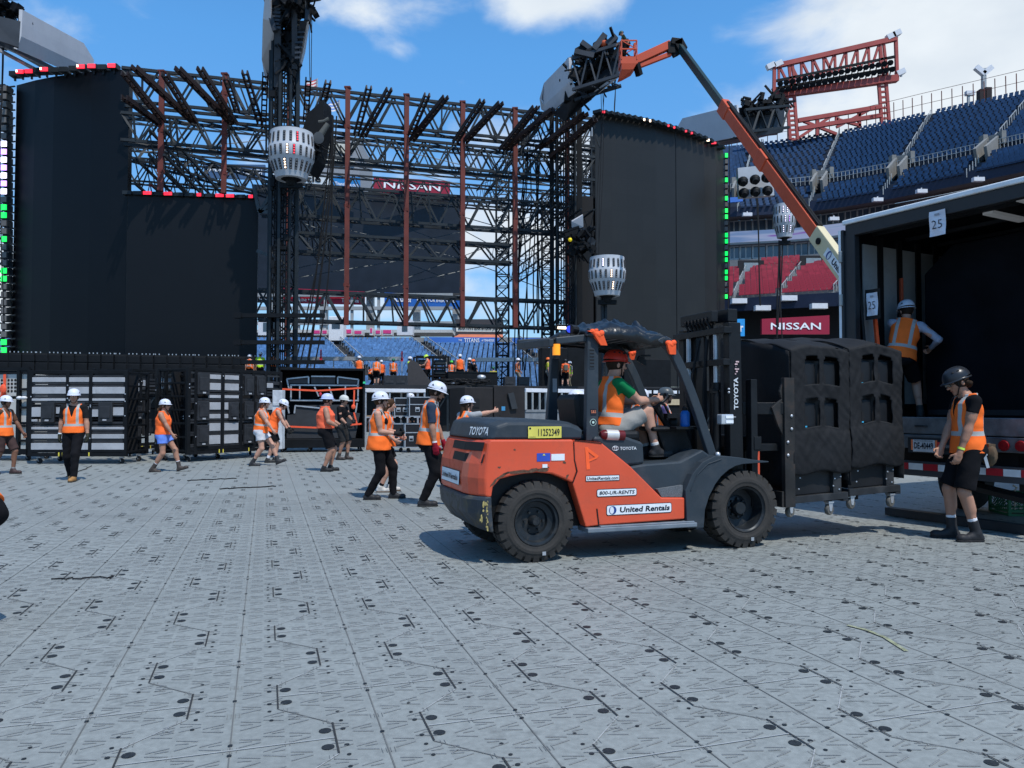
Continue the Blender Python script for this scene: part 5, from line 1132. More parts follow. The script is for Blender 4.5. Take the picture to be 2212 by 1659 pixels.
# chipped paint around the rear arch and scratches on the bumper
M_rust = mat('chipped rusty metal', (.10, .055, .035), .8, 0, .4, 30)
M_yel = mat('yellow primer scratch', (.33, .27, .10), .8, 0, .4, 30)
rq = random.Random(11); mb = MB()
def patch(mb, cx_, cz, rx, rz_, y=-.003, n_=11, mi=0, tilt=0):
    pts = []
    for k in range(n_):
        a = 6.283*k/n_; rr_ = rq.uniform(.55, 1.15); u, v_ = rx*rr_*math.cos(a), rz_*rr_*math.sin(a); pts.append(Vector((cx_+u*math.cos(tilt)-v_*math.sin(tilt), y, cz+u*math.sin(tilt)+v_*math.cos(tilt))))
    mb.add(pts, [tuple(range(n_))], mi)
for cx_, cz, rx, rz_, ti in ((-.17, .853, .13, .016, .05), (-.02, .862, .10, .02, .1), (.08, .868, .07, .024, 0), (-.31, .826, .07, .012, .5), (-.40, .765, .06, .012, .9), (.33, .80, .03, .012, .8), (-.28, .845, .05, .012, .3), (.30, .93, .02, .012, 0), (-.35, .9, .02, .01, 0), (-.20, 1.06, .012, .008, 0), (.12, .885, .04, .01, 0)): patch(mb, cx_, cz, rx, rz_, tilt=ti)
mb.build('paint_chips', M_rust, fk, normals=False)
mb = MB()
for i in range(10): patch(mb, rq.uniform(-.53, -.46), rq.uniform(.34, .63), rq.uniform(.004, .012), rq.uniform(.01, .045), y=-.004, n_=7, tilt=rq.uniform(-.3, .3))
for i in range(9): patch(mb, -.465+rq.uniform(-.008, .008), .36+.26*i/9, .005, .013, y=-.0055, n_=8)
mb.build('bumper_scratches', M_yel, fk, normals=False)
# side panel, sill, cowl
sp_ = [(.397, 1.143), (.686, 1.112), (1.002, .872), (1.344, .557), (1.603, .547), (1.601, .335), (.649, .318), (.52, .309), (.385, .725), (.430, .84), (.405, .949)]
for nm, d0, d1 in (('side_panel', .0, .14), ('side_panel', W-.14, W)): mb = MB(); mb.prism(sp_, yz, d0, d1); mb.build(nm, M_fo, fk, bevel=.012)
mb = MB(); mb.prism([(.393, 1.12), (.401, 1.12), (.408, .95), (.436, .84), (.39, .73), (.383, .73), (.427, .84), (.399, .95)], yz, -.003, .01); mb.bar((.405, -.002, 1.138), (.69, -.002, 1.106), .008); mb.bar((.635, -.003, .48), (.655, -.003, .325), .01); mb.build('panel_gap', M_cable, fk, normals=False)
mb = MB(); mb.bb(-.40, 2.2, .16, W-.16, .30, .86); mb.bb(.3, 1.05, .15, W-.15, .8, 1.12); mb.build('chassis', M_fk, fk)
mb = MB(); mb.bb(.52, 1.716, -.05, .2, .258, .302); mb.bb(.66, 1.70, -.03, .16, .300, .316); mb.build('step', mat('worn grey step', (.16, .19, .22), .5, .3, .2, 6, dirt=.4), fk, bevel=.008)
mb = MB(); mb.prism([(.64, 1.12), (.66, 1.17), (.98, 1.17), (1.20, 1.10), (1.21, .885), (1.0, .87), (.70, 1.10)], yz, .10, W-.2); mb.build('seat_cowl', M_fg, fk, bevel=.03)
# front floor body, steps and fender
fb = [(1.0, .862), (1.21, .888), (1.60, .905), (1.86, 1.02), (2.05, .90), (1.9, .60), (1.79, .30), (1.61, .30), (1.60, .55), (1.40, .56), (1.345, .566)]
mb = MB(); mb.prism(fb, yz, .075, .40); mb.build('front_body', M_fg, fk, bevel=.02)
mb = MB(); mb.prism(fb, yz, W-.40, W-.075); mb.build('front_body', M_fg, fk, bevel=.02)
mb = MB(); mb.prism([(1.31, .64), (1.60, .67), (1.60, .552), (1.36, .56)], yz, .03, .074); mb.build('foot_step', mat('step tread', (.10, .11, .12), .8, 0, .3, 90, .3, 120), fk)
fo = [(1.60, .62), (1.62, .245), (1.81, .240), (1.826, .42), (1.875, .55), (1.947, .67), (2.02, .75), (2.104, .81), (2.19, .85), (2.282, .868), (2.42, .873), (2.60, .878), (2.60, .890), (2.40, .912), (2.25, .935), (2.144, .948), (1.95, .96), (1.80, .90), (1.68, .78)]
for d0, d1 in ((-.02, .36), (W-.36, W+.02)): mb = MB(); mb.prism(fo, yz, d0, d1); mb.build('fender', M_fg, fk, bevel=.012)
mb = MB(); mb.tube([(1.66, -.024, .62), (1.74, -.024, .78), (1.86, -.024, .88), (2.02, -.024, .925)], .006, 5); mb.build('fender_crease', M_fg, fk)
mb = MB(); mb.bb(1.2, 1.95, .4, W-.4, .86, .90); mb.build('floor_plate', M_fk, fk)
mb = MB(); mb.prism([(1.52, 1.24), (1.88, 1.25), (2.02, .90), (1.66, .90), (1.60, 1.05)], yz, .42, W-.15); mb.bb(1.45, 1.75, .35, .95, 1.20, 1.25); mb.build('dashboard', M_fk, fk, bevel=.03)
# wheels
def wheel(a, d, R, w_, side, rimr):
    Mx = Matrix.Translation((a, d, R-.005)) @ Matrix.Rotation(rad(90)*side, 4, 'X')
    mb = MB(); mb.lathe([(rimr*.2, -.03), (rimr*.55, -.03), (rimr*.6, .0), (rimr*.82, .01), (rimr*.88, .055), (rimr*.97, .06), (rimr, .075), (rimr*1.0, .0), (rimr*.9, -.16)] if R < .39 else [(rimr*.1, -.10), (rimr*.5, -.10), (rimr*.55, -.11), (rimr*.86, -.10), (rimr*.9, .05), (rimr*.97, .06), (rimr, .075), (rimr, .0), (rimr*.9, -.16)], Mx, 36)
    if R < .39: mb.lathe([(0, .055), (.035, .055), (.05, .03), (.055, -.03)], Mx, 16)
    else: mb.lathe([(0, -.02), (.06, -.02), (.075, -.04), (.08, -.10)], Mx, 18)
    for k in range(6 if R < .39 else 8):
        t_ = 6.283*k/(6 if R < .39 else 8); r2 = rimr*.42 if R < .39 else rimr*.40; p0 = Mx @ Vector((r2*math.cos(t_), r2*math.sin(t_), -.03 if R < .39 else -.10)); p1 = Mx @ Vector((r2*math.cos(t_), r2*math.sin(t_), .0 if R < .39 else -.07)); mb.cyl(p0, p1, .013, 6)
    o = mb.build('wheel', mat('dark wheel rim', (.018, .022, .026), .4, .3, .3, 6, dirt=.4, dirtcol=(.09, .08, .07), dscale=9), fk, smooth=True)
    mb = MB(); R1 = R-.02
    mb.lathe([(rimr+.004, -w_), (R1-.05, -w_), (R1, -w_+.03), (R1, .03), (R1-.03, .062), (R1-.05, .070), (rimr+.075, .080), (rimr+.05, .082), (rimr+.03, .074), (rimr+.004, .07)], Mx, 60)
    n_ = 26
    for k in range(n_):
        t0 = 6.283*(k+.10)/n_; t1 = 6.283*(k+.80)/n_; sl = .035
        def C_(t_, r, z): return Mx @ Vector((r*math.cos(t_), r*math.sin(t_), z))
        for z0, z1, sh in ((.072, -.04, 1), (-w_, -w_+.12, -1)):
            q = [C_(t0, R1-.055, z0), C_(t1, R1-.055, z0), C_(t1, R-.008, z0-.018*sh), C_(t0, R-.008, z0-.018*sh), C_(t0+sl, R1-.02, z1), C_(t1+sl, R1-.02, z1), C_(t1+sl, R, z1), C_(t0+sl, R, z1)]
            mb.add(q, [(0, 1, 2, 3), (4, 7, 6, 5), (3, 2, 6, 7), (1, 5, 6, 2), (0, 3, 7, 4), (0, 4, 5, 1)])
    mb.build('tyre', mat('dusty solid tyre rubber', (.030, .028, .026), .85, 0, .2, 6, .15, 40, dirt=.45, dirtcol=(.075, .068, .06), dscale=8), o, normals=True)
    mb = MB(); mb.add([Mx @ Vector((x_, y_, .0835)) for x_, y_ in ((.05, -rimr-.09), (.085, -rimr-.09), (.085, -rimr-.055), (.05, -rimr-.055))], [(0, 1, 2, 3)]); mb.build('tyre_tag', M_alu, o, normals=False)
for a, R, w_, rr_ in ((.025, .385, .20, .222), (2.335, .405, .24, .235)):
    wheel(a, .08, R, w_, 1, rr_); wheel(a, W-.08, R, w_, -1, rr_)
# overhead guard
mb = MB(); mb.prism([(.585, 1.12), (.72, 1.12), (.725, 2.16), (.70, 2.21), (.62, 2.20), (.605, 2.14)], yz, .13, .21); mb.build('rear_pillar', M_fg, fk, bevel=.012)
mb = MB(); mb.prism([(.585, 1.28), (.71, 1.28), (.735, 2.20), (.655, 2.20)], yz, W-.30, W-.22); mb.build('rear_pillar', M_fg, fk, bevel=.012)
FP = [(2.03, .93), (1.95, 1.15), (1.86, 1.40), (1.77, 1.62), (1.69, 1.80), (1.61, 1.95), (1.55, 2.04), (1.48, 2.11), (1.40, 2.15)]
for d in (.16, W-.26):
    mb = MB()
    mb.loft([[Vector((a-.045, d-.035, z-.018)), Vector((a+.045, d-.035, z+.018)), Vector((a+.045, d+.035, z+.018)), Vector((a-.045, d+.035, z-.018))] for a, z in FP]); mb.build('front_pillar', M_fg, fk, bevel=.01)
mb = MB()
for d in (.17, W-.26): mb.bar((.62, d, 2.20), (1.45, d, 2.155), .07, .07)
for a in (.66, .82, .98, 1.14, 1.30, 1.42): mb.bar((a, .17, 2.19), (a, W-.26, 2.19), .05, .04)
mb.bar((.22, W-.35, 2.16), (.66, W-.30, 2.20), .05, .05); mb.bar((.30, .22, 2.10), (.64, .18, 2.14), .05, .07); mb.bar((.25, .2, 2.08), (.25, W-.3, 2.12), .05, .08); mb.build('overhead_guard', M_fg, fk, bevel=.01)
# black plastic sheet with knotted cloth
M_plas = mat('black bin liner plastic', (.006, .006, .0065), .30, 0, .2, 4, .5, 14, spec=.5)
nu, nv = 46, 30; mb = MB(); vs = []
for i in range(nu+1):
    for j in range(nv+1):
        u, v_ = i/nu, j/nv; ang = (v_)*math.pi*1.0; a = lerp(.58, 1.60, u); yc = lerp(.12, W-.22, (1-math.cos(ang))/2); ez = math.sin(ang)**.5 if 0 < v_ < 1 else 0
        nzv = noise.noise(Vector((a*5, yc*5, 3)))*.05+noise.noise(Vector((a*16, yc*14, 7)))*.028+abs(noise.noise(Vector((a*9, yc*24, 1))))*.03
        env = math.sin(math.pi*min(1, max(0, u*1.02)))**.35 if 0 < u < 1 else 0
        z = 2.155+ez*(.19+nzv*1.6)*env-.06*u-(1-ez)*(.012+.07*max(0, u-.45))*env*(1+math.sin(a*11)*.5); vs.append(Vector((a, yc+(nzv*.5-.015)*(1 if v_ < .5 else -1), z)))
mb.add(vs, [(i*(nv+1)+j, (i+1)*(nv+1)+j, (i+1)*(nv+1)+j+1, i*(nv+1)+j+1) for i in range(nu) for j in range(nv)]); o = mb.build('plastic_cover', M_plas, fk, smooth=False); md = o.modifiers.new('s', 'SOLIDIFY'); md.thickness = .01
for p in o.data.polygons: p.use_smooth = True
M_or2 = mat('fluorescent orange cloth', (.85, .10, .025), .7, 0, .12, 20)
def knot(c, s, tail):
    mb = MB(); c = Vector(c); mb.ball(c, (.060*s, .035*s, .038*s), 10, 7, 0, Matrix.Rotation(.5, 3, 'Y')); mb.ball(c+Vector((.03*s, -.01, .015*s)), (.04*s, .03*s, .03*s), 8, 6, 0, Matrix.Rotation(-.7, 3, 'Y')); mb.loft([[c+Vector((x_*.05*s, y_*.03*s, 0)) for x_, y_ in ((-1, -1), (1, -1), (1, 1), (-1, 1))], [c+Vector(tail)+Vector((x_*.035*s, y_*.01, 0)) for x_, y_ in ((-1, -1), (1, -1), (1, 1), (-1, 1))]]); mb.build('cloth_tie', M_or2, fk, smooth=True)
knot((.70, .10, 2.16), 1.0, (.06, -.01, -.10)); knot((1.52, .12, 2.09), 1.0, (.02, -.01, -.10)); knot((1.64, W-.28, 2.07), .8, (0, 0, -.07)); knot((.66, .11, 2.19), .7, (-.05, 0, .01))
# lamps
mb = MB(); mb.cyl((.31, .22, 1.96), (.31, .22, 2.07), .038, 12); mb.build('beacon', mat('amber beacon', (.9, .30, .02), .3, emit=(1, .32, .02), es=.55), fk, smooth=True)
mb = MB(); mb.cyl((.31, .22, 2.07), (.31, .22, 2.12), .02); mb.build('beacon_cap', M_fk, fk); mb = MB(); mb.cyl((.31, .22, 1.93), (.31, .22, 1.96), .042, 12); mb.build('beacon_mount', M_fk, fk)
o_ = FLC(850, 85, .3); mb = MB(); mb.box(o_, (.10, .06, .05)); o = mb.build('work_lamp', M_fk, fk, bevel=.01); mb = MB(); mb.box(o_+Vector((.0, -.035, -.012)), (.085, .01, .022)); mb.build('lens', GL['o'], o)
o_ = FLC(900, 100, .3); mb = MB(); mb.cyl(o_-Vector((.0, .02, 0)), o_+Vector((.09, .04, 0)), .05, 12); o = mb.build('blue_spot_lamp', M_fk, fk); mb = MB(); mb.disc(o_-Vector((0, .025, 0)), (0, -1, 0), .036, 12); mb.build('lens', mat('blue lens', (.02, .04, .5), .3, emit=(.05, .1, 1), es=.5), o, normals=False)
o_ = FLC(1858, 650, .14); mb = MB(); mb.box(o_, (.15, .09, .105)); mb.bar(o_+Vector((.07, 0, .02)), o_+Vector((.2, .1, .02)), .02); o = mb.build('headlamp', mat('chrome lamp', (.5, .52, .55), .25, .5), fk, bevel=.02); mb = MB(); mb.box(o_+Vector((.02, -.048, .025)), (.09, .01, .028)); mb.box(o_+Vector((.02, -.048, -.025)), (.09, .01, .028)); mb.build('lens', mat('clear lens', (.7, .72, .75), .15), o)
o_ = FLC(1812, 866, .10); mb = MB(); mb.ball(o_, .028); mb.build('side_marker', mat('chrome lamp', (.5, .52, .55), .25, .5), fk, smooth=True)
# seat, steering, levers
mb = MB(); mb.bb(.80, 1.30, .34, .90, 1.10, 1.215); mb.build('seat', M_fk, fk, bevel=.04)
mb = MB(); mb.prism([(.61, 1.22), (.82, 1.22), (.79, 1.50), (.77, 1.58), (.60, 1.59), (.57, 1.53)], yz, .36, .88); mb.build('seat_back', M_fk, fk, bevel=.04)
WHC = Vector((1.60, .62, 1.50)); mb = MB(); ax_ = Vector((-.55, 0, .83)).normalized(); X_ = ax_.cross(Vector((0, 1, 0))).normalized(); mb.tube([WHC+(X_*math.cos(t_*.3142)+Vector((0, 1, 0))*math.sin(t_*.3142))*.18 for t_ in range(21)], .014, 8); mb.bar(WHC, WHC+X_*.18, .03); mb.bar(WHC, WHC-X_*.18, .03); mb.tube([WHC, WHC+Vector((.28, 0, -.40))], .035, 8); mb.build('steering_wheel', M_fk, fk, smooth=True)
mb = MB(); mb.tube([WHC+Vector((.10, .1, .02)), WHC+Vector((.20, .1, -.02)), WHC+Vector((.30, .1, -.20)), WHC+Vector((.36, .1, -.42))], .016, 6); mb.tube([WHC+Vector((.05, .22, 0)), WHC+Vector((.18, .22, .02)), WHC+Vector((.3, .22, -.3))], .02, 6); mb.ball(WHC+Vector((.26, .05, -.22)), (.08, .10, .10)); mb.box(WHC+Vector((.2, -.05, -.14)), (.16, .1, .05)); mb.build('levers', M_fk, fk, smooth=True)
# mirror
mb = MB(); mb.tube([FLC(1400, 260, .6), FLC(1340, 262, .6)], .01, 6); mb.box(FLC(1345, 290, .6), (.10, .03, .06), 0, Matrix.Rotation(.5, 3, 'Y')); mb.bar(FLC(1345, 262, .6), FLC(1372, 320, .6), .02); mb.build('mirror', M_fk, fk)
# fire extinguisher lying by the seat
e0, e1 = FLC(1110, 745, .12), FLC(1235, 750, .12); mb = MB(); mb.tube([e0+Vector((-.03, 0, 0)), e0, e0.lerp(e1, .5), e1], [.03, .05, .052, .052], 14, 0); o = mb.build('fire_extinguisher', mat('dark red bottle', (.10, .01, .012), .3), fk, smooth=True); mb = MB(); mb.tube([e0.lerp(e1, .12), e0.lerp(e1, .7)], [.054, .054], 14); mb.build('label', mat('silver label', (.55, .53, .5), .35, .3), o, smooth=True)
# mast: outer channels, inner stage, crossheads, cylinders, chains
mb = MB()
for d in (.22, W-.34):
    mb.prism([(2.30, .35), (2.47, .35), (2.44, 2.36), (2.29, 2.36)], yz, d, d+.11)
mb.build('outer_mast', M_fk, fk, bevel=.008)
mb = MB()
for d in (.36, W-.45): mb.prism([(2.40, .35), (2.52, .35), (2.50, 2.50), (2.38, 2.50)], yz, d, d+.09)
mb.bb(2.36, 2.48, .33, W-.34, 2.38, 2.52); mb.build('inner_mast', M_fk, fk, bevel=.008)
mb = MB(); pass
for q_ in ((2.22, 2.32, .2, W-.22, 2.24, 2.31), (2.22, 2.32, .22, W-.24, 1.90, 1.97), (2.2, 2.34, .25, W-.25, .6, .72), (2.20, 2.28, .40, W-.42, 2.38, 2.50)): mb = MB(); mb.bb(*q_); mb.build('cross_member', M_fk, fk, bevel=.006)
for d in (.42, W-.5): mb = MB(); mb.cyl((2.26, d, .6), (2.26, d, 1.72), .05, 12); o = mb.build('lift_cylinder', M_fk, fk, smooth=True); mb = MB(); mb.cyl((2.26, d, 1.72), (2.26, d, 2.30), .027, 12); mb.build('piston', M_alu, o, smooth=True)
mb = MB()
for d in (.62, .66, W-.7): mb.bar((2.35, d, .6), (2.35, d, 2.4), .03, .02)
for k in range(7): mb.tube([(2.24, .48+.07*k, 2.30), (2.18, .50+.07*k, 2.42), (2.24, .49+.07*k, 2.46), (2.30, .5+.07*k, 2.36)], .014, 6)
mb.tube([(2.24, .55, 2.2), (2.2, .56, 1.7), (2.22, .60, 1.3), (2.26, .6, .9)], .02, 6); mb.tube([(2.24, .7, 2.2), (2.15, .72, 1.8), (2.2, .7, 1.2)], .018, 6); mb.build('hoses_and_chains', M_cable, fk, smooth=True)
mb = MB(); mb.box((2.23, .40, 1.63), (.09, .05, .05)); mb.box((2.26, .36, 1.63), (.02, .03, .02)); mb.build('mast_bracket', M_fk, fk)
for z_ in (1.645, 1.61): mb = MB(); mb.ball((2.27, .20, z_), .013); mb.build('bolt', M_alu, fk, smooth=True)
# carriage and side posts that hold the load, forks
mb = MB(); mb.bb(2.55, 2.64, .15, W-.15, .5, .66); mb.bb(2.55, 2.64, .15, W-.15, 1.0, 1.14); mb.bar((2.5, .30, 1.44), (2.93, .14, 1.44), .06, .13); mb.bb(2.52, 2.60, .16, .26, .40, 1.75); mb.bb(2.60, 2.9, .2, W-.2, .98, 1.06); mb.build('carriage', M_fk, fk, bevel=.006)
mb = MB(); mb.bb(2.90, 3.03, .10, .16, .38, 1.77); mb.bb(2.87, 2.90, .12, W-.4, .38, .55); mb.prism([(2.76, 1.45), (2.90, 1.55), (2.90, 1.15), (2.84, 1.25)], yz, .13, .16); mb.prism([(2.86, 1.62), (2.90, 1.72), (2.90, 1.5)], yz, .13, .16); mb.build('side_post', mat('rusty dark steel plate', (.028, .027, .026), .6, .3, .4, 4, .1, dirt=.5, dirtcol=(.09, .05, .035), dscale=4), fk, bevel=.005)
for z_, dx in ((1.36, .02), (1.22, .02), (1.08, -.03), (.94, -.03)): mb = MB(); mb.ball((2.965+dx, .095, z_), (.017, .012, .017)); mb.build('bolt', M_alu, fk, smooth=True)
for d in (.45, W-.55): mb = MB(); mb.bb(2.64, 2.70, d, d+.14, .38, 1.1); mb.bb(2.64, 4.2, d, d+.14, .38, .43); mb.build('fork', M_fk, fk, bevel=.005)
mb = MB(); mb.bb(2.60, 2.65, .2, .24, .45, .98); mb.build('orange_stay', M_fo, fk)
# ---- markings
M_dk = mat('dark lettering', (.010, .012, .02), .5); M_sil = mat('silver lettering', (.55, .58, .60), .4); M_lab = mat('label white', (.68, .70, .72), .5, 0, .06, 10)
def label(name, x0, x1, z0, z1, y, m, r_=.02, parent=fk, border=None):
    def rrect(x0, x1, z0, z1, r_, y):
        pts = []
        for cx_, cz, a0 in ((x1-r_, z1-r_, 0), (x0+r_, z1-r_, 1), (x0+r_, z0+r_, 2), (x1-r_, z0+r_, 3)):
            for k in range(4): a = (a0+k/3)*math.pi/2; pts.append(Vector((cx_+r_*math.cos(a), y, cz+r_*math.sin(a))))
        return pts
    mb = MB(); p = rrect(x0, x1, z0, z1, r_, y); mb.add(p, [tuple(range(len(p)))], 0)
    ms = [m]
    if border:
        mb.m[-1] = 1; p = rrect(x0+.006, x1-.006, z0+.006, z1-.006, max(r_-.004, .002), y-.0015); mb.add(p, [tuple(range(len(p)))], 0); ms = [m, border]
    return mb.build(name, ms, parent, normals=False)
def ftext(st, x0, x1, z0, z1, y, m, parent, bold=.02, slant=0.0, xz=None):
    return text(st, (x0, y, z0), (1, 0, 0), (0, 0, 1), x1-x0, z1-z0, m, parent, bold=bold, lift=.0015, slant=slant)
lb = label('rental_label', .735, 1.452, .408, .508, -.004, M_lab, .02, border=M_dk)
ftext('United Rentals', .875, 1.425, .432, .486, -.006, M_dk, lb, .03, .15)
mb = MB(); mb.disc((.802, -.0075, .458), (0, -1, 0), .040, 20); mb.disc((.792, -.009, .458), (0, -1, 0), .022, 16, 1, ry=.034); mb.build('logo', [mat('logo navy', (.02, .05, .2), .5), mat('logo grey white', (.6, .62, .65), .5)], lb, normals=False)
lb = label('phone_label', .633, 1.065, .590, .665, -.004, M_lab, .018, border=M_dk); ftext('800-UR-RENTS', .658, 1.035, .610, .645, -.006, M_dk, lb, 0.02, .2)
lb = label('web_label', .518, .878, .742, .798, -.004, M_lab, .004, border=M_dk); ftext('UnitedRentals.com', .530, .862, .755, .785, -.006, M_dk, lb, .02, .15)
lb = label('number_label', -.064, .272, 1.163, 1.272, .004, mat('yellow label', (.62, .54, .10), .5), .003); ftext('11252349', .035, .252, 1.183, 1.250, .002, M_dk, lb, .01); ftext('UNITED RENTALS', -.055, .01, 1.170, 1.178, .002, M_dk, lb, .01)
mb = MB(); mb.disc((-.045, .0015, 1.255), (0, -1, 0), .010, 10); mb.build('logo', M_dk, lb, normals=False)
mb = MB()
for s_, e_ in (((.52, .865), (.565, 1.07)), ((.565, 1.07), (.645, .975)), ((.645, .975), (.56, .92))):
    pass
mb.add([Vector((x_, -.004, z_)) for x_, z_ in ((.512, 1.072), (.545, 1.070), (.565, .858), (.528, .856))], [(0, 1, 2, 3)]); mb.add([Vector((x_, -.0048, z_)) for x_, z_ in ((.520, 1.072), (.548, 1.060), (.655, .985), (.64, .962), (.60, .985), (.535, 1.035))], [(0, 1, 2, 3, 4, 5)]); mb.add([Vector((x_, -.0052, z_)) for x_, z_ in ((.655, .985), (.64, .962), (.542, .925), (.540, .948))], [(0, 1, 2, 3)]); mb.build('painted_letter', mat('bright orange tape', (.95, .12, .03), .6), fk, normals=False)
lb = label('warning_label', .02, .155, .945, 1.022, -.004, mat('blue label', (.03, .07, .38), .5), .003); mb = MB(); mb.add([(.075, -.006, 1.0), (.105, -.006, 1.0), (.09, -.006, 1.018)], [(0, 1, 2)]); mb.build('warning_triangle', mat('yellow label', (.62, .54, .10), .5), lb, normals=False); mb = MB(); mb.bb(.165, .300, -.005, -.003, .950, 1.012); mb.build('white_sticker', M_lab, fk); mb = MB(); mb.bb(.075, .125, -.005, -.003, .885, .918); mb.build('small_sticker', M_lab, fk)
ftext('TOYOTA', .935, 1.118, 1.030, 1.062, .098, M_sil, fk, .02); mb = MB()
for rx_, rz_ in ((.034, .022), (.012, .020)): mb.tube([(.885+rx_*math.cos(k*.3142), .097, 1.048+rz_*math.sin(k*.3142)) for k in range(21)], .0028, 4)
mb.tube([(.885+.02*math.cos(k*.3142), .097, 1.060+.008*math.sin(k*.3142)) for k in range(21)], .0028, 4); mb.build('emblem', M_sil, fk, normals=False)
text('TOYOTA', (-.535, .34, 1.185), (.11, -.29, 0), (.035, .0, .12), .30, .082, M_sil, fk, bold=.02, lift=.02)
tt = text('TOYOTA', (2.395, .215, 1.43), (0, 0, 1), (-1, 0, 0), .34, .055, M_sil, fk, bold=.03, lift=.004)
mb = MB()
for k_ in range(6): mb.bb(2.355+.012*(k_ % 2), 2.370+.018*(k_ % 3), .208, .212, 1.80+.026*k_, 1.815+.026*k_)
mb.build('worn_sticker', mat('white red sticker', (.55, .38, .38), .6, 0, .4, 40), fk)
mb = MB()
for z0, z1, e, mi in ((.705, .845, .012, 1), (.712, .838, .016, 0)): mb.quad((-.612-e, 1.08, z0), (-.612-e, .40, z0), (-.605-e, .40, z1), (-.605-e, 1.08, z1), mi)
mb.build('rear_label', [M_lab, M_dk], fk, normals=False); text('United Rentals', (-.632, 1.04, .748), (0, -1, 0), (0.01, 0, 1), .60, .055, M_dk, fk, bold=.03, lift=.003)
for i in range(6): mb = MB(); mb.bb(.625, .670, .122, .131, 1.845+.032*i, 1.858+.032*i); mb.build('vent_slot', M_cable, fk)
mb = MB(); mb.bb(.618, .677, .1245, .132, 1.83, 2.03); mb.build('vent_panel', M_fg, fk, bevel=.002)
mb = MB(); mb.bb(.632, .694, .126, .13, 1.375, 1.435); mb.build('square_sticker', M_dk, fk); text('S&S', (.637, .126, 1.395), (1, 0, 0), (0, 0, 1), .052, .028, mat('orange print', (.8, .25, .12), .5), fk, lift=.002)
mb = MB(); mb.disc((.660, .1285, 1.305), (0, -1, 0), .034, 20); mb.disc((.660, .127, 1.305), (0, -1, 0), .029, 20, 1); mb.disc((.660, .1255, 1.305), (0, -1, 0), .013, 16, 0); mb.build('round_sticker', [mat('pale green print', (.45, .6, .52), .5), M_dk], fk, normals=False)
mb = MB(); mb.bb(.650, .700, W-.305, W-.300, 1.62, 1.77); mb.build('instruction_sticker', mat('grey sticker', (.30, .31, .33), .6), fk)
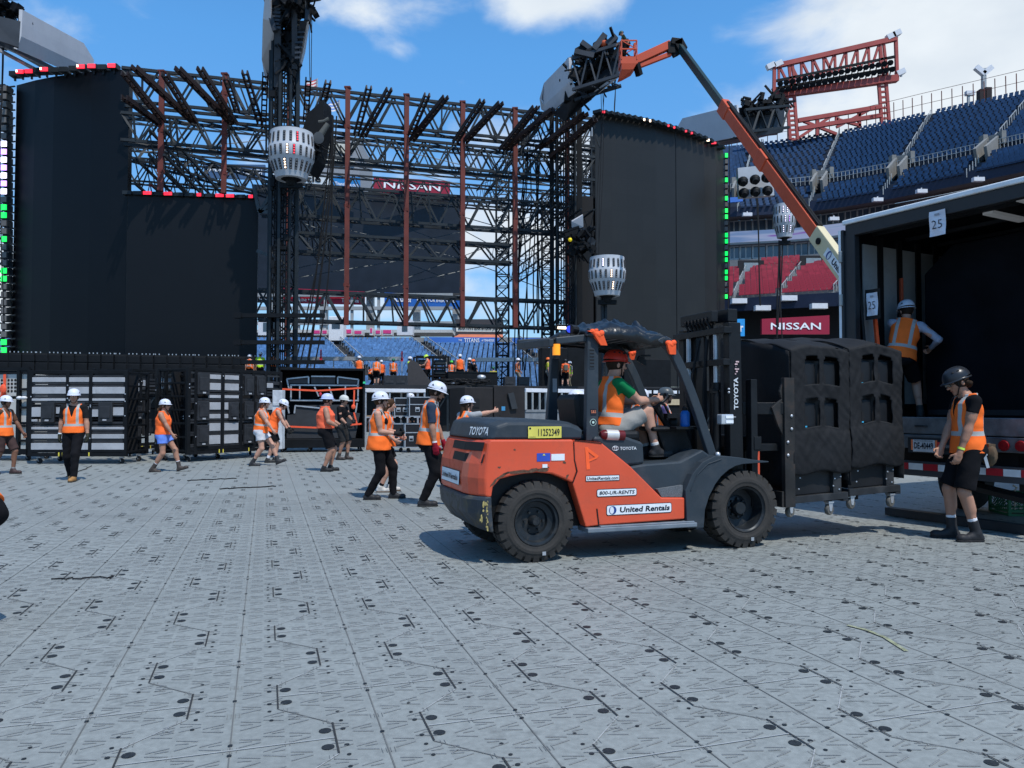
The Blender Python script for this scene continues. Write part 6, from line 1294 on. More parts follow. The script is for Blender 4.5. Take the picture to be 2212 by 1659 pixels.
# ---- two covered carts held in front
M_cov = mat('black quilted cover cloth', (.0075, .0082, .0098), .8, 0, .25, 3, .35, 9)
M_cin = mat('black moulded case', (.010, .0105, .012), .5, 0, .3, 3)
def cart(label_, a0, a1, z0, ztop, zt2, skew, sag, doorY=.16):
    o = thing('covered_cart', label_, 'cart', tuple(fork_world((a0+a1)/2, .8, z0)), FA, 'covered carts on the forklift')
    ac = (a0+a1)/2; zb = z0
    L_ = lambda a, d, z: Vector((a-ac, d-.8, z-zb))
    d0, d1 = .16, 1.40; w_ = a1-a0
    mb = MB(); mb.bar(L_(a0, d0+.03, z0), L_(a1, d0+.03, z0+skew), .07, .075); mb.bar(L_(a0, d1, z0), L_(a1, d1, z0+skew), .07, .075)
    for a in (a0+.03, a1-.03): mb.bar(L_(a, d0, z0), L_(a, d1, z0), .07, .07)
    mb.bar(L_(a1-.14, d0+.03, z0), L_(a1-.14, d0+.03, z0+.30), .11, .05, 0, (0, 1, 0)); mb.build('base_frame', mat('scuffed black cart frame', (.025, .027, .030), .5, .2, .3, 6, dirt=.3, dirtcol=(.08, .08, .08)), o, bevel=.004)
    mb = MB(); mb.add([L_(a0+.03, d0+.05, z0+.04), L_(a1-.05, d0+.05, z0+.04+skew), L_(a1-.05, d1-.05, z0+.04+skew), L_(a0+.03, d1-.05, z0+.04), L_(a0+.03, d0+.05, ztop-.12), L_(a1-.05, d0+.05, ztop-.12), L_(a1-.05, d1-.05, zt2-.12), L_(a0+.03, d1-.05, zt2-.12)], [(0, 3, 2, 1), (4, 5, 6, 7), (0, 1, 5, 4), (1, 2, 6, 5), (2, 3, 7, 6), (3, 0, 4, 7)]); mb.build('inner_case', M_cin, o, bevel=.01)
    for (a, z) in ((a0+.10, z0+.10), (a0+.12, z0+.22), (a1-.18, z0+.2), (a1-.10, z0+.22), (a1-.12, z0+.08), (a1-.20, z0+.12)): mb = MB(); mb.ball(L_(a, d0+.0, z+.02), (.010, .008, .010), 6, 4); mb.build('bolt', M_alu, o, smooth=True)
    # cloth cover: front face with four window cut-outs, top, sides
    nu, nv = 40, 80; mb = MB(); zc0 = z0+.29
    holes = [(.225, .475, .075, .3), (.55, .825, .075, .3), (.225, .475, .4125, .6375), (.55, .80, .4125, .6375)]
    def fz(u): return ztop+sag*math.sin(u*math.pi)+noise.noise(Vector((u*2+a0, 1, 1)))*.03
    vs = []; bulge = lambda u, v_: noise.noise(Vector((u*2.5+a0*2, v_*3, 5)))*.018+abs(noise.noise(Vector(((u*1.3+v_)*11, (u-v_)*3, a0))))*.020+abs(noise.noise(Vector(((u-v_*1.5)*9, (u+v_)*2.5, a0+4))))*.016
    for j in range(nv+1):
        for i in range(nu+1):
            u, v_ = i/nu, j/nv; zz = lerp(fz(u)-.03, zc0+skew*u*.5-.02*math.sin(u*9), v_); vs.append(L_(lerp(a0-.01, a1+.01, u)+.0*v_, d0-.015-bulge(u, v_)-(.03 if v_ > .66 else 0)*math.sin(min(1, (v_-.66)/.34)*math.pi)**.6 if v_ > .66 else d0-.015-bulge(u, v_), zz))
    fs = []
    for j in range(nv):
        for i in range(nu):
            u, v_ = (i+.5)/nu, (j+.5)/nv
            cut = False
            for (u0, u1, v0, v1) in holes:
                cx_, cy_ = (u0+u1)/2, (v0+v1)/2; hx, hy = (u1-u0)/2, (v1-v0)/2
                if abs(u-cx_) < hx and abs(v_-cy_) < hy and not (v_ < cy_-hy+.02 and abs(u-cx_) > hx-.03): cut = True
            if not cut: fs.append((j*(nu+1)+i, j*(nu+1)+i+1, (j+1)*(nu+1)+i+1, (j+1)*(nu+1)+i))
    mb.add(vs, fs)
    n2 = 16; vs = []
    for k in range(n2+1):
        for i in range(nu+1):
            u, t_ = i/nu, k/n2; z = lerp(fz(u)-.03, zt2, t_)+.055*math.sin(min(1, t_*3)*math.pi/2)+noise.noise(Vector((u*3+a0, t_*4, 9)))*.03; vs.append(L_(lerp(a0-.01, a1+.01, u), lerp(d0-.015-bulge(u, 0), d1+.02, t_), z))
    mb.add(vs, [(k*(nu+1)+i, (k+1)*(nu+1)+i, (k+1)*(nu+1)+i+1, k*(nu+1)+i+1) for k in range(n2) for i in range(nu)])
    for a, sg in ((a0-.012, -1), (a1+.012, 1)):
        vs = []; nz_ = 24; ny = 14
        for j in range(nz_+1):
            for k in range(ny+1): v_, t_ = j/nz_, k/ny; vs.append(L_(a+sg*(noise.noise(Vector((t_*4, v_*3, a0*3)))*.03+.01), lerp(d0-.015, d1+.02, t_), lerp(lerp(fz(0 if sg < 0 else 1)-.03, zt2, t_)+.055*math.sin(min(1, t_*3)*math.pi/2), zc0-.15, v_)))
        mb.add(vs, [(j*(ny+1)+k, j*(ny+1)+k+1, (j+1)*(ny+1)+k+1, (j+1)*(ny+1)+k) for j in range(nz_) for k in range(ny)])
    cv = mb.build('cloth_cover', M_cov, o, normals=False)
    for p in cv.data.polygons: p.use_smooth = True
    md = cv.modifiers.new('w', 'WELD'); md.merge_threshold = .006; md = cv.modifiers.new('s', 'SOLIDIFY'); md.thickness = .012
    for (u0, u1, v0, v1) in holes:
        zz = lambda v_: lerp(ztop-.03, zc0, v_)
        mb = MB(); mb.bb(*sorted((lerp(a0, a1, u0)-ac+.01, lerp(a0, a1, u1)-ac-.01)), d0+.012-.8, d0+.06-.8, zz(v1)-zb+.01, zz(v0)-zb-.015); e_ = mb.build('speaker_back', mat('black speaker back', (.007, .008, .010), .5, 0, .3, 5), o, bevel=.015)
        mb = MB(); mb.bb(lerp(a0, a1, u0)-ac+.02, lerp(a0, a1, u0)-ac+.055, d0-.004-.8, d0+.012-.8, zz(v1)-zb+.03, zz(v1)-zb+.14); mb.build('handle_recess', M_cable, e_)
        mb = MB(); mb.bb(lerp(a0, a1, u0)-ac+.02, lerp(a0, a1, u0)-ac+.045, d0-.006-.8, d0+.0-.8, zz(v1)-zb+.018, zz(v1)-zb+.034); mb.build('blue_tag', mat('small blue tag', (.05, .35, .55), .5), e_)
    for a, d in ((a0+.02 if a0 < 3.5 else a0+.06, d0+.05), (a1-.10 if a0 > 3.5 else a1-.22, d0+.05), (a0+.1, d1-.1), (a1-.1, d1-.1)):
        zz = z0-.04; mb = MB(); mb.lathe([(0, -.022), (.055, -.022), (.062, -.012), (.062, .012), (.055, .022), (0, .022)], Matrix.Translation(L_(a, d, zz-.085)) @ Matrix.Rotation(rad(90), 4, 'X') @ Matrix.Rotation(rad(15), 4, 'Y'), 18); c_ = mb.build('caster', mat('grey brown caster', (.10, .095, .085), .6, 0, .2, 20), o, smooth=True)
        mb = MB()
        for s_ in (-.032, .032): mb.add([L_(a-.03, d+s_, zz), L_(a+.03, d+s_, zz), L_(a+.014, d+s_, zz-.10), L_(a-.014, d+s_, zz-.10)], [(0, 1, 2, 3)])
        mb.bar(L_(a-.035, d, zz), L_(a+.035, d, zz), .08, .02); mb.build('caster_fork', M_alu, c_, normals=False)
    return o
cart('black quilt covered speaker cart nearer the forklift mast, held clear of the floor', 3.02, 3.785, .445, 2.09, 2.24, .03, .055)
cart('black quilt covered speaker cart farther from the mast, next to the trailer', 3.805, 4.53, .50, 2.12, 2.27, .03, .06)
# blue bottle on the dash
b0 = FLC(1612, 690, .30); o = thing('water_bottle', 'blue metal water bottle standing on the forklift dashboard', 'bottle', tuple(fork_world(b0.x, .30, 1.25)), FA)
mb = MB(); mb.lathe([(0, 0), (.045, 0), (.05, .01), (.05, .13), (.046, .145), (.03, .165), (.026, .17), (0, .17)], None, 20); mb.build('body', mat('blue bottle paint', (.01, .10, .36), .3), o, smooth=True); mb = MB(); mb.lathe([(0, .168), (.03, .168), (.03, .195), (.02, .205), (0, .205)], None, 14); mb.tube([(-.02, 0, .2), (-.015, 0, .225), (.015, 0, .225), (.02, 0, .2)], .006, 6); mb.build('lid', M_cable, o, smooth=True)
mb = MB(); mb.bb(b0.x-.15, b0.x+.2, .22, .5, 1.225, 1.25); mb.build('dash_shelf', M_fk, fk)
# ------------------------------------------------------------------ semi trailer (local x along the rear opening, y into the trailer)
TA = math.atan2(-.875, .485); TO = Vector((4.62, 10.5, 0)); tr = thing('semi_trailer', 'open rear end of a dark semi trailer with red and white bumper stripes', 'trailer', tuple(TO), TA)
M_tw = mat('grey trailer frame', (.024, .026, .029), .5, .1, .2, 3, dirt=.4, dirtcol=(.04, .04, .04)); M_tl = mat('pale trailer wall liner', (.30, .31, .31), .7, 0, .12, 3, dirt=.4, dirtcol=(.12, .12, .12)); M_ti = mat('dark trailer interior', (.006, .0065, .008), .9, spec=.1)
def tbx(nm, m, *bs, **k):
    mb = MB()
    for b_ in bs: mb.bb(*b_)
    return mb.build(nm, m, tr, **k)
TW, TL = 2.6, 13.5
tbx('floor', mat('worn trailer floor', (.05, .045, .04), .8), (0, TW, .02, TL, 1.18, 1.30))
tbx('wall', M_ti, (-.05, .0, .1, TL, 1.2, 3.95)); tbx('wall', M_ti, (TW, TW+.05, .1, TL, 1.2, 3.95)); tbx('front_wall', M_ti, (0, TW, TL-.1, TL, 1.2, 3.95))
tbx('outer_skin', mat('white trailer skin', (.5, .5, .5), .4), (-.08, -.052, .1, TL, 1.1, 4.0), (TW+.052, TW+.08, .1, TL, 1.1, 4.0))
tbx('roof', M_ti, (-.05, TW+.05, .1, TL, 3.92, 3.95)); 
tbx('roof_edge', mat('white roof edge', (.70, .72, .74), .4), (-.08, TW+.08, -.03, .05, 3.965, 4.03), (-.08, TW+.08, .05, TL, 3.955, 4.0), bevel=.015)
tbx('header', M_tw, (-.05, TW+.05, .0, .10, 3.80, 3.962), bevel=.01)
tbx('door_post', M_tw, (-.07, .10, .0, .10, 1.1, 3.82), (-.10, -.06, -.03, .03, 1.1, 3.9), bevel=.01); tbx('door_post', M_tw, (TW-.1, TW+.07, .0, .10, 1.1, 3.82), bevel=.01)
for z in (1.5, 2.15, 2.85, 3.45): tbx('hinge', M_rail, (-.125, -.075, -.055, .02, z, z+.16), bevel=.01)
tbx('door_edge', mat('white roof edge', (.70, .72, .74), .4), (-.145, -.105, -.02, .05, 1.15, 3.9)); 
for j in range(12):
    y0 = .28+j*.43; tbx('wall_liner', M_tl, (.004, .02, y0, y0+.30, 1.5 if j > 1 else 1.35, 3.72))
    tbx('logistic_post', M_cable, (.0, .035, y0+.31, y0+.42, 1.32, 3.85))
for j in range(7): tbx('roof_bow', M_tw, (0, TW, .5+j*.75, .56+j*.75, 3.86, 3.91))
tbx('interior_lamp', mat('dim strip lamp', (.45, .47, .48), .4, emit=(.8, .85, .9), es=.08), (1.5, 1.62, .55, 1.35, 3.83, 3.87)); tbx('interior_lamp', mat('dim strip lamp', (.45, .47, .48), .4), (2.05, 2.15, .25, .8, 3.83, 3.87))  # emission gives the strip lamps a faint glow
tbx('sill', mat('bare dented aluminium sill', (.16, .17, .18), .4, .4, .3, 8, dirt=.5, dirtcol=(.06, .06, .06)), (-.05, TW+.05, -.02, .12, 1.12, 1.33), bevel=.01); tbx('lower_sill', mat('scuffed grey sill', (.10, .11, .12), .5, .3, .3, 8), (-.05, TW+.05, -.04, .1, .94, 1.11), bevel=.01)
tbx('understructure', M_cable, (.1, TW-.1, .1, 3.0, .75, 1.15), (.3, .45, .1, .25, .5, .9), (TW-.5, TW-.35, .1, .25, .5, .9))
for x in (.95, 1.35): mb = MB(); mb.tube([(x, -.025, 1.22), (x+.03, -.06, 1.22), (x+.13, -.06, 1.22), (x+.16, -.025, 1.22)], .012, 6); mb.build('handle', M_tw, tr, smooth=True)
bm2 = tbx('bumper', mat('dark bumper steel', (.05, .05, .055), .5), (0.1, TW-.05, -.06, .04, .60, .78))
for i in range(13): x = .12+i*.19; mb = MB(); mb.bb(x, x+.185, -.066, -.0605, .675, .755); mb.build('reflector_stripe', mat('red reflector tape', (.40, .02, .03), .4) if i % 2 else mat('white reflector tape', (.66, .67, .68), .4), bm2)
for x in (2.02, 2.20): mb = MB(); mb.lathe([(0, .022), (.055, .018), (.062, 0), (.068, .0)], Matrix.Translation((x, -.04, 1.02)) @ Matrix.Rotation(rad(90), 4, 'X'), 20); mb.build('tail_lamp', mat('red tail lamp', (.20, .008, .012), .3), tr, smooth=True)
def plate(nm, x0, x1, z0, z1, st, m, lm, par=tr):
    mb = MB(); mb.bb(x0, x1, -.052, -.045, z0, z1); o = mb.build(nm, m, par, bevel=.003); text(st, (x0+.02, -.053, z0+.035), (1, 0, 0), (0, 0, 1), x1-x0-.04, (z1-z0)*.55, lm, o, bold=.02, lift=.002); return o
tbx('plate_bracket', M_tw, (.86, 1.50, -.045, -.02, .885, 1.075)); o = plate('license_plate', .93, 1.215, .90, 1.05, 'DE-40449', mat('white plate', (.55, .56, .58), .5), M_dk)
text('NORTH CAROLINA', (.955, -.053, 1.028), (1, 0, 0), (0, 0, 1), .235, .016, M_dk, o, lift=.002)
for x in (.91, 1.225): mb = MB(); mb.bb(x, x+.018, -.056, -.046, .92, 1.05); mb.build('orange_marker', mat('orange reflector', (.9, .22, .08), .4), tr)
o = plate('maker_plate', 1.29, 1.50, .925, 1.0, 'KENWORTH', M_cable, mat('grey plate print', (.2, .2, .2), .5)); mb = MB(); mb.bb(1.245, 1.28, -.056, -.046, .94, 1.03); mb.build('red_marker', mat('red marker', (.6, .05, .04), .4), tr)
# numbered paper signs
def paper(lab, x0, x1, z0, z1, d, frame=False):
    c = TO; o = thing('paper_sign', lab, 'sign', tuple(TO+Vector((math.cos(TA)*x0, math.sin(TA)*x0, z0))-Vector((-math.sin(TA), math.cos(TA), 0))*d), TA)
    w_, h_ = x1-x0, z1-z0; mb = MB(); n_ = 6
    vs = [Vector((w_*i/n_, .008*math.sin(i*.8+j), h_*j/n_)) for j in range(n_+1) for i in range(n_+1)]; mb.add(vs, [(j*(n_+1)+i, j*(n_+1)+i+1, (j+1)*(n_+1)+i+1, (j+1)*(n_+1)+i) for j in range(n_) for i in range(n_)]); s_ = mb.build('sheet', mat('white paper', (.62, .62, .68), .8), o); md = s_.modifiers.new('s', 'SOLIDIFY'); md.thickness = .002
    text('25', (w_*.18, -.012, h_*.28), (1, 0, 0), (0, 0, 1), w_*.64, h_*.34, M_dk, s_, bold=-.01, lift=.004)
    mb = MB(); mb.bb(w_*.35, w_*.65, -.013, -.011, h_*.80, h_*.88); mb.build('print_mark', mat('grey print', (.3, .3, .33), .8), s_)
    if frame: mb = MB(); mb.bb(-.03, w_+.03, .008, .02, -.05, h_+.05); mb.build('backing', M_cable, o)
paper('white paper sheet numbered 25 hanging from the trailer header', 1.17, 1.375, 3.56, 3.87, .012)
paper('small white sheet numbered 25 on a black board inside the trailer door post', .17, .335, 2.69, 3.0, -.14, True)
# interior load
def tworld(x, y, z): return TO+Vector((math.cos(TA), math.sin(TA), 0))*x+Vector((-math.sin(TA), math.cos(TA), 0))*y+Vector((0, 0, z))
o = thing('equipment_case', 'large black case filling the inside of the trailer', 'case', tuple(tworld(1.55, 2.4, 1.3)), TA); mb = MB(); mb.prism([(-1.15, 0), (1.0, 0), (1.0, 2.35), (-.75, 2.35), (-1.15, 2.0)], lambda p, d: Vector((p[0], d, p[1])), -1.35, 1.2); mb.build('body', mat('black scuffed case', (.0035, .0045, .007), .8, 0, .4, 2, .1, spec=.1), o, bevel=.03); mb = MB(); mb.bb(-1.1, .9, -1.37, -1.35, .05, .12); mb.build('edge', M_truss, o)
# load bars and strap inside the door
for nm, x, y, z0, z1, m, dx, lab in (('load_bar', .10, .16, 2.35, 3.55, M_cable, .10, 'black padded load bar standing just inside the trailer door post'), ('load_bar', .22, .30, 2.15, 2.75, M_or2, .05, 'short fluorescent orange bar leaning inside the trailer door'), ('load_bar', .06, 1.05, 2.6, 3.3, mat('dull orange post', (.4, .07, .03), .6), 0, 'dull orange vertical strip on the trailer wall above the white helmeted loader')):
    o = thing(nm, lab, 'bar', tuple(tworld(x, y, 1.3))); a = tworld(x, y, z0)-Vector(o.location); b_ = tworld(x-dx, y, z1)-Vector(o.location); mb = MB(); mb.bar(a, b_, .07, .04); 
    mb.build('bar', m, o, bevel=.01)
    if z0 > 1.4: mb = MB(); mb.bar((0, 0, 0), a, .03, .03); mb.build('foot', M_ti, o)
# green crate
cr0 = G(2147, 1100); o = thing('milk_crate', 'green plastic crate on the floor behind the standing worker at right', 'crate', (6.95, 10.55, 0), rad(-8))
M_gr = mat('green crate plastic', (.012, .11, .045), .5, 0, .15, 6); mb = MB(); s2 = .27; h_ = .29; wl = .012
for z in (.0, .05, .24, h_-.03):
    for a, b_ in (((-s2, -s2), (s2, -s2)), ((s2, -s2), (s2, s2)), ((s2, s2), (-s2, s2)), ((-s2, s2), (-s2, -s2))): mb.bar((a[0], a[1], z+.015), (b_[0], b_[1], z+.015), .02, .03)
for a, b_ in (((-s2, -s2), (s2, -s2)), ((s2, -s2), (s2, s2)), ((s2, s2), (-s2, s2)), ((-s2, s2), (-s2, -s2))):
    for k in range(-4, 13):
        for sg in (1, -1):
            t0, t1 = k/9, (k+4*sg)/9
            if 0 <= t0 <= 1 and 0 <= t1 <= 1: mb.bar((lerp(a[0], b_[0], t0), lerp(a[1], b_[1], t0), .06), (lerp(a[0], b_[0], t1), lerp(a[1], b_[1], t1), .25), .008, .010)
    mb.bar((a[0], a[1], 0), (a[0], a[1], h_), .035, .035)
mb.bb(-s2, s2, -s2, s2, 0, .01); mb.build('basket', M_gr, o, normals=False); o2 = thing('metal_hook', 'pale metal hook standing up from the green crate', 'tool', (6.72, 10.32, .29)); mb = MB(); mb.tube([(0, 0, -.2), (0, 0, .05), (.03, 0, .09), (-.02, 0, .12)], .012, 6); mb.build('hook', mat('pale tan metal', (.4, .35, .28), .6), o2, smooth=True)
# ramp under the trailer and trailer ground clutter
o = thing('loading_ramp', 'dark folded metal ramp lying on the floor under the trailer bumper', 'ramp', tuple(tworld(1.2, .35, .0)), TA); mb = MB(); mb.bar((-.9, 0, .06), (1.1, -.1, .06), .14, .10); mb.bar((-.1, .5, .45), (1.5, .2, .25), .3, .06); mb.build('plank', M_tw, o)
mb = MB(); mb.lathe([(.25, -.13), (.48, -.13), (.5, -.1), (.5, .1), (.48, .13), (.25, .13)], Matrix.Translation((.45, 1.9, .5)) @ Matrix.Rotation(rad(90), 4, 'Y'), 28); mb.build('tyre', M_rubber, tr)
# ------------------------------------------------------------------ equipment racks and cases along the back of the floor
M_pan = mat('pale grey scuffed panel', (.33, .335, .35), .6, .0, .16, 1.5, dirt=.5, dirtcol=(.16, .17, .18), dscale=5)
M_tan = mat('pale beige panel', (.44, .43, .40), .7, 0, .08, 2, dirt=.3, dirtcol=(.2, .2, .19), dscale=4)
M_mold = mat('black moulded fitting', (.022, .023, .026), .5, 0, .3, 5)
M_strap = mat('orange ratchet strap', (.80, .10, .04), .7, 0, .1, 20)
M_ylw = mat('yellow tape mark', (.6, .5, .06), .6)
def frame_of(A, B):
    A = Vector(A); B = Vector(B); d = B-A; d.z = 0; return math.atan2(d.y, d.x), d.length
def at(x, y, Y): q = P(x, y, Y); return Vector((q.x, q.y, 0))
def casters(o, w_, d_, z=.0, n_=4):
    for x in ([.15, w_-.15] if n_ == 4 else [.15, w_*.36, w_*.64, w_-.15]):
        for y in (.12, d_-.12):
            mb = MB(); mb.lathe([(0, -.025), (.06, -.025), (.07, -.01), (.07, .01), (.06, .025), (0, .025)], Matrix.Translation((x, y, .07)) @ Matrix.Rotation(rad(90), 4, 'X') @ Matrix.Rotation(rad(30), 4, 'Y'), 14); c = mb.build('caster', M_rubber, o); mb = MB(); mb.bar((x-.03, y-.035, .16), (x, y-.035, .06), .06, .008); mb.bar((x, y, .15), (x, y, .17), .1); mb.build('caster_fork', M_alu, c)
def rack(label_, A, B, depth, ztop, cols, panels, molds, seed=0, side=True):
    rz, w_ = frame_of(A, B); o = thing('equipment_rack', label_, 'rack', (A.x, A.y, 0), rz); q = random.Random(seed); mb = MB()
    for x in cols+[0, w_]:
        for y in (0, depth): mb.bar((x, y, .2), (x, y, ztop), .10 if y == 0 else .08)
    for z in (.24, .34, ztop-.04):
        for y in (0, depth): mb.bar((0, y, z), (w_, y, z), .09)
    for x in (0, w_):
        for k in range(7): z = .3+(ztop-.35)*k/6; mb.bar((x, 0, z), (x, depth, z), .05)
    mb.build('frame', M_black, o, bevel=.006); mb = MB()
    for z in sorted(set([p[2] for p in panels]+[p[3] for p in panels])): mb.bar((0, -.02, z), (w_, -.02, z), .035, .05)
    mb.build('shelf_rail', M_mold, o)
    mb = MB(); mb.bb(.02, w_-.02, depth*.55, depth*.6, .3, ztop-.1); mb.build('backing', M_cable, o)
    for (x0, x1, z0, z1) in panels:
        mb = MB(); mb.bb(x0, x1, -.052, .03, z0+.03, z1-.03); mb.build('panel', M_pan, o, bevel=.006)
    for (x0, x1, z0, z1) in molds:
        mb = MB(); mb.bb(x0, x1, -.10, -.02, z0, z1); mb.bb(x0+.05, x1-.05, -.12, -.10, z0+.1, z1-.1); m_ = mb.build('moulded_bracket', M_mold, o, bevel=.02); mb = MB(); mb.bb((x0+x1)/2-.05, (x0+x1)/2+.05, -.125, -.12, z0+.03, z0+.07); mb.build('tag', M_pan, m_)
    for i in range(10): mb = MB(); x = q.choice(cols+[.0, w_]); z = q.uniform(.5, ztop-.2); mb.ball((x, -.055, z), (.018, .01, .018), 6, 4); mb.build('bolt', M_alu, o)
    for x in (w_*.30, w_*.34, w_*.62): mb = MB(); mb.bb(x, x+.03, -.055, -.045, .2, .30); mb.build('tape_mark', M_ylw, o)
    casters(o, w_, depth, n_=4)
    return o, w_
A = at(69, 880, 19.8); B = at(272, 880, 19.8); rz, w_ = frame_of(A, B); zt = 2.40
f = lambda x: w_*(x-375)/(1435-375); zz = lambda y: .12+(1310-y)/(1310-290)*(2.40-.12)
pan = []
for y0, y1 in ((355, 435), (465, 570), (598, 652), (925, 980), (1008, 1085), (1110, 1212)):
    for x0, x1 in ((385, 765), (800, 1025), (1065, 1430)): pan.append((f(x0), f(x1), zz(y1), zz(y0)))
for x0, x1, y0, y1 in ((385, 500, 700, 835), (1065, 1160, 725, 835), (1300, 1420, 700, 820), (660, 765, 700, 800), (800, 1025, 690, 790), (385, 450, 838, 890)): pan.append((f(x0), f(x1), zz(y1), zz(y0)))
rack('black equipment rack with rows of pale panels behind the man in tan boots', A, B, 1.15, 2.40, [f(785), f(1045)], pan, [(f(500), f(650), zz(885), zz(660)), (f(1145), f(1300), zz(880), zz(655)), (f(850), f(990), zz(870), zz(655))], 1)
# ladder end and beige cart at the far left
A = at(-60, 880, 21.3); B = at(66, 880, 21.0); rz, w_ = frame_of(A, B); o = thing('equipment_cart', 'beige panelled cart with round holes and an orange strap at the left edge', 'cart', tuple(A), rz)
mb = MB()
for x in (w_-.32, w_): mb.bar((x, -.05, .15), (x, -.05, 2.5), .09)
for z in (.2, .55, .95, 1.45, 1.95, 2.45): mb.bar((w_-.32, -.05, z), (w_, -.05, z), .06)
mb.bar((0, -.05, 2.50), (w_, -.05, 2.50), .08); mb.bar((0, -.05, .25), (w_, -.05, .25), .14); mb.build('frame', M_black, o)
for z0, z1 in ((.42, .98), (1.05, 1.68), (1.76, 2.36)): 
    mb = MB(); mb.bb(.0, w_-.04, .0, .9, z0, z1); pnl = mb.build('panel', M_tan, o, bevel=.01)
    if z0 > 1.7:
        mb = MB()
        for i in range(10):
            for j in range(4): mb.disc((w_-.38-.105*i, -.006, 2.20-.10*j), (0, -1, 0), .036, 12)
        mb.build('ventilation_holes', M_cable, pnl, normals=False)
mb = MB(); x = w_-.78; mb.bar((x, -.05, 2.36), (x+.04, -.05, .42), .08, .01, 0, (0, 1, 0)); mb.ball((x+.0, -.09, 1.95), (.10, .05, .14)); mb.bar((x, -.08, 1.9), (x-.04, -.08, 1.7), .12, .03); mb.build('strap', M_strap, o); mb = MB(); mb.ball((w_-.12, -.10, 1.71), (.10, .06, .05)); mb.ball((w_-.26, -.10, 1.71), (.09, .06, .05)); mb.build('white_cloth', mat('white cloth roll', (.6, .6, .6), .8), o, smooth=True); casters(o, w_, .9)
# dark racks between the two panelled racks
A = at(283, 880, 22.6); B = at(345, 880, 24.0); rack('narrow dark rack crammed with black gear right of the pale panelled rack', A, B, 1.2, 2.6, [.4], [(.1, .3, 1.9, 2.2), (.5, .7, 2.0, 2.3)], [(.05, .35, .5, .9), (.5, .85, .6, 1.1), (.1, .4, 1.1, 1.5), (.5, .8, 1.3, 1.7)], 3)
A = at(340, 880, 21.8); B = at(400, 880, 20.9); o, w_ = rack('dark side rack full of black shelves left of the white shorts walker', A, B, 1.2, 2.5, [.35], [(.05, .33, 1.95, 2.35), (.4, .68, 1.95, 2.3), (.1, .3, 1.2, 1.5)], [(.05, .3, .4, .7), (.4, .7, .45, .8), (.05, .35, .85, 1.15), (.4, .7, .95, 1.3)], 4)
mb = MB()
for k in range(9): mb.bar((0, -.06, .4+.24*k), (w_, -.06, .4+.24*k), .03)
mb.build('shelf_rail', M_black, o)
# rack C
A = at(406, 880, 20.4); B = at(604, 880, 23.2); rz, w_ = frame_of(A, B); g_ = lambda x: w_*(x-406)/(604-406)*.93; pan = []
for x0, x1 in ((449, 473), (482, 514)):
    for z0, z1 in ((.42, .72), (.78, 1.05), (1.12, 1.30), (1.36, 1.62), (1.68, 1.82), (1.90, 2.15), (2.2, 2.38)): pan.append((g_(x0), g_(x1), z0, z1))
for z0, z1 in ((.45, .75), (1.35, 1.6), (2.0, 2.2)): pan.append((g_(582), g_(598), z0, z1))
ml = []
for x0, x1 in ((421, 446), (526, 548), (555, 577)):
    for z0, z1 in ((.42, .98), (1.10, 1.62), (1.80, 2.36)): ml.append((g_(x0), g_(x1), z0, z1))
ml.append((g_(490), g_(512), 1.1, 1.6))
rack('long black rack of moulded brackets behind the walker in white shorts', A, B, 1.2, 2.52, [g_(420), g_(478), g_(520), g_(550), g_(580)], pan, ml, 2)
# box D: open black crate with strapped aluminium frames
A = at(600, 880, 24.8); B = at(788, 880, 25.4); rz, w_ = frame_of(A, B); o = thing('open_crate', 'open fronted black crate with aluminium frames held by orange straps', 'crate', tuple(A), rz); D_ = 1.3; H_ = 2.74
mb = MB(); mb.bb(0, w_, D_-.05, D_, .2, H_); mb.bb(0, .07, 0, D_, .2, H_); mb.bb(w_-.07, w_, 0, D_, .2, H_); mb.bb(0, w_, 0, D_, H_-.08, H_); mb.bb(0, w_, -.02, D_, .14, .42); mb.build('shell', M_black, o, bevel=.01)
def gx(x): return w_*(x-190)/1000
def gz(y): return .15+(1230-y)/(1230-250)*(H_-.15)
mb = MB()
for x0, y0, x1, y1 in ((320, 460, 1120, 460), (320, 650, 1120, 650), (330, 460, 330, 650), (430, 465, 430, 650), (960, 465, 960, 650), (1110, 460, 1110, 650), (600, 480, 650, 600), (770, 480, 810, 600), (280, 385, 530, 355), (280, 385, 310, 520), (530, 355, 530, 440), (870, 355, 1115, 385), (870, 355, 870, 440), (1115, 385, 1105, 500), (560, 350, 840, 350), (285, 680, 310, 810), (1100, 680, 1080, 820), (375, 715, 660, 745), (380, 715, 370, 810)): mb.bar((gx(x0), .30, gz(y0)), (gx(x1), .30, gz(y1)), .045)
mb.build('aluminium_frame', M_alu, o)
mb = MB(); mb.prism([(gx(285), gz(1120)), (gx(1080), gz(1120)), (gx(1135), gz(810)), (gx(950), gz(788)), (gx(660), gz(790)), (gx(290), gz(830))], yz, .22, .27); mb.build('black_panel', mat('matt black panel', (.03, .032, .036), .7), o)
mb = MB(); mb.prism([(gx(370), gz(820)), (gx(1020), gz(820)), (gx(1000), gz(700)), (gx(375), gz(712))], yz, .32, .36); mb.build('black_panel', mat('matt black panel', (.03, .032, .036), .7), o)
mb = MB(); mb.prism([(gx(290), gz(440)), (gx(520), gz(440)), (gx(520), gz(370)), (gx(290), gz(395))], yz, .34, .38); mb.prism([(gx(560), gz(440)), (gx(840), gz(440)), (gx(840), gz(360)), (gx(560), gz(360))], yz, .36, .40); mb.prism([(gx(885), gz(440)), (gx(1100), gz(440)), (gx(1100), gz(395)), (gx(885), gz(370))], yz, .34, .38); mb.build('grey_panel', mat('grey inner panel', (.07, .065, .065), .7), o)
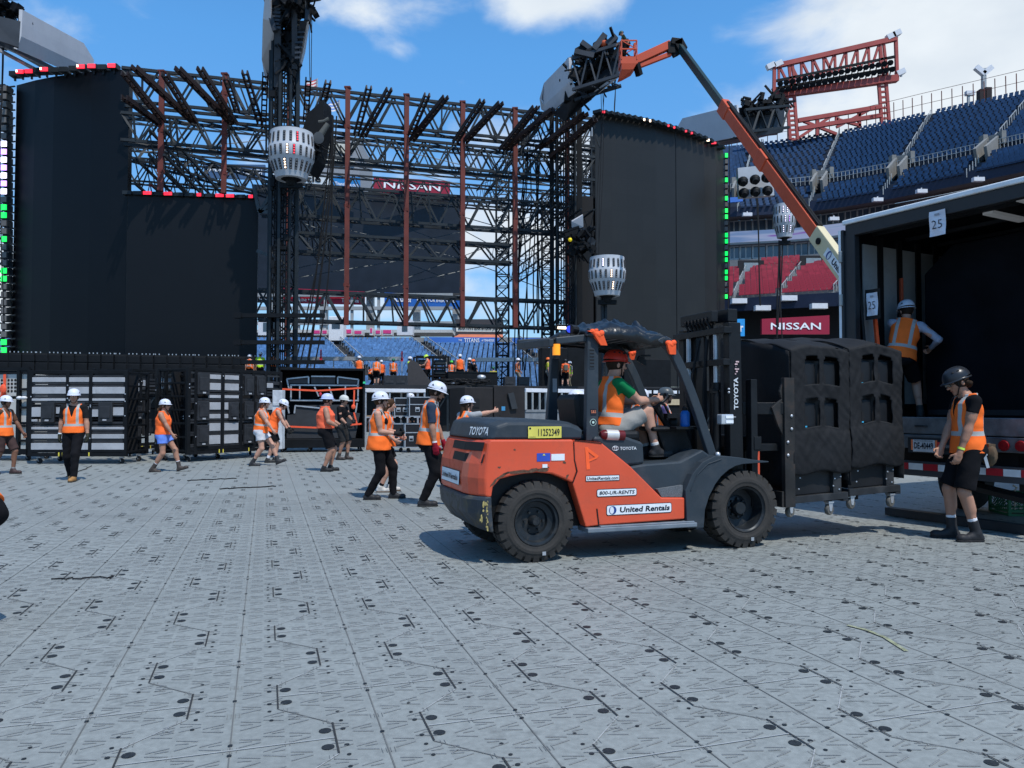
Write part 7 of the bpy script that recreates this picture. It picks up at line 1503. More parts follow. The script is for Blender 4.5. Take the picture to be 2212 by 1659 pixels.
for nm_, pts in (('strap', ((235, 512), (640, 530), (1160, 492))), ('strap', ((235, 968), (640, 988), (1160, 942)))):
    mb = MB(); p = [Vector((gx(a), .12, gz(b_))) for a, b_ in pts]; mb.bar(p[0], p[1], .012, .055); mb.bar(p[1], p[2], .012, .055); mb.build(nm_, M_strap, o)
mb = MB(); mb.bar((gx(1062), .12, gz(800)), (gx(1100), .12, gz(950)), .05, .01, 0, (0, 1, 0)); mb.bar((gx(1065), .12, gz(520)), (gx(1060), .12, gz(735)), .05, .01, 0, (0, 1, 0)); mb.ball((gx(1055), .1, gz(730)), (.07, .03, .08)); mb.build('strap', M_strap, o); mb = MB(); mb.ball((gx(670), .1, gz(575)), (.05, .04, .07)); mb.build('red_tag', mat('red cloth tag', (.45, .03, .05), .8), o, smooth=True)
mb = MB(); mb.bb(gx(1165), gx(1195), -.03, -.022, gz(440), gz(415)); mb.build('green_label', mat('green label', (.05, .55, .25), .5), o); casters(o, w_, D_, n_=5)
# white clad tall item beside rack C
o = thing('rolled_case', 'white bundle standing between the long rack and the open crate', 'bundle', tuple(at(597, 880, 22.2))); mb = MB(); mb.bb(-.12, .16, 0, .3, .25, 1.95); mb.bb(-.10, .14, -.02, 0, 1.5, 1.6); mb.build('body', mat('scuffed white wrap', (.5, .52, .54), .6, 0, .2, 4, dirt=.5), o, bevel=.04)
# road cases
def roadcase(label_, A, w_, d_, z0, h_, rz, side_w, wheels=True):
    o = thing('road_case', label_, 'case', (A.x, A.y, z0), rz, None); zb = .17 if wheels else 0; mb = MB(); mb.bb(0, w_, 0, d_, zb, h_); mb.build('body', mat('black laminate', (.014, .014, .016), .35, 0, .2, 3), o, bevel=.008); mb = MB(); e = .03
    for x in (0, w_):
        for y in (0, d_): mb.bar((x, y, zb), (x, y, h_), e)
    for z in (zb, h_, h_*.70):
        for y in (0, d_): mb.bar((0, y, z), (w_, y, z), e)
        for x in (0, w_): mb.bar((x, 0, z), (x, d_, z), e)
    mb.build('aluminium_edge', M_alu, o)
    for x in (w_*.28, w_*.75):
        mb = MB(); mb.bb(x-.07, x+.07, -.012, -.002, h_*.40, h_*.58); l_ = mb.build('latch', M_alu, o, bevel=.006); mb = MB(); mb.bb(x-.05, x+.05, -.018, -.013, h_*.43, h_*.50); mb.build('handle', M_cable, l_)
    if wheels:
        for x in (.12, w_-.12):
            for y in (.1, d_-.1): mb = MB(); mb.lathe([(0, -.02), (.055, -.02), (.06, 0), (.055, .02), (0, .02)], Matrix.Translation((x, y, .065)) @ Matrix.Rotation(rad(90), 4, 'X'), 14); mb.bar((x, y, .10), (x, y, .16), .06); mb.build('caster', M_rubber, o)
    return o
roadcase('black road case with metal edges stacked on top of two others', at(884, 880, 24.6), .92, .6, 1.0, .78, rad(14), 0)
roadcase('lower black road case at the right under the top one', at(875, 880, 24.7), .70, .65, 0, .92, rad(10), 0)
roadcase('lower black road case at the left under the top one', at(838, 880, 24.9), .52, .65, 0, .92, rad(6), 0)
roadcase('black road case behind the left of the case stack', at(852, 880, 25.1), .45, .6, 1.0, .76, rad(14), 0)
# big black speaker case
A = at(1003, 880, 21.6); B = at(1133, 880, 22.4); rz, w_ = frame_of(A, B); o = thing('speaker_case', 'big black case with a slanted flap and small blue mark behind the forklift hood', 'case', tuple(A), rz); sp = w_*.47
mb = MB(); mb.bb(0, sp-.01, 0, 1.2, .16, 2.02); mb.bb(sp+.01, w_, -.02, 1.2, .16, 2.08); mb.build('body', mat('black brown case', (.018, .015, .014), .55, 0, .2, 3, .04), o, bevel=.015)
mb = MB(); x0 = w_*.80; mb.prism([(x0-.20, 1.85), (x0-.02, 1.88), (x0+.10, 1.42), (x0-.08, 1.40)], yz, -.10, -.04); mb.build('flap', mat('dark grey flap', (.03, .033, .036), .5), o); mb = MB(); mb.bb(w_*.60, w_*.66, -.028, -.022, 1.36, 1.48); mb.build('blue_mark', mat('blue chalk mark', (.05, .22, .4), .8), o); mb = MB()
for z in (.9, 1.0): mb.bar((sp, -.03, z), (w_, -.03, z), .02)
mb.bb(.2, .45, -.02, -.005, 1.45, 1.7); mb.build('recess', M_cable, o)
for i in range(8): mb = MB(); mb.ball((.08+.2*i, -.03, 1.0+.12*(i % 3)), (.015, .01, .015), 6, 4); mb.build('bolt', M_truss, o)
# barrier with white top beam
def barrier(label_, x0, x1, Y, bars=True):
    A = at(x0, 880, Y); B = at(x1, 880, Y+.8); rz, w_ = frame_of(A, B); o = thing('crowd_barrier', label_, 'barrier', tuple(A), rz); mb = MB(); mb.bb(0, w_, -.04, .04, 1.96, 2.09); mb.build('top_beam', M_white, o, bevel=.01); mb = MB(); n_ = int(w_/.28)
    for i in range(n_+1): x = w_*i/n_; mb.bar((x, 0, 1.38), (x, 0, 1.96), .05 if i % 3 else .09)
    mb.build('upright_bars', M_rail, o)
    mb = MB(); mb.bb(0, w_, 0, .06, 0.0, 1.38); mb.bb(0, w_, -.03, 0, 1.30, 1.38); mb.build('lower_panel', mat('grey corrugated panel', (.20, .21, .22), .6, .2, .2, 3), o)
barrier('white topped steel barrier right of the big black case', 1134, 1195, 25.6); barrier('white topped steel barrier behind the forklift seat', 1197, 1290, 26.4)
A = at(788, 880, 27.5); B = at(918, 880, 28.4); rz, w_ = frame_of(A, B); o = thing('scaffold_table', 'white framed scaffold table behind the road cases', 'scaffold', tuple(A), rz); mb = MB(); mb.bb(0, w_, -.06, .9, 2.0, 2.13); mb.build('top_beam', M_white, o, bevel=.01); mb = MB()
for x in (.02, w_*.4, w_*.7, w_-.03):
    for y in (0, .85): mb.bar((x, y, 0), (x, y, 2.0), .06)
mb.bar((0, 0, 1.1), (w_, 0, 1.1), .05); mb.bar((w_*.4, 0, 1.1), (w_*.62, 0, .5), .05); mb.bar((0, 0, .35), (w_, 0, .35), .05); mb.build('legs', M_alu, o); mb = MB(); mb.bb(.05, w_-.1, .2, .8, 1.12, 1.16); mb.build('board', mat('plywood', (.30, .20, .12), .8), o)
o = thing('pallet', 'brown wooden pallet stack behind the walkers, left of the forklift', 'pallet', tuple(at(925, 880, 20.5))); mb = MB()
for k in range(3): mb.bb(0, 1.2, 0, 1.0, .12+.16*k, .15+.16*k); mb.bb(0, .1, 0, 1, .0+.16*k, .12+.16*k); mb.bb(1.1, 1.2, 0, 1, .16*k, .12+.16*k)
mb.build('boards', mat('brown pallet wood', (.22, .13, .06), .8, 0, .3, 4), o)
# row of barrier blocks seen between forklift front pillar and mast
A = at(1392, 880, 30); B = at(1505, 880, 31); rz, w_ = frame_of(A, B); o = thing('stage_barrier', 'black barrier with pale blocks and a tan plank seen through the forklift cab', 'barrier', tuple(A), rz); mb = MB(); mb.bb(-1, w_, 0, .5, 0, 2.2); mb.build('body', M_black, o)
for i in range(7): mb = MB(); mb.bb(.1+.3*i, .3+.3*i, -.03, 0, 2.0, 2.12); mb.build('block', M_white, o)
mb = MB(); mb.bb(.1, w_-.1, -.06, -.03, 1.55, 1.78); mb.build('plank', mat('tan plank', (.42, .34, .22), .7), o)
o = thing('stage_case', 'large dark case on the stage before the right screen', 'case', tuple(onst(1395, 4)), math.pi/2-WA); mb = MB(); mb.bb(-1.8, 1.6, -.5, .6, 0, 1.9); mb.build('body', M_black, o, bevel=.04); mb = MB()
for z in (.9, 1.5): mb.bar((2.2, -.3, z), (6.2, -.3, z), .06)
for x in (2.2, 4.2, 6.2): mb.bar((x, -.3, 0), (x, -.3, 1.5), .06)
mb.build('railing', M_truss, o)
o = thing('stage_case', 'tall dark case on the stage behind the backpack worker', 'case', tuple(onst(1195, 3)), math.pi/2-WA); mb = MB(); mb.bb(-.9, .9, -.3, .5, 0, 2.6); mb.bb(1.2, 7.0, .8, 1.6, 0, 3.3); mb.build('body', M_black, o, bevel=.04)
# people-less clutter on the stage
for x, lab in ((842, 'first dark gear box left of the ramp plate'), (866, 'second dark gear box left of the ramp plate'), (975, 'dark gear box right of the equipment rack'), (1100, 'dark gear box near the slim mast'), (1130, 'dark gear box right of the slim mast')):
    o = thing('gear_box', lab+' on the stage', 'box', tuple(onst(x, 5.2)), math.pi/2-WA); mb = MB(); mb.bb(-.35, .35, -.2, .3, 0, .38+.1*(x % 3)); mb.bb(-.3, .2, -.22, -.2, .1, .25); mb.build('body', M_mold, o, bevel=.03)
# ------------------------------------------------------------------ people
class Sdf:
    def __init__(s, lo, hi, h):
        s.h = h; s.o = np.array(lo, float)-2*h; n = np.ceil((np.array(hi)-s.o)/h).astype(int)+3; s.n = n; s.F = np.full(n, .25, np.float32)
        s.ax = [s.o[i]+h*np.arange(n[i]) for i in range(3)]
    def win(s, lo, hi):
        a = np.clip(((np.array(lo)-s.o)/s.h).astype(int), 0, s.n-1); b = np.clip(np.ceil((np.array(hi)-s.o)/s.h).astype(int)+1, 1, s.n)
        sl = tuple(slice(int(i), int(j)) for i, j in zip(a, b))
        X, Y, Z = np.meshgrid(s.ax[0][sl[0]], s.ax[1][sl[1]], s.ax[2][sl[2]], indexing='ij', sparse=True); return sl, X, Y, Z
    def union(s, sl, d, k):
        A = s.F[sl]
        if k <= 0: np.minimum(A, d, out=A)
        else: hh = np.clip(.5+.5*(A-d)/k, 0, 1); s.F[sl] = (A*(1-hh)+d*hh-k*hh*(1-hh)).astype(np.float32)
    def cone(s, a, b, ra, rb, k=.02, clip=None):
        a = np.array(a, float); b = np.array(b, float); m = max(ra, rb)+k+2*s.h; sl, X, Y, Z = s.win(np.minimum(a, b)-m, np.maximum(a, b)+m); v = b-a; L2 = max(v@v, 1e-9)
        t_ = np.clip(((X-a[0])*v[0]+(Y-a[1])*v[1]+(Z-a[2])*v[2])/L2, 0, 1); d = np.sqrt((X-a[0]-t_*v[0])**2+(Y-a[1]-t_*v[1])**2+(Z-a[2]-t_*v[2])**2)-(ra+(rb-ra)*t_)
        if clip is not None:
            for (p, n_) in clip: d = np.maximum(d, (X-p[0])*n_[0]+(Y-p[1])*n_[1]+(Z-p[2])*n_[2])
        s.union(sl, d, k)
    def ell(s, c, r, R=None, k=.02, sub=False, clip=None):
        c = np.array(c, float); r = np.array(r, float); m = r.max()+k+2*s.h; sl, X, Y, Z = s.win(c-m, c+m); x, y, z = X-c[0], Y-c[1], Z-c[2]
        if R is not None: R = np.array(R); x, y, z = [R[0, i]*x+R[1, i]*y+R[2, i]*z for i in range(3)]
        k0 = np.sqrt((x/r[0])**2+(y/r[1])**2+(z/r[2])**2); k1 = np.sqrt((x/r[0]**2)**2+(y/r[1]**2)**2+(z/r[2]**2)**2)+1e-9; d = k0*(k0-1)/k1
        if sub: s.F[sl] = np.maximum(s.F[sl], -d)
        else:
            if clip is not None:
                for (p, n_) in clip: d = np.maximum(d, (X-p[0])*n_[0]+(Y-p[1])*n_[1]+(Z-p[2])*n_[2])
            s.union(sl, d, k)
    def halfspace(s, p, n_):
        X, Y, Z = np.meshgrid(*s.ax, indexing='ij', sparse=True); s.F = np.maximum(s.F, (X-p[0])*n_[0]+(Y-p[1])*n_[1]+(Z-p[2])*n_[2]).astype(np.float32)
    def subcone(s, a, b, ra, rb):
        a = np.array(a, float); b = np.array(b, float); m = max(ra, rb)+3*s.h; sl, X, Y, Z = s.win(np.minimum(a, b)-m, np.maximum(a, b)+m); v = b-a; L2 = max(v@v, 1e-9)
        t_ = np.clip(((X-a[0])*v[0]+(Y-a[1])*v[1]+(Z-a[2])*v[2])/L2, 0, 1); d = np.sqrt((X-a[0]-t_*v[0])**2+(Y-a[1]-t_*v[1])**2+(Z-a[2]-t_*v[2])**2)-(ra+(rb-ra)*t_); s.F[sl] = np.maximum(s.F[sl], -d)
    def folds(s, amp, f=22, seed=0):
        X, Y, Z = np.meshgrid(*s.ax, indexing='ij', sparse=True); q = np.sin(X*f+Z*f*.6+seed)*np.sin(Z*f*.9-Y*f*.7+seed*2)+.6*np.sin(Z*f*1.9+X*f*.8+Y*f+seed); s.F = (s.F+amp*q).astype(np.float32)
    def mesh(s):
        F = s.F; F[0], F[-1], F[:, 0], F[:, -1], F[:, :, 0], F[:, :, -1] = [.1]*6; I = F < 0; a = I[:-1, :-1, :-1]; al = a.copy(); an = a.copy()
        C8 = [(0, 0, 0), (1, 0, 0), (0, 1, 0), (1, 1, 0), (0, 0, 1), (1, 0, 1), (0, 1, 1), (1, 1, 1)]
        nx, ny, nz_ = F.shape
        for (i, j, k) in C8[1:]: q = I[i:nx-1+i, j:ny-1+j, k:nz_-1+k]; al &= q; an |= q
        act = an & ~al; idx = np.argwhere(act); N_ = len(idx)
        if N_ == 0: return [], []
        vid = np.full(act.shape, -1, np.int32); vid[tuple(idx.T)] = np.arange(N_)
        cv = np.stack([F[idx[:, 0]+i, idx[:, 1]+j, idx[:, 2]+k] for (i, j, k) in C8], 1); acc_ = np.zeros((N_, 3)); cnt = np.zeros(N_)
        for e0 in range(8):
            for e1 in range(e0+1, 8):
                d = [abs(C8[e0][t_]-C8[e1][t_]) for t_ in range(3)]
                if sum(d) != 1: continue
                f0, f1 = cv[:, e0], cv[:, e1]; m = (f0 < 0) != (f1 < 0); t_ = np.where(m, f0/np.where(m, f0-f1, 1), 0); p0 = np.array(C8[e0], float); p1 = np.array(C8[e1], float)
                acc_ += m[:, None]*(p0+(p1-p0)*t_[:, None]); cnt += m
        V = s.o+(idx+acc_/cnt[:, None])*s.h; faces = []
        for ax_ in range(3):
            sl0 = [slice(1, -1)]*3; sl0[ax_] = slice(0, -1); sl1 = list(sl0); sl1[ax_] = slice(1, None); A = I[tuple(sl0)]; B = I[tuple(sl1)]; ch = np.argwhere(A != B)
            if len(ch) == 0: continue
            ch[:, [t_ for t_ in range(3) if t_ != ax_]] += 1; b_, c_ = [(1, 2), (2, 0), (0, 1)][ax_]; e = np.zeros((1, 3), int); eb = e.copy(); eb[0, b_] = 1; ec = e.copy(); ec[0, c_] = 1
            q = [vid[tuple((ch-eb-ec).T)], vid[tuple((ch-ec).T)], vid[tuple(ch.T)], vid[tuple((ch-eb).T)]]; f = np.stack(q, 1); ins = I[tuple(ch.T)]; f[~ins] = f[~ins][:, ::-1]; faces.append(f[(f >= 0).all(1)])
        return V, np.concatenate(faces)
def np_obj(name, V, Fc, m, parent=None, attr=None, scale=1.0):
    me = bpy.data.meshes.new(name); V = np.asarray(V)*scale; me.vertices.add(len(V)); me.vertices.foreach_set('co', V.astype(np.float32).ravel()); n_ = len(Fc); me.loops.add(n_*4); me.loops.foreach_set('vertex_index', Fc.astype(np.int32).ravel()); me.polygons.add(n_); me.polygons.foreach_set('loop_start', np.arange(0, n_*4, 4, dtype=np.int32)); me.polygons.foreach_set('use_smooth', np.ones(n_, bool))
    me.materials.append(m); me.update(calc_edges=True); me.validate()
    if attr is not None:
        for nm, arr in attr.items(): a = me.attributes.new(nm, 'FLOAT_VECTOR', 'POINT'); a.data.foreach_set('vector', np.asarray(arr, np.float32).ravel())
    o = bpy.data.objects.new(name, me); C.objects.link(o)
    if parent: o.parent = parent
    return o
def rotx(a): return np.array(Matrix.Rotation(rad(a), 3, 'X'))
def roty(a): return np.array(Matrix.Rotation(rad(a), 3, 'Y'))
def rotz(a): return np.array(Matrix.Rotation(rad(a), 3, 'Z'))
def skin_mat(key, col):
    nm = 'skin '+key
    if nm in MATS: return MATS[nm]
    m = mat(nm, col, .5, 0, .10, 9); t = m.node_tree; b = t.nodes['Principled BSDF']; n = t.nodes.new; l = t.links.new; b.inputs['Subsurface Weight'].default_value = .05; b.inputs['Subsurface Radius'].default_value = (.02, .008, .004)
    src = b.inputs['Base Color'].links[0].from_socket; at_ = n('ShaderNodeAttribute'); at_.attribute_name = 'face_pos'; sp_ = n('ShaderNodeSeparateXYZ'); l(at_.outputs['Vector'], sp_.inputs[0])
    def blob(cx_, cz, rx, rz_, mirror=False):
        x = sp_.outputs[0]
        if mirror: q = n('ShaderNodeMath'); q.operation = 'ABSOLUTE'; l(x, q.inputs[0]); x = q.outputs[0]
        a = n('ShaderNodeCombineXYZ'); l(x, a.inputs[0]); l(sp_.outputs[2], a.inputs[1]); s_ = n('ShaderNodeVectorMath'); s_.operation = 'SUBTRACT'; l(a.outputs[0], s_.inputs[0]); s_.inputs[1].default_value = (cx_, cz, 0); k = n('ShaderNodeVectorMath'); k.operation = 'MULTIPLY'; l(s_.outputs[0], k.inputs[0]); k.inputs[1].default_value = (1/rx, 1/rz_, 0); L_ = n('ShaderNodeVectorMath'); L_.operation = 'LENGTH'; l(k.outputs[0], L_.inputs[0])
        r_ = n('ShaderNodeMapRange'); r_.inputs[1].default_value = .8; r_.inputs[2].default_value = 1.15; r_.inputs[3].default_value = 1; r_.inputs[4].default_value = 0; l(L_.outputs['Value'], r_.inputs[0])
        g = n('ShaderNodeMath'); g.operation = 'GREATER_THAN'; l(sp_.outputs[1], g.inputs[0]); g.inputs[1].default_value = .05; mm = n('ShaderNodeMath'); mm.operation = 'MULTIPLY'; l(r_.outputs[0], mm.inputs[0]); l(g.outputs[0], mm.inputs[1]); return mm.outputs[0]
    for msk, c in ((blob(0, -.062, .024, .0075), (col[0]*.75, col[1]*.45, col[2]*.45)), (blob(.031, .026, .017, .0045, True), (.03, .018, .012)), (blob(.031, .003, .013, .0055, True), (.55, .52, .50)), (blob(.031, .003, .0055, .0055, True), (.02, .012, .01))):
        x = n('ShaderNodeMix'); x.data_type = 'RGBA'; l(msk, x.inputs[0]); l(src, x.inputs[6]); x.inputs[7].default_value = (*c, 1); src = x.outputs[2]
    l(src, b.inputs['Base Color']); return m
SK = {'light': skin_mat('light', (.46, .25, .175)), 'tan': skin_mat('tan', (.34, .175, .115)), 'brown': skin_mat('brown', (.18, .085, .052)), 'dark': skin_mat('dark', (.11, .055, .036))}
def vest_mat(key, col, stripes=True, strip=(.36, .36, .35), wr=True):
    nm = 'vest '+key
    if nm in MATS: return MATS[nm]
    m = mat(nm, col, .8, 0, .07, 9, .12, 26, spec=.15); t = m.node_tree; b = t.nodes['Principled BSDF']; n = t.nodes.new; l = t.links.new; src = b.inputs['Base Color'].links[0].from_socket
    if stripes:
        at_ = n('ShaderNodeAttribute'); at_.attribute_name = 'rest'; sp_ = n('ShaderNodeSeparateXYZ'); l(at_.outputs['Vector'], sp_.inputs[0])
        def band_(sock, c, hw, ab=False):
            if ab: q = n('ShaderNodeMath'); q.operation = 'ABSOLUTE'; l(sock, q.inputs[0]); sock = q.outputs[0]
            s_ = n('ShaderNodeMath'); s_.operation = 'SUBTRACT'; l(sock, s_.inputs[0]); s_.inputs[1].default_value = c; a = n('ShaderNodeMath'); a.operation = 'ABSOLUTE'; l(s_.outputs[0], a.inputs[0]); g = n('ShaderNodeMath'); g.operation = 'LESS_THAN'; l(a.outputs[0], g.inputs[0]); g.inputs[1].default_value = hw; return g.outputs[0]
        hz_ = band_(sp_.outputs[2], .13, .023); vt = band_(sp_.outputs[0], .098, .0215, True); up_ = n('ShaderNodeMath'); up_.operation = 'GREATER_THAN'; l(sp_.outputs[2], up_.inputs[0]); up_.inputs[1].default_value = .13; v2 = n('ShaderNodeMath'); v2.operation = 'MULTIPLY'; l(vt, v2.inputs[0]); l(up_.outputs[0], v2.inputs[1]); mx_ = n('ShaderNodeMath'); mx_.operation = 'MAXIMUM'; l(hz_, mx_.inputs[0]); l(v2.outputs[0], mx_.inputs[1])
        x = n('ShaderNodeMix'); x.data_type = 'RGBA'; l(mx_.outputs[0], x.inputs[0]); l(src, x.inputs[6]); x.inputs[7].default_value = (*strip, 1); src = x.outputs[2]
        l(src, b.inputs['Base Color'])
    return m
OR = (.88, .155, .025)
VM = {'orange': vest_mat('orange', OR), 'plain': vest_mat('plain', (.88, .14, .03), False), 'lime': vest_mat('lime', (.45, .75, .03)), 'faded': vest_mat('faded', (.80, .13, .06), False)}
def cloth(key, col, r_=.9): return mat('cloth '+key, col, r_, 0, .14, 7, .2, 30, spec=.12)
HM = {}
def helmet(parent, M, key, s, style='cap', marks=True):
    """hard hat in head space; M head matrix (4x4)"""
    mm = {'white': mat('white helmet', (.60, .62, .70), .35, 0, .04, 20, coat=.2), 'red': mat('red helmet', (.50, .035, .02), .35), 'black': mat('black helmet', (.02, .022, .026), .3), 'grey': mat('grey helmet', (.06, .07, .075), .35), 'lime': mat('lime helmet', (.5, .75, .06), .4), 'green': mat('green helmet', (.10, .55, .08), .4), 'dkgreen': mat('dark green helmet', (.02, .12, .07), .4), 'orange': mat('orange helmet', (.75, .14, .03), .4), 'blue': mat('pale blue helmet', (.42, .47, .72), .4), 'teal': mat('teal helmet', (.02, .06, .06), .4), 'beige': mat('beige cap', (.5, .5, .46), .6)}[key]
    n_ = 28; rows_ = 9; rx, ry, rz_ = .112, .136, .118; mb = MB(); vs = []
    for i in range(rows_+1):
        th = (math.pi/2)*i/rows_
        for k in range(n_):
            a = 2*math.pi*k/n_; w_ = math.cos(th)**.85 if i < rows_ else 0; ridge = 1.0+(.02 if abs(math.cos(a)) < .2 and style == 'cap' else 0); vs.append((rx*w_*math.cos(a), ry*w_*math.sin(a)-.004, rz_*math.sin(th)*ridge))
    mb.add(vs, [(i*n_+k, i*n_+(k+1) % n_, (i+1)*n_+(k+1) % n_, (i+1)*n_+k) for i in range(rows_) for k in range(n_)])
    def brim(a): f = max(0, math.sin(a)); return (.006+.030*f**2.5) if style == 'cap' else .032+.012*f
    ring = lambda e, z: [((rx+e(2*math.pi*k/n_))*math.cos(2*math.pi*k/n_), (ry+e(2*math.pi*k/n_))*math.sin(2*math.pi*k/n_)-.004, z+(-.018*max(0, -math.sin(2*math.pi*k/n_)) if style == 'cap' else 0)) for k in range(n_)]
    R0 = ring(lambda a: -.0005, .0); R1 = ring(brim, -.010); R2 = ring(lambda a: brim(a)-.001, -.015); R3 = ring(lambda a: -.008, -.010); b_ = []
    mb.loft([R0, R1, R2, R3], caps=False)
    o = mb.build('helmet', mm, parent, smooth=True); o.matrix_local = Matrix.Scale(s, 4) @ M @ Matrix.Translation((0, -.005, .042))
    for p in o.modifiers: o.modifiers.remove(p)
    if key == 'white' and marks and style == 'cap':
        mb = MB()
        for sx in (-1, 1):
            for (y0, z0) in ((.052, .030), (-.078, .030)):
                pts = []
                for (dy, dz) in ((-.018, 0), (.016, 0), (-.004, .030)):
                    y, z = y0+dy, z0+dz; q = max(0, 1-(z/rz_)**2); rr_ = q**.425; x = rx*math.sqrt(max(0, rr_**2-((y+.004)/ry)**2)) if rr_**2 > ((y+.004)/ry)**2 else 0; pts.append((sx*(x+.003), y, z))
                mb.add(pts, [(0, 1, 2)])
        v_ = mb.build('vent', M_dk, o, normals=False)
    if key in ('red', 'black'):
        mb = MB()
        for sx in (-1, 1):
            for k in range(3): y0 = -.06+.05*k; z = .075; q = (1-(z/rz_)**2)**.425; x = rx*math.sqrt(max(.01, q*q-(y0/ry)**2)); mb.ball((sx*(x-.002), y0, z), (.008, .016, .010), 8, 5)
        mb.build('vent', M_cable, o, normals=False)
    return o
def person(label_, pos, rz, H=1.78, female=False, bulk=1.0, lean=0, side=0, twist=0, hip=.93, head=(0, 0, 0), hl=(-.25, .04, .80), hr=(.25, .04, .80), polel=None, poler=None, fl=(-.10, .0), fr=(.10, .0), footz=(0, 0), footp=(0, 0), footy=(0, 0), knee=(0, 1, 0), skin='light',
           vest='orange', shirt=None, sleeve=.5, pants=((.012, .012, .014), 1.0), shoes=((.02, .02, .022), .10), sock=None, gloves=None, helm='white', hstyle='cap', hair=((.03, .02, .012), 'short'), glasses=False, curl=35, detail=1, vhem=-.05, flare=0.0, ankles=None, group=None, backpack=None, strap=True, wrist=None, beard=None, vestkw=None, headoff=None, cat='person'):
    vox = {0: .0082, 1: .012, 2: .022, 3: .032}[detail]; s = H/1.75; V3 = lambda *a: np.array(a, float)
    R = rotz(twist) @ roty(side) @ rotx(-lean); Rp = rotz(twist*.4) @ rotx(-lean*.35); Pz = V3(0, 0, hip); up_ = R @ V3(0, 0, 1); T = lambda x, y, z: Pz+R @ V3(x, y, z)
    bw = (1.0 if not female else .93)*bulk**.6; shw = (.185 if not female else .162)*bulk**.3; hw = .088
    neck = T(0, -.005, .505); shl, shr = T(-shw, -.005, .455), T(shw, -.005, .455); Rh = rotz(twist*.6+head[0]) @ roty(head[2]) @ rotx(-head[1]); hc = neck+R @ V3(0, .012, .045)+Rh @ V3(0, .022, .115)
    if headoff is not None: hc = hc+V3(*headoff)
    HT = lambda x, y, z: hc+Rh @ V3(x, y, z)
    hipL, hipR = Pz+Rp @ V3(-hw, 0, -.03), Pz+Rp @ V3(hw, 0, -.03)
    def ik(a, b, l1, l2, pole):
        d = b-a; D = np.linalg.norm(d); mx_ = (l1+l2)*.999
        if D > mx_: b = a+d/D*mx_; d = b-a; D = mx_
        n_ = d/D; x = (l1*l1-l2*l2+D*D)/(2*D); h_ = math.sqrt(max(l1*l1-x*x, 0)); p = pole-n_*(pole@n_); nl = np.linalg.norm(p); p = p/nl if nl > 1e-6 else V3(1, 0, 0); return a+n_*x+p*h_, b
    lg1, lg2 = .435, .42
    an = ankles or [V3(fl[0], fl[1], .085+footz[0]), V3(fr[0], fr[1], .085+footz[1])]; an = [V3(*q) for q in an]; kn = V3(*knee)
    kL, aL = ik(hipL, an[0], lg1, lg2, kn+V3(-.12, 0, 0)); kR, aR = ik(hipR, an[1], lg1, lg2, kn+V3(.12, 0, 0))
    pl = R @ V3(*(polel or (-.5, -1, -.3))); pr2 = R @ V3(*(poler or (.5, -1, -.3)))
    eL, wL = ik(shl, V3(*hl), .285, .25, pl); eR, wR = ik(shr, V3(*hr), .285, .25, pr2)
    allp = np.array([Pz, neck, hc+V3(0, 0, .2), shl, shr, kL, kR, aL, aR, eL, eR, wL, wR]); lo = allp.min(0)-.26; hi = allp.max(0)+.26; lo[2] = min(lo[2], aL[2]-.12, aR[2]-.12)
    B = Sdf(lo, hi, vox); g = B
    # torso
    def torso(g, inf=0.0, k=.05, hips=True):
        if hips: g.ell(Pz+Rp @ V3(0, -.012, .0), (.162*bw+inf, .112*bulk+inf, .125+inf), Rp, k)
        g.ell(T(0, 0, .15), ((.138 if not female else .125)*bw+inf, .10*bulk+inf, .15+inf), R, k); g.ell(T(0, -.005, .33), ((.163 if not female else .145)*bw+inf, .108*bulk+inf, .175+inf), R, k)
        if female: 
            for sx in (-1, 1): g.ell(T(sx*.066, .082, .335), (.06+inf, .055+inf, .06+inf), R, .03)
        g.cone(T(-shw*.78, -.005, .445), T(shw*.78, -.005, .445), .058+inf, .058+inf, .04)
        if hips:
            for sx in (-1, 1): g.ell(Pz+Rp @ V3(sx*.072, -.062, -.045), (.088*bulk+inf, .08*bulk+inf, .09+inf), Rp, .03)
    torso(g)
    g.cone(neck-R @ V3(0, 0, .03), neck+(hc-neck)*.62, .060, .054, .03); g.cone(T(-.11, -.01, .47), neck, .045, .05, .03); g.cone(T(.11, -.01, .47), neck, .045, .05, .03)
    lb_ = bulk**.7
    def arm(sh, e, w_): g.cone(sh, e, .052*lb_, .038*lb_, .03); g.cone(sh+(e-sh)*.2, sh+(e-sh)*.6, .046*lb_, .045*lb_, .03); g.cone(e, w_, .040*lb_, .026, .02); g.cone(e+(w_-e)*.12, e+(w_-e)*.42, .043*lb_, .037*lb_, .02)
    arm(shl, eL, wL); arm(shr, eR, wR)
    def leg(h_, k_, a_):
        g.cone(h_, k_, .088*lb_, .055*lb_, .04); g.cone(k_, a_, .056*lb_, .037, .03); v = (a_-k_); bk = V3(0, -.018, 0); g.cone(k_+v*.16+bk, k_+v*.42+bk, .050*lb_, .046*lb_, .03)
    leg(hipL, kL, aL); leg(hipR, kR, aR)
    # head
    def hd(g, inf=0): g.ell(HT(0, -.012, .022), (.074+inf, .094+inf, .098+inf), Rh, .02)
    hd(g); g.ell(HT(0, .026, -.050), (.050, .058, .062), Rh, .03); g.ell(HT(0, .070, -.094), (.022, .020, .018), Rh, .02); g.ell(HT(0, .045, -.01), (.058, .05, .06), Rh, .02)
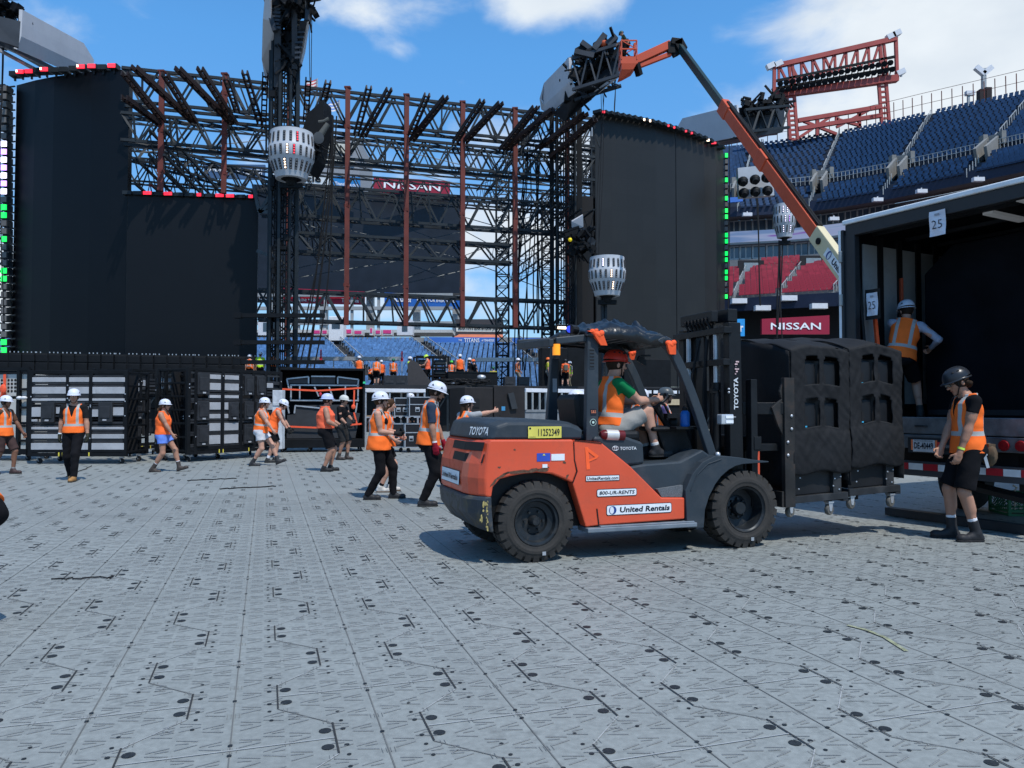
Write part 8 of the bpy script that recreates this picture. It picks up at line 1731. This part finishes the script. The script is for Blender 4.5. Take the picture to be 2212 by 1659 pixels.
    if detail < 2:
        for sx in (-1, 1):
            g.ell(HT(sx*.030, .096, .004), (.015, .012, .010), Rh, sub=True); g.ell(HT(sx*.030, .079, .003), (.014, .014, .012), Rh, .004); g.ell(HT(sx*.078, -.012, -.012), (.010, .019, .031), Rh, .006)
        g.cone(HT(-.026, .084, .024), HT(.026, .084, .024), .011, .011, .012)
        g.cone(HT(0, .086, .010), HT(0, .112, -.026), .008, .014, .008); g.cone(HT(-.014, .092, -.030), HT(.014, .092, -.030), .009, .009, .006); g.cone(HT(-.018, .084, -.060), HT(.018, .084, -.060), .010, .010, .006)
    else: g.cone(HT(0, .08, .01), HT(0, .105, -.025), .01, .014, .01)
    # hands
    def hand(g, e, w_, sgn, inf=0.0, cu=curl):
        f = (w_-e)/np.linalg.norm(w_-e); pref = V3(0, 1, 0) if abs(f[1]) < .8 else V3(0, 0, 1); t_ = pref-f*(pref@f); t_ /= np.linalg.norm(t_); n_ = np.cross(f, t_); ctr = V3(0, 0, 0)-w_; 
        if n_[0]*sgn > 0: n_ = -n_
        RM = np.stack([f, t_, n_], 1); g.ell(w_+f*.048, (.055+inf, .042+inf, .018+inf), RM, .012); g.cone(w_-f*.01, w_+f*.03, .027+inf, .026+inf, .012)
        fr_ = .0088 if detail == 0 else (.0115 if detail == 1 else .016)
        if detail < 3:
            for i, L_ in enumerate((.072, .080, .074, .058)):
                p = w_+f*(.086-.004*abs(i-1.2))+t_*(.031-.0205*i); ang = rad(cu*.6); d = f*math.cos(ang)+n_*math.sin(ang)
                for sg_ in (.42, .32, .26): q = p+d*L_*sg_; g.cone(p, q, fr_+inf, fr_*.93+inf, .004); p = q; ang += rad(cu); d = f*math.cos(ang)+n_*math.sin(ang)
            p = w_+f*.028+t_*.034; d = (f*.62+t_*.66+n_*.42); d /= np.linalg.norm(d); q = p+d*.042; g.cone(p, q, fr_*1.25+inf, fr_*1.1+inf, .008); d2 = f*.85+n_*.45; d2 /= np.linalg.norm(d2); g.cone(q, q+d2*.032, fr_*1.08+inf, fr_+inf, .004)
        else: g.ell(w_+f*.10+n_*.02, (.05, .035, .025), RM, .01)
    hand(g, eL, wL, -1); hand(g, eR, wR, 1)
    for a_, fy, fp in ((aL, footy[0], footp[0]), (aR, footy[1], footp[1])):
        Rf = rotz(fy) @ rotx(-fp); g.cone(a_+Rf @ V3(0, -.03, -.045), a_+Rf @ V3(0, .14, -.055), .034, .027, .02); g.cone(a_, a_+Rf @ V3(0, .05, -.04), .036, .03, .02)
    V, Fc = g.mesh(); fpz = (V-hc) @ Rh
    root = np_obj('person', V, Fc, SK[skin], None, {'face_pos': fpz}, s); root.location = pos; root.rotation_euler = (0, 0, rz); tag(root, label_, cat, group)
    def emit(g_, nm, m, rest=False): 
        V, Fc = g_.mesh()
        if len(V) == 0: return None
        return np_obj(nm, V, Fc, m, root, {'rest': (V-Pz) @ R} if rest else None, s)
    # trousers / shorts
    if pants:
        pc, fr_ = pants; g = Sdf(lo, hi, vox); inf = .016; ease = .012 if fr_ > .8 else .020
        g.ell(Pz+Rp @ V3(0, -.012, .0), (.162*bw+inf, .112*bulk+inf, .125+inf), Rp, .03); g.ell(T(0, 0, .10), (.148*bw+inf, .105*bulk+inf, .10), R, .03)
        for sx in (-1, 1): g.ell(Pz+Rp @ V3(sx*.072, -.062, -.045), (.088*bulk+inf, .08*bulk+inf, .09+inf), Rp, .03)
        g.halfspace(T(0, 0, .105), R @ V3(0, 0, 1))
        for h_, k_, a_ in ((hipL, kL, aL), (hipR, kR, aR)):
            if fr_ <= .6:
                t_ = fr_/.6; e_ = h_+(k_-h_)*t_; n_ = (k_-h_)/np.linalg.norm(k_-h_); g.cone(h_, h_+(k_-h_)*min(t_+.1, 1.0), .090*lb_+inf, (.090+(.058-.090)*t_)*lb_+ease+.014, .03, clip=[(e_, n_)])
            else:
                t_ = (fr_-.6)/.4; g.cone(h_, k_, .090*lb_+inf, .058*lb_+ease+.006, .03); e_ = k_+(a_-k_)*t_; n_ = (a_-k_)/np.linalg.norm(a_-k_); g.cone(k_, k_+(a_-k_)*min(1.05, t_+.1), .058*lb_+ease+.006, .050+ease*.5, .03, clip=[(e_, n_)])
        if detail < 3: g.folds(.0032, 24, 1.3)
        emit(g, 'trousers' if fr_ > .6 else 'shorts', cloth('%.3f %.3f %.3f' % tuple(pc), pc))
    if shirt:
        g = Sdf(lo, hi, vox); torso(g, .012, .04, hips=False); g.ell(T(0, 0, .06), (.155*bw, .112*bulk, .10), R, .04); 
        for sh, e, w_ in ((shl, eL, wL), (shr, eR, wR)):
            if sleeve > 0:
                if sleeve <= 1: c_ = sh+(e-sh)*sleeve; n_ = (e-sh)/np.linalg.norm(e-sh); g.cone(sh, sh+(e-sh)*min(1, sleeve+.15), .060*lb_, .056*lb_, .03, clip=[(c_, n_)])
                else: g.cone(sh, e, .060*lb_, .046*lb_, .03); g.cone(e, e+(w_-e)*(sleeve-1), .048*lb_, .034, .02)
        g.subcone(neck-R @ V3(0, 0, .02), neck+(hc-neck)*.9, .062, .07); g.halfspace(T(0, 0, .0), R @ V3(0, 0, -1)); g.folds(.0022, 26, .4); emit(g, 'shirt', cloth('%.3f %.3f %.3f' % tuple(shirt), shirt))
    if vest:
        g = Sdf(lo, hi, vox); sl, X, Y, Z = g.win(lo, hi); q = [X-Pz[0], Y-Pz[1], Z-Pz[2]]; x, y, z = [R[0, i]*q[0]+R[1, i]*q[1]+R[2, i]*q[2] for i in range(3)]
        t_ = np.clip((z+.08)/.58, 0, 1); A_ = np.interp(t_, [0, .2, .45, .72, .88, 1.0], np.array([.198+flare, .188+flare*.7, .172, .192, .192, .135])*bw+.002); B_ = np.interp(t_, [0, .2, .45, .72, .88, 1.0], np.array([.162+flare, .150+flare*.7, .134+(.02 if female else 0), .136+(.03 if female else 0), .118, .088])*bulk); 
        d = (np.sqrt((x/A_)**2+((y+.008)/B_)**2)-1)*np.minimum(A_, B_)*.9; d = np.maximum(d, vhem-z); d = np.maximum(d, z-.532)
        d = np.maximum(d, -(np.sqrt(x**2+(y-.01)**2+((z-.54)*.8)**2)-.082))                       # neck
        d = np.where((y > 0), np.maximum(d, -((np.abs(x)-np.clip((z-.28)*.36, -.1, .2)))), d)     # V front
        d = np.maximum(d, -(np.sqrt((np.abs(x)-shw-.066)**2+(y+.005)**2+((z-.39)*.62)**2)-.080))  # arm holes
        g.F[sl] = np.minimum(g.F[sl], d); g.folds(.0038 if detail < 3 else .001, 20, 2.1); emit(g, 'vest', VM[vest], True)
    for nm, a_, k_, fy, fp in (('boot', aL, kL, footy[0], footp[0]), ('boot', aR, kR, footy[1], footp[1])):
        if not shoes: continue
        Rf = rotz(fy) @ rotx(-fp); g = Sdf(a_-.25, a_+.3, min(vox, .014)); sc, sh_ = shoes
        g.cone(a_+Rf @ V3(0, -.035, -.045), a_+Rf @ V3(0, .155, -.052), .044, .038, .02); g.ell(a_+Rf @ V3(0, .150, -.045), (.045, .055, .038), Rf, .02); g.cone(a_+Rf @ V3(0, -.005, .0), a_+Rf @ V3(0, .05, -.03), .048, .042, .02)
        if sh_ > .03: v = (k_-a_)/np.linalg.norm(k_-a_); g.cone(a_, a_+v*sh_, .048, .050, .015, clip=[(a_+v*sh_, v)])
        n_ = Rf @ V3(0, 0, -1); g.halfspace(a_+n_*.083, n_); b_ = emit(g, nm, mat('boot %.3f %.3f %.3f' % tuple(sc), sc, .6, 0, .2, 14, .15, 40))
        g = Sdf(a_-.25, a_+.3, min(vox, .012)); g.cone(a_+Rf @ V3(0, -.038, -.058), a_+Rf @ V3(0, .168, -.058), .046, .045, .03); g.halfspace(a_+n_*.0845, n_); g.halfspace(a_-n_*(-.064), -n_)
        V_, F_ = g.mesh()
        if len(V_): np_obj('sole', V_, F_, M_rubber if sum(sc) < .5 else mat('tan sole', (.12, .07, .04), .8), b_, None, s)
        if sock: v = (k_-a_)/np.linalg.norm(k_-a_); g = Sdf(a_-.2, a_+.3, min(vox, .012)); g.cone(a_, a_+v*.2, .042, .046, .01, clip=[(a_+v*sock[1], v)]); emit(g, 'sock', cloth('sock %.2f' % sock[0][0], sock[0]))
    if gloves:
        for e, w_, sg_ in ((eL, wL, -1), (eR, wR, 1)): g = Sdf(w_-.25, w_+.25, min(vox, .009)); hand(g, e, w_, sg_, .0045); v = (e-w_)/np.linalg.norm(e-w_); g.cone(w_+v*.02, w_, .033, .031, .01); emit(g, 'glove', cloth('glove %.3f' % gloves[0], gloves, .7))
    if wrist:
        for e, w_ in ((eR, wR),) if wrist[1] == 'r' else ((eL, wL),): v = (e-w_)/np.linalg.norm(e-w_); mb = MB(); mb.tube([Vector(w_+v*.035)*s, Vector(w_+v*.055)*s], .0345*s, 12); mb.build('wristband', mat('wristband %.2f %.2f' % (wrist[0][0], wrist[0][1]), wrist[0], .5), root, smooth=True)
    if hair:
        hcol, hst = hair; g = Sdf(hc-.35, hc+.25, min(vox, .012)); hd(g, .010); g.ell(HT(0, .09, -.075), (.085, .075, .10), Rh, sub=True); g.ell(HT(0, .115, .0), (.10, .07, .055), Rh, sub=True)
        g.halfspace(HT(0, -.10, -.075 if hst == 'short' else -.10), Rh @ V3(0, .15, -1))
        if hst == 'long': g.cone(HT(0, -.085, -.03), T(0, -.10, .40), .052, .035, .03); g.cone(HT(-.06, -.04, -.03), T(-.08, -.04, .46), .03, .02, .02); g.cone(HT(.06, -.04, -.03), T(.08, -.04, .46), .03, .02, .02)
        if hst == 'tail': g.cone(HT(0, -.10, -.02), HT(0, -.16, -.10), .035, .03, .02); g.cone(HT(0, -.16, -.10), HT(0, -.15, -.24), .03, .012, .02)
        if hst == 'curly':
            for k in range(12): a_ = k*.52; g.ell(HT(.07*math.cos(a_), -.055-.03*abs(math.sin(a_*2)), -.02-.05*abs(math.sin(a_))), (.026, .026, .024), Rh, .01)
        emit(g, 'hair', cloth('hair %.3f' % hcol[0], hcol, .7))
    if beard: g = Sdf(hc-.2, hc+.2, min(vox, .011)); g.ell(HT(0, .034, -.064), (.053, .058, .052), Rh, .01, clip=[(HT(0, 0, -.045), Rh @ V3(0, .25, 1))]); g.ell(HT(0, .095, -.050), (.03, .02, .014), Rh, sub=True); emit(g, 'beard', cloth('beard %.3f' % beard[0], beard, .9))
    HMx = Matrix([[Rh[0, 0], Rh[0, 1], Rh[0, 2], hc[0]], [Rh[1, 0], Rh[1, 1], Rh[1, 2], hc[1]], [Rh[2, 0], Rh[2, 1], Rh[2, 2], hc[2]], [0, 0, 0, 1]])
    if helm:
        hm = helmet(root, HMx, helm, s, hstyle)
        if strap and detail < 2:
            mb = MB()
            for sx in (-1, 1): mb.tube([HMx @ Vector((sx*.086, .03, .03)), HMx @ Vector((sx*.073, .035, -.04)), HMx @ Vector((sx*.03, .062, -.108)), HMx @ Vector((0, .068, -.113))], .0055, 6); mb.tube([HMx @ Vector((sx*.086, -.04, .02)), HMx @ Vector((sx*.074, .02, -.045))], .0045, 6)
            o_ = mb.build('chin_strap', M_cable, root, smooth=True); o_.scale = (s, s, s)
    if glasses:
        mb = MB(); mb.box(HMx @ Vector((0, .098, .004)), (.125, .010, .030), 0, HMx.to_3x3())
        for sx in (-1, 1): mb.bar(HMx @ Vector((sx*.062, .095, .008)), HMx @ Vector((sx*.076, -.01, .0)), .007)
        o_ = mb.build('sunglasses', mat('sunglass lens', (.01, .01, .012), .1), root, bevel=.003); o_.scale = (s, s, s)
    if backpack: mb = MB(); c_ = T(0, -.19, .27); mb.box(c_, (.26, .15, .38), 0, Matrix(R.tolist())); o_ = mb.build('backpack', cloth('backpack', backpack), root, bevel=.05); o_.scale = (s, s, s)
    return root, dict(T=T, wL=wL*s, wR=wR*s, s=s, HM=HMx, hc=hc, kL=kL, kR=kR, aL=aL, aR=aR)
def face(dx, dy): return math.atan2(-dx, dy)
BLK = (.006, .006, .0075)
def gp(x, y): q = G(x, y); return (q.x, q.y, 0)
# ---- foreground and floor crew
gu, gi_ = person('man in black helmet and orange vest standing by the trailer looking down', gp(2092, 1166), face(-1, .10), H=1.90, head=(0, 24, 0), lean=1, hip=.945, hl=(-.16, .16, .84), hr=(.06, .24, .88), fl=(-.11, -.02), fr=(.09, .12), footy=(10, -8), footz=(0, 0),
       shirt=BLK, sleeve=.42, pants=(BLK, .56), shoes=((.016, .016, .018), .13), sock=((.6, .6, .62), .16), helm='black', hair=((.025, .014, .008), 'curly'), glasses=True, detail=0, skin='tan', wrist=((.55, .8, .1), 'l'), curl=42, vhem=-.07)
mb = MB(); mb.ball((.02, -.235, .93), (.12, .075, .13)); mb.bb(-.05, .09, -.27, -.2, .99, 1.05); mb.build('tool_pouch', cloth('pouch', (.10, .07, .045)), gu, smooth=True); mb = MB(); mb.bar((-.165, -.10, .93), (-.17, -.13, .80), .012, .03); mb.bar((-.165, -.085, .95), (-.168, -.125, .94), .012, .02); mb.build('spanner', M_alu, gu)
pm, pi = person('driver in red helmet, green shirt and orange vest sitting at the forklift wheel', tuple(fork_world(1.06, .58, 1.235-.93*1.0)), FA-math.pi/2, H=1.76, hip=.93, lean=4, head=(0, 6, 0), hl=(-.02, .47, 1.20), hr=(.12, .49, 1.22), ankles=[(-.12, .50, .68), (.13, .47, .70)], knee=(0, 1, 1.2), poler=(.5, -.3, -1), polel=(-.5, -.3, -1),
       shirt=(.006, .16, .055), sleeve=.62, pants=((.26, .25, .23), .50), shoes=((.02, .02, .022), .05), sock=((.5, .5, .5), .08), helm='red', hair=((.03, .018, .012), 'short'), detail=0, skin='light', vhem=.02, curl=62, wrist=((.7, .7, .7), 'l'))
person('man with beard, navy shirt and red gloves walking head down left of the forklift', gp(926, 1092), face(1, .1), H=1.86, head=(0, 20, 0), lean=4, hip=.925, hl=(-.18, .25, .74), hr=(.22, .10, .70), fl=(-.08, .30), fr=(.10, -.08), footp=(0, 0),
       shirt=(.03, .045, .075), sleeve=.8, pants=(BLK, 1.0), gloves=(.25, .01, .025), hair=((.03, .014, .008), 'short'), beard=(.05, .02, .012), detail=0, skin='tan', wrist=((.7, .7, .72), 'r'), vhem=-.08, flare=.01)
person('woman in orange vest, sleeveless, black gloves held in front, wide black trousers', gp(818, 1078), face(1, .05), female=True, H=1.72, head=(0, -2, 0), hip=.915, hl=(-.04, .30, 1.08), hr=(.06, .27, 1.06), fl=(-.08, .22), fr=(.10, -.16), footz=(0, .0),
       shirt=BLK, sleeve=0, pants=(BLK, 1.02), gloves=(.015, .015, .016), hair=((.05, .025, .012), 'short'), glasses=True, detail=0, skin='light', vhem=-.12, flare=.035, poler=(.4, -1, -.2))
person('worker mostly hidden behind the wide trousered woman, orange vest and pale trainers', gp(828, 1062), face(1, .1), H=1.66, bulk=1.1, head=(0, 10, 0), lean=6, hl=(-.1, .3, 1.0), hr=(.2, .2, .95), fl=(-.1, .1), fr=(.1, -.05), pants=(BLK, .45), shoes=((.45, .43, .40), .04), sock=(BLK, .09), detail=1, skin='light', hair=((.05, .03, .02), 'long'), vhem=-.08, flare=.06, helm=None, hip=.92)
person('man in tan boots, black tee and yellow palmed gloves walking towards the camera', gp(157, 1038), face(.18, -1), H=1.83, head=(14, 2, 0), hip=.925, hl=(-.29, .10, .78), hr=(.26, -.03, .77), fl=(-.10, .24), fr=(.10, -.18), footy=(0, 35), shirt=(.01, .01, .011), sleeve=.72, pants=(BLK, 1.0), shoes=((.30, .15, .05), .15), gloves=(.03, .03, .02), hair=((.03, .015, .01), 'short'), detail=0, skin='tan', wrist=((.6, .7, .75), 'r'), vhem=-.02, curl=40)
person('walker at the left edge in orange vest, brown shorts and dark shoes', gp(7, 1024), face(1, -.1), H=1.72, head=(0, 4, 0), hip=.925, hl=(-.3, .25, .86), hr=(.2, -.1, .85), fl=(-.1, .15), fr=(.1, -.2), shirt=(.10, .05, .03), sleeve=.8, pants=((.05, .03, .028), .55), shoes=((.05, .03, .028), .04), sock=((.2, .2, .2), .07), detail=1, skin='brown', hair=((.02, .015, .01), 'short'), vhem=-.08, flare=.02)
person('woman in marked white helmet, sunglasses and blue shorts walking right', gp(352, 1019), face(1, .05), female=True, H=1.67, head=(-8, 2, 0), hip=.90, hl=(-.24, -.14, .80), hr=(.16, .27, .88), fl=(-.09, .34), fr=(.10, -.20), footp=(-16, 8), footz=(.015, 0), vest='plain', pants=((.12, .22, .62), .28), shoes=((.05, .04, .035), .14), sock=((.62, .62, .66), .19), hair=((.10, .055, .03), 'tail'), glasses=True, detail=0, skin='tan', vhem=-.02, flare=.012, bulk=1.08, poler=(.5, -1, .1))
person('woman in white shorts and dark ankle boots striding right', gp(563, 1006), face(1, .02), female=True, H=1.74, head=(0, 2, 0), lean=6, hip=.895, hl=(-.24, -.05, .80), hr=(.16, .36, .86), fl=(-.09, .40), fr=(.10, -.18), footp=(-22, 5), footz=(.035, 0), vest='orange', pants=((.50, .50, .52), .32), shoes=((.03, .03, .032), .13), gloves=None, hair=((.13, .05, .03), 'long'), detail=0, skin='light', vhem=-.06, bulk=1.15)
person('person bending over behind the white shorts walker, bright orange vest and black shorts', gp(585, 999), face(1, .2), H=1.74, head=(0, 25, 0), lean=24, hip=.93, hl=(-.15, .5, .85), hr=(.2, .45, .85), fl=(-.1, .08), fr=(.1, -.08), vest='plain', pants=(BLK, .5), shoes=((.03, .03, .03), .05), sock=((.62, .62, .62), .12), gloves=(.02, .02, .02), hair=((.04, .02, .01), 'short'), detail=1, skin='light', flare=.06, vhem=-.10)
person('stout woman in pale blue full brim helmet, orange tank top and black shorts', gp(703, 1018), face(1, .25), female=True, H=1.78, bulk=1.28, head=(0, 2, 0), hip=.92, hl=(-.04, .34, 1.02), hr=(.20, .27, 1.00), poler=(.6, -1, -.2), fl=(-.11, .10), fr=(.11, -.04), vest='faded', pants=(BLK, .52), shoes=((.015, .015, .016), .05), helm='blue', hstyle='full', gloves=(.02, .02, .02), hair=((.03, .015, .01), 'short'), glasses=True, detail=0, skin='tan', vhem=.04)
person('man in black shirt with green lanyard standing behind the stout woman', gp(737, 993), face(1, -.3), H=1.80, head=(0, 8, 0), lean=3, hip=.93, hl=(.04, .36, 1.05), hr=(.24, .3, .96), fl=(-.11, .1), fr=(.12, -.02), vest=None, shirt=BLK, sleeve=1.3, pants=((.02, .02, .02), .6), shoes=((.05, .04, .035), .12), helm='beige', strap=False, gloves=(.02, .02, .02), hair=((.03, .02, .01), 'short'), detail=1, skin='tan')
A_ = at(1003, 880, 13.6)
person('woman in white helmet reaching up to the big black case behind the forklift hood', tuple(A_), face(.75, .7), female=True, H=1.66, head=(-20, 0, 0), lean=4, hl=(-.1, .3, 1.0), hr=(.20, .56, 1.46), poler=(.8, -.3, -.8), shirt=(.30, .31, .32), sleeve=.75, hair=((.03, .02, .012), 'long'), gloves=None, detail=1, skin='light')
A_ = at(1238, 880, 10.9); person('white helmeted worker behind the forklift seat', tuple(A_), face(1, .1), H=1.70, head=(0, 5, 0), hair=((.04, .02, .01), 'short'), detail=1, skin='light', flare=.07, lean=2)
A_ = at(1376, 880, 13.6); person('white helmeted worker glancing right, seen through the cab past the steering wheel', tuple(A_), face(1, -.15), H=1.80, head=(0, 16, 0), hair=((.04, .02, .01), 'short'), detail=1, skin='brown', hl=(-.1, .3, 1.0), hr=(.1, .3, 1.0))
A_ = at(1434, 880, 13.4); person('bearded man in grey helmet and purple shirt seen through the forklift cab', tuple(A_), face(1, -.1), H=1.80, head=(0, 3, 0), helm='grey', shirt=(.10, .075, .17), sleeve=.8, hair=((.03, .02, .01), 'short'), beard=(.03, .018, .01), detail=1, skin='tan', hl=(-.15, .15, .86), hr=(.2, .1, .82), flare=.03)
A_ = at(1139, 880, 20.5); person('worker half hidden at the right side of the big black case', tuple(A_+Vector((-.35, 2.6, 0))), face(1, -.2), H=1.55, head=(0, 15, 0), hl=(-.1, .3, .95), hr=(.25, .30, 1.05), detail=1, skin='tan', hair=((.04, .02, .01), 'short'))
A_ = at(884, 880, 29.5); person('worker in white helmet peering over the top road case', tuple(A_), face(1, -.1), H=2.0, head=(0, 5, 0), detail=2, skin='light', hair=((.04, .02, .01), 'short'))
# person cut off at the left edge close to the camera
A_ = P(-62, 1046, 4.9); person('person cut off by the left edge, rounded black back and orange vest hem', (A_.x, 4.9, 0), face(-1, .3), H=1.7, hip=.82, lean=38, bulk=1.1, hl=(-.2, .4, .7), hr=(.2, .4, .7), fl=(-.1, .15), fr=(.1, .05), shirt=BLK, sleeve=1.0, pants=(BLK, 1.0), detail=1, vhem=.0)
# trailer crew
q = tworld(.36, .56, 1.30)
person('worker in white helmet and grey long sleeves pulling inside the trailer doorway', tuple(q), face(.55, .85), H=1.72, hip=.86, lean=10, side=10, head=(28, 12, 0), hl=(.20, .44, 1.28), hr=(.36, .28, .98), poler=(1, -.5, -.3), fl=(-.20, -.12), fr=(.22, .22), shirt=(.32, .35, .44), sleeve=1.9, pants=(BLK, .5), shoes=((.02, .02, .02), .1), hair=((.03, .02, .01), 'short'), detail=0, skin='light', vhem=-.04, flare=.02)
q = tworld(2.42, .55, 1.30); person('worker at the right edge inside the trailer, one bare elbow and dark shorts showing', tuple(q), face(-.1, .9), H=1.78, hip=.93, hl=(-.16, .12, .98), polel=(-1, -.4, 0), hr=(.2, .3, 1.1), vest='orange', shirt=(.75, .14, .03), sleeve=.8, pants=((.03, .035, .04), .62), shoes=((.45, .55, .05), .12), detail=1, skin='tan', head=(0, 10, 0), hair=((.03, .02, .01), 'short'))
# worker in the lift basket
person('worker in dark green clothes standing in the orange lift basket', tuple(BASKET+Vector((-.1, 0, 0))), face(-1, .25), H=1.78, lean=16, head=(0, 28, 0), hl=(-.1, .42, .98), hr=(.1, -.05, 1.05), shirt=(.02, .035, .022), sleeve=.7, vest=None, pants=(BLK, 1.0), helm='teal', detail=2, skin='tan', strap=False, hair=None)
# ---- crew on the stage
def sp_(label_, x, dx, dy, off=2.0, **k):
    a = dict(H=1.80, detail=2, hair=((.03, .02, .01), 'short')); a.update(k); q = onst(x, off); person(label_, tuple(q), face(dx, dy), **a)
sp_('stage worker in white helmet and orange vest, leftmost of the three above the racks', 538, 0, 1, 5.0, helm='white', vest='orange', shirt=(.03, .03, .03), pants=(BLK, .6), H=1.7)
sp_('stage worker in lime yellow shirt above the long black rack', 561, 0, 1, 5.0, vest='lime', shirt=(.45, .75, .03), sleeve=.7, H=1.86)
sp_('stage worker in striped orange vest beside the tall mast foot', 589, .2, 1, 5.0, H=1.86)
sp_('stage worker in white helmet just above the open crate', 775, .1, 1, 4.0, vest='plain', hl=(-.2, .3, 1.1), H=1.8)
sp_('crouching stage worker in red shirt left of the striped vest man', 800, .6, .6, 3.0, lean=35, hip=.78, shirt=(.45, .06, .03), sleeve=.9, helm='black', H=1.6)
sp_('stage worker with black cap and striped orange vest, bending, seen from behind', 812, .1, 1, 3.6, lean=12, helm='black', pants=(BLK, .55), H=1.76)
sp_('stage worker in red shirt partly behind the striped vest man', 823, -.3, 1, 1.5, helm='white', shirt=(.4, .06, .04), sleeve=.8, vest='plain', H=1.72)
sp_('stage worker in teal helmet standing alone with hands behind back', 849, 0, 1, 3.6, helm='dkgreen', shirt=(.4, .08, .05), sleeve=.5, pants=((.02, .02, .02), .9), H=1.70, fl=(-.14, 0), fr=(.14, 0), vest='orange')
sp_('stage worker in lime shirt and white helmet behind the ramp plate', 884, .9, -.2, 3.2, vest=None, shirt=(.45, .75, .03), sleeve=.7, H=1.86, hl=(.0, .25, 1.1), hr=(.1, .25, 1.1))
sp_('stage worker in yellow helmet and faded vest holding a board', 923, -.9, .1, 4.2, helm='lime', vest='faded', pants=(BLK, .6), hl=(-.1, .38, 1.12), hr=(.1, .38, 1.12), head=(0, 25, 0), H=1.95, skin='light')
sp_('stage worker in orange shirt crouching inside the rack, left one', 942, 0, -1, 2.0, hip=.72, lean=20, vest='plain', helm='black', H=1.6)
sp_('stage worker in orange shirt crouching inside the rack, right one', 956, 0, -1, 2.0, hip=.72, lean=20, vest='plain', helm='black', H=1.55)
sp_('stage worker in bright green helmet and orange vest right of the rack', 975, -.3, 1, 3.8, helm='green', H=1.62, shirt=(.4, .08, .05), sleeve=.6, pants=(BLK, .8))
sp_('tall stage worker in white helmet, orange vest, black shorts and bare legs seen from behind', 993, 0, 1, 4.2, pants=(BLK, .5), fl=(-.17, 0), fr=(.17, 0), H=2.0, skin='light', vest='plain')
sp_('stage worker in black shirt and white helmet right of the tall one', 1014, -.7, .3, 3.0, vest=None, shirt=BLK, sleeve=1.5, H=1.86)
sp_('stage worker in black shirt and orange helmet leaning over the flight case', 1027, -.6, -.5, 3.0, helm='orange', vest=None, shirt=(.03, .025, .025), sleeve=1.5, lean=18, H=1.80)
sp_('stage worker in olive shirt crouching behind the flight case', 1065, .3, 1, 2.0, helm='dkgreen', vest=None, shirt=(.35, .33, .03), sleeve=.7, hip=.6, H=1.7)
sp_('stage worker in white helmet, orange vest and tan trousers by the hanging cables', 1118, .9, .3, 3.6, shirt=(.06, .03, .03), sleeve=.5, pants=((.25, .20, .15), .75), H=1.86, skin='tan', hr=(.2, .12, .9))
sp_('stage worker in orange helmet and yellow shirt left of the forklift roof pillar', 1183, .8, 0, 3.4, helm='orange', vest=None, shirt=(.42, .42, .05), sleeve=.8, pants=((.15, .14, .13), .7), H=1.95)
sp_('stage worker with grey backpack, orange shirt and black shorts seen from behind', 1221, -.1, 1, 3.6, helm='black', vest='plain', shirt=(.8, .12, .04), sleeve=.8, pants=(BLK, .5), fl=(-.2, 0), fr=(.18, 0), backpack=(.12, .11, .09), H=1.86, skin='light')
sp_('stage worker in lime vest and white helmet beside the backpack worker', 1231, -.8, -.4, 2.6, vest='lime', shirt=(.25, .25, .25), sleeve=.8, pants=((.22, .18, .12), 1.0), H=1.78)
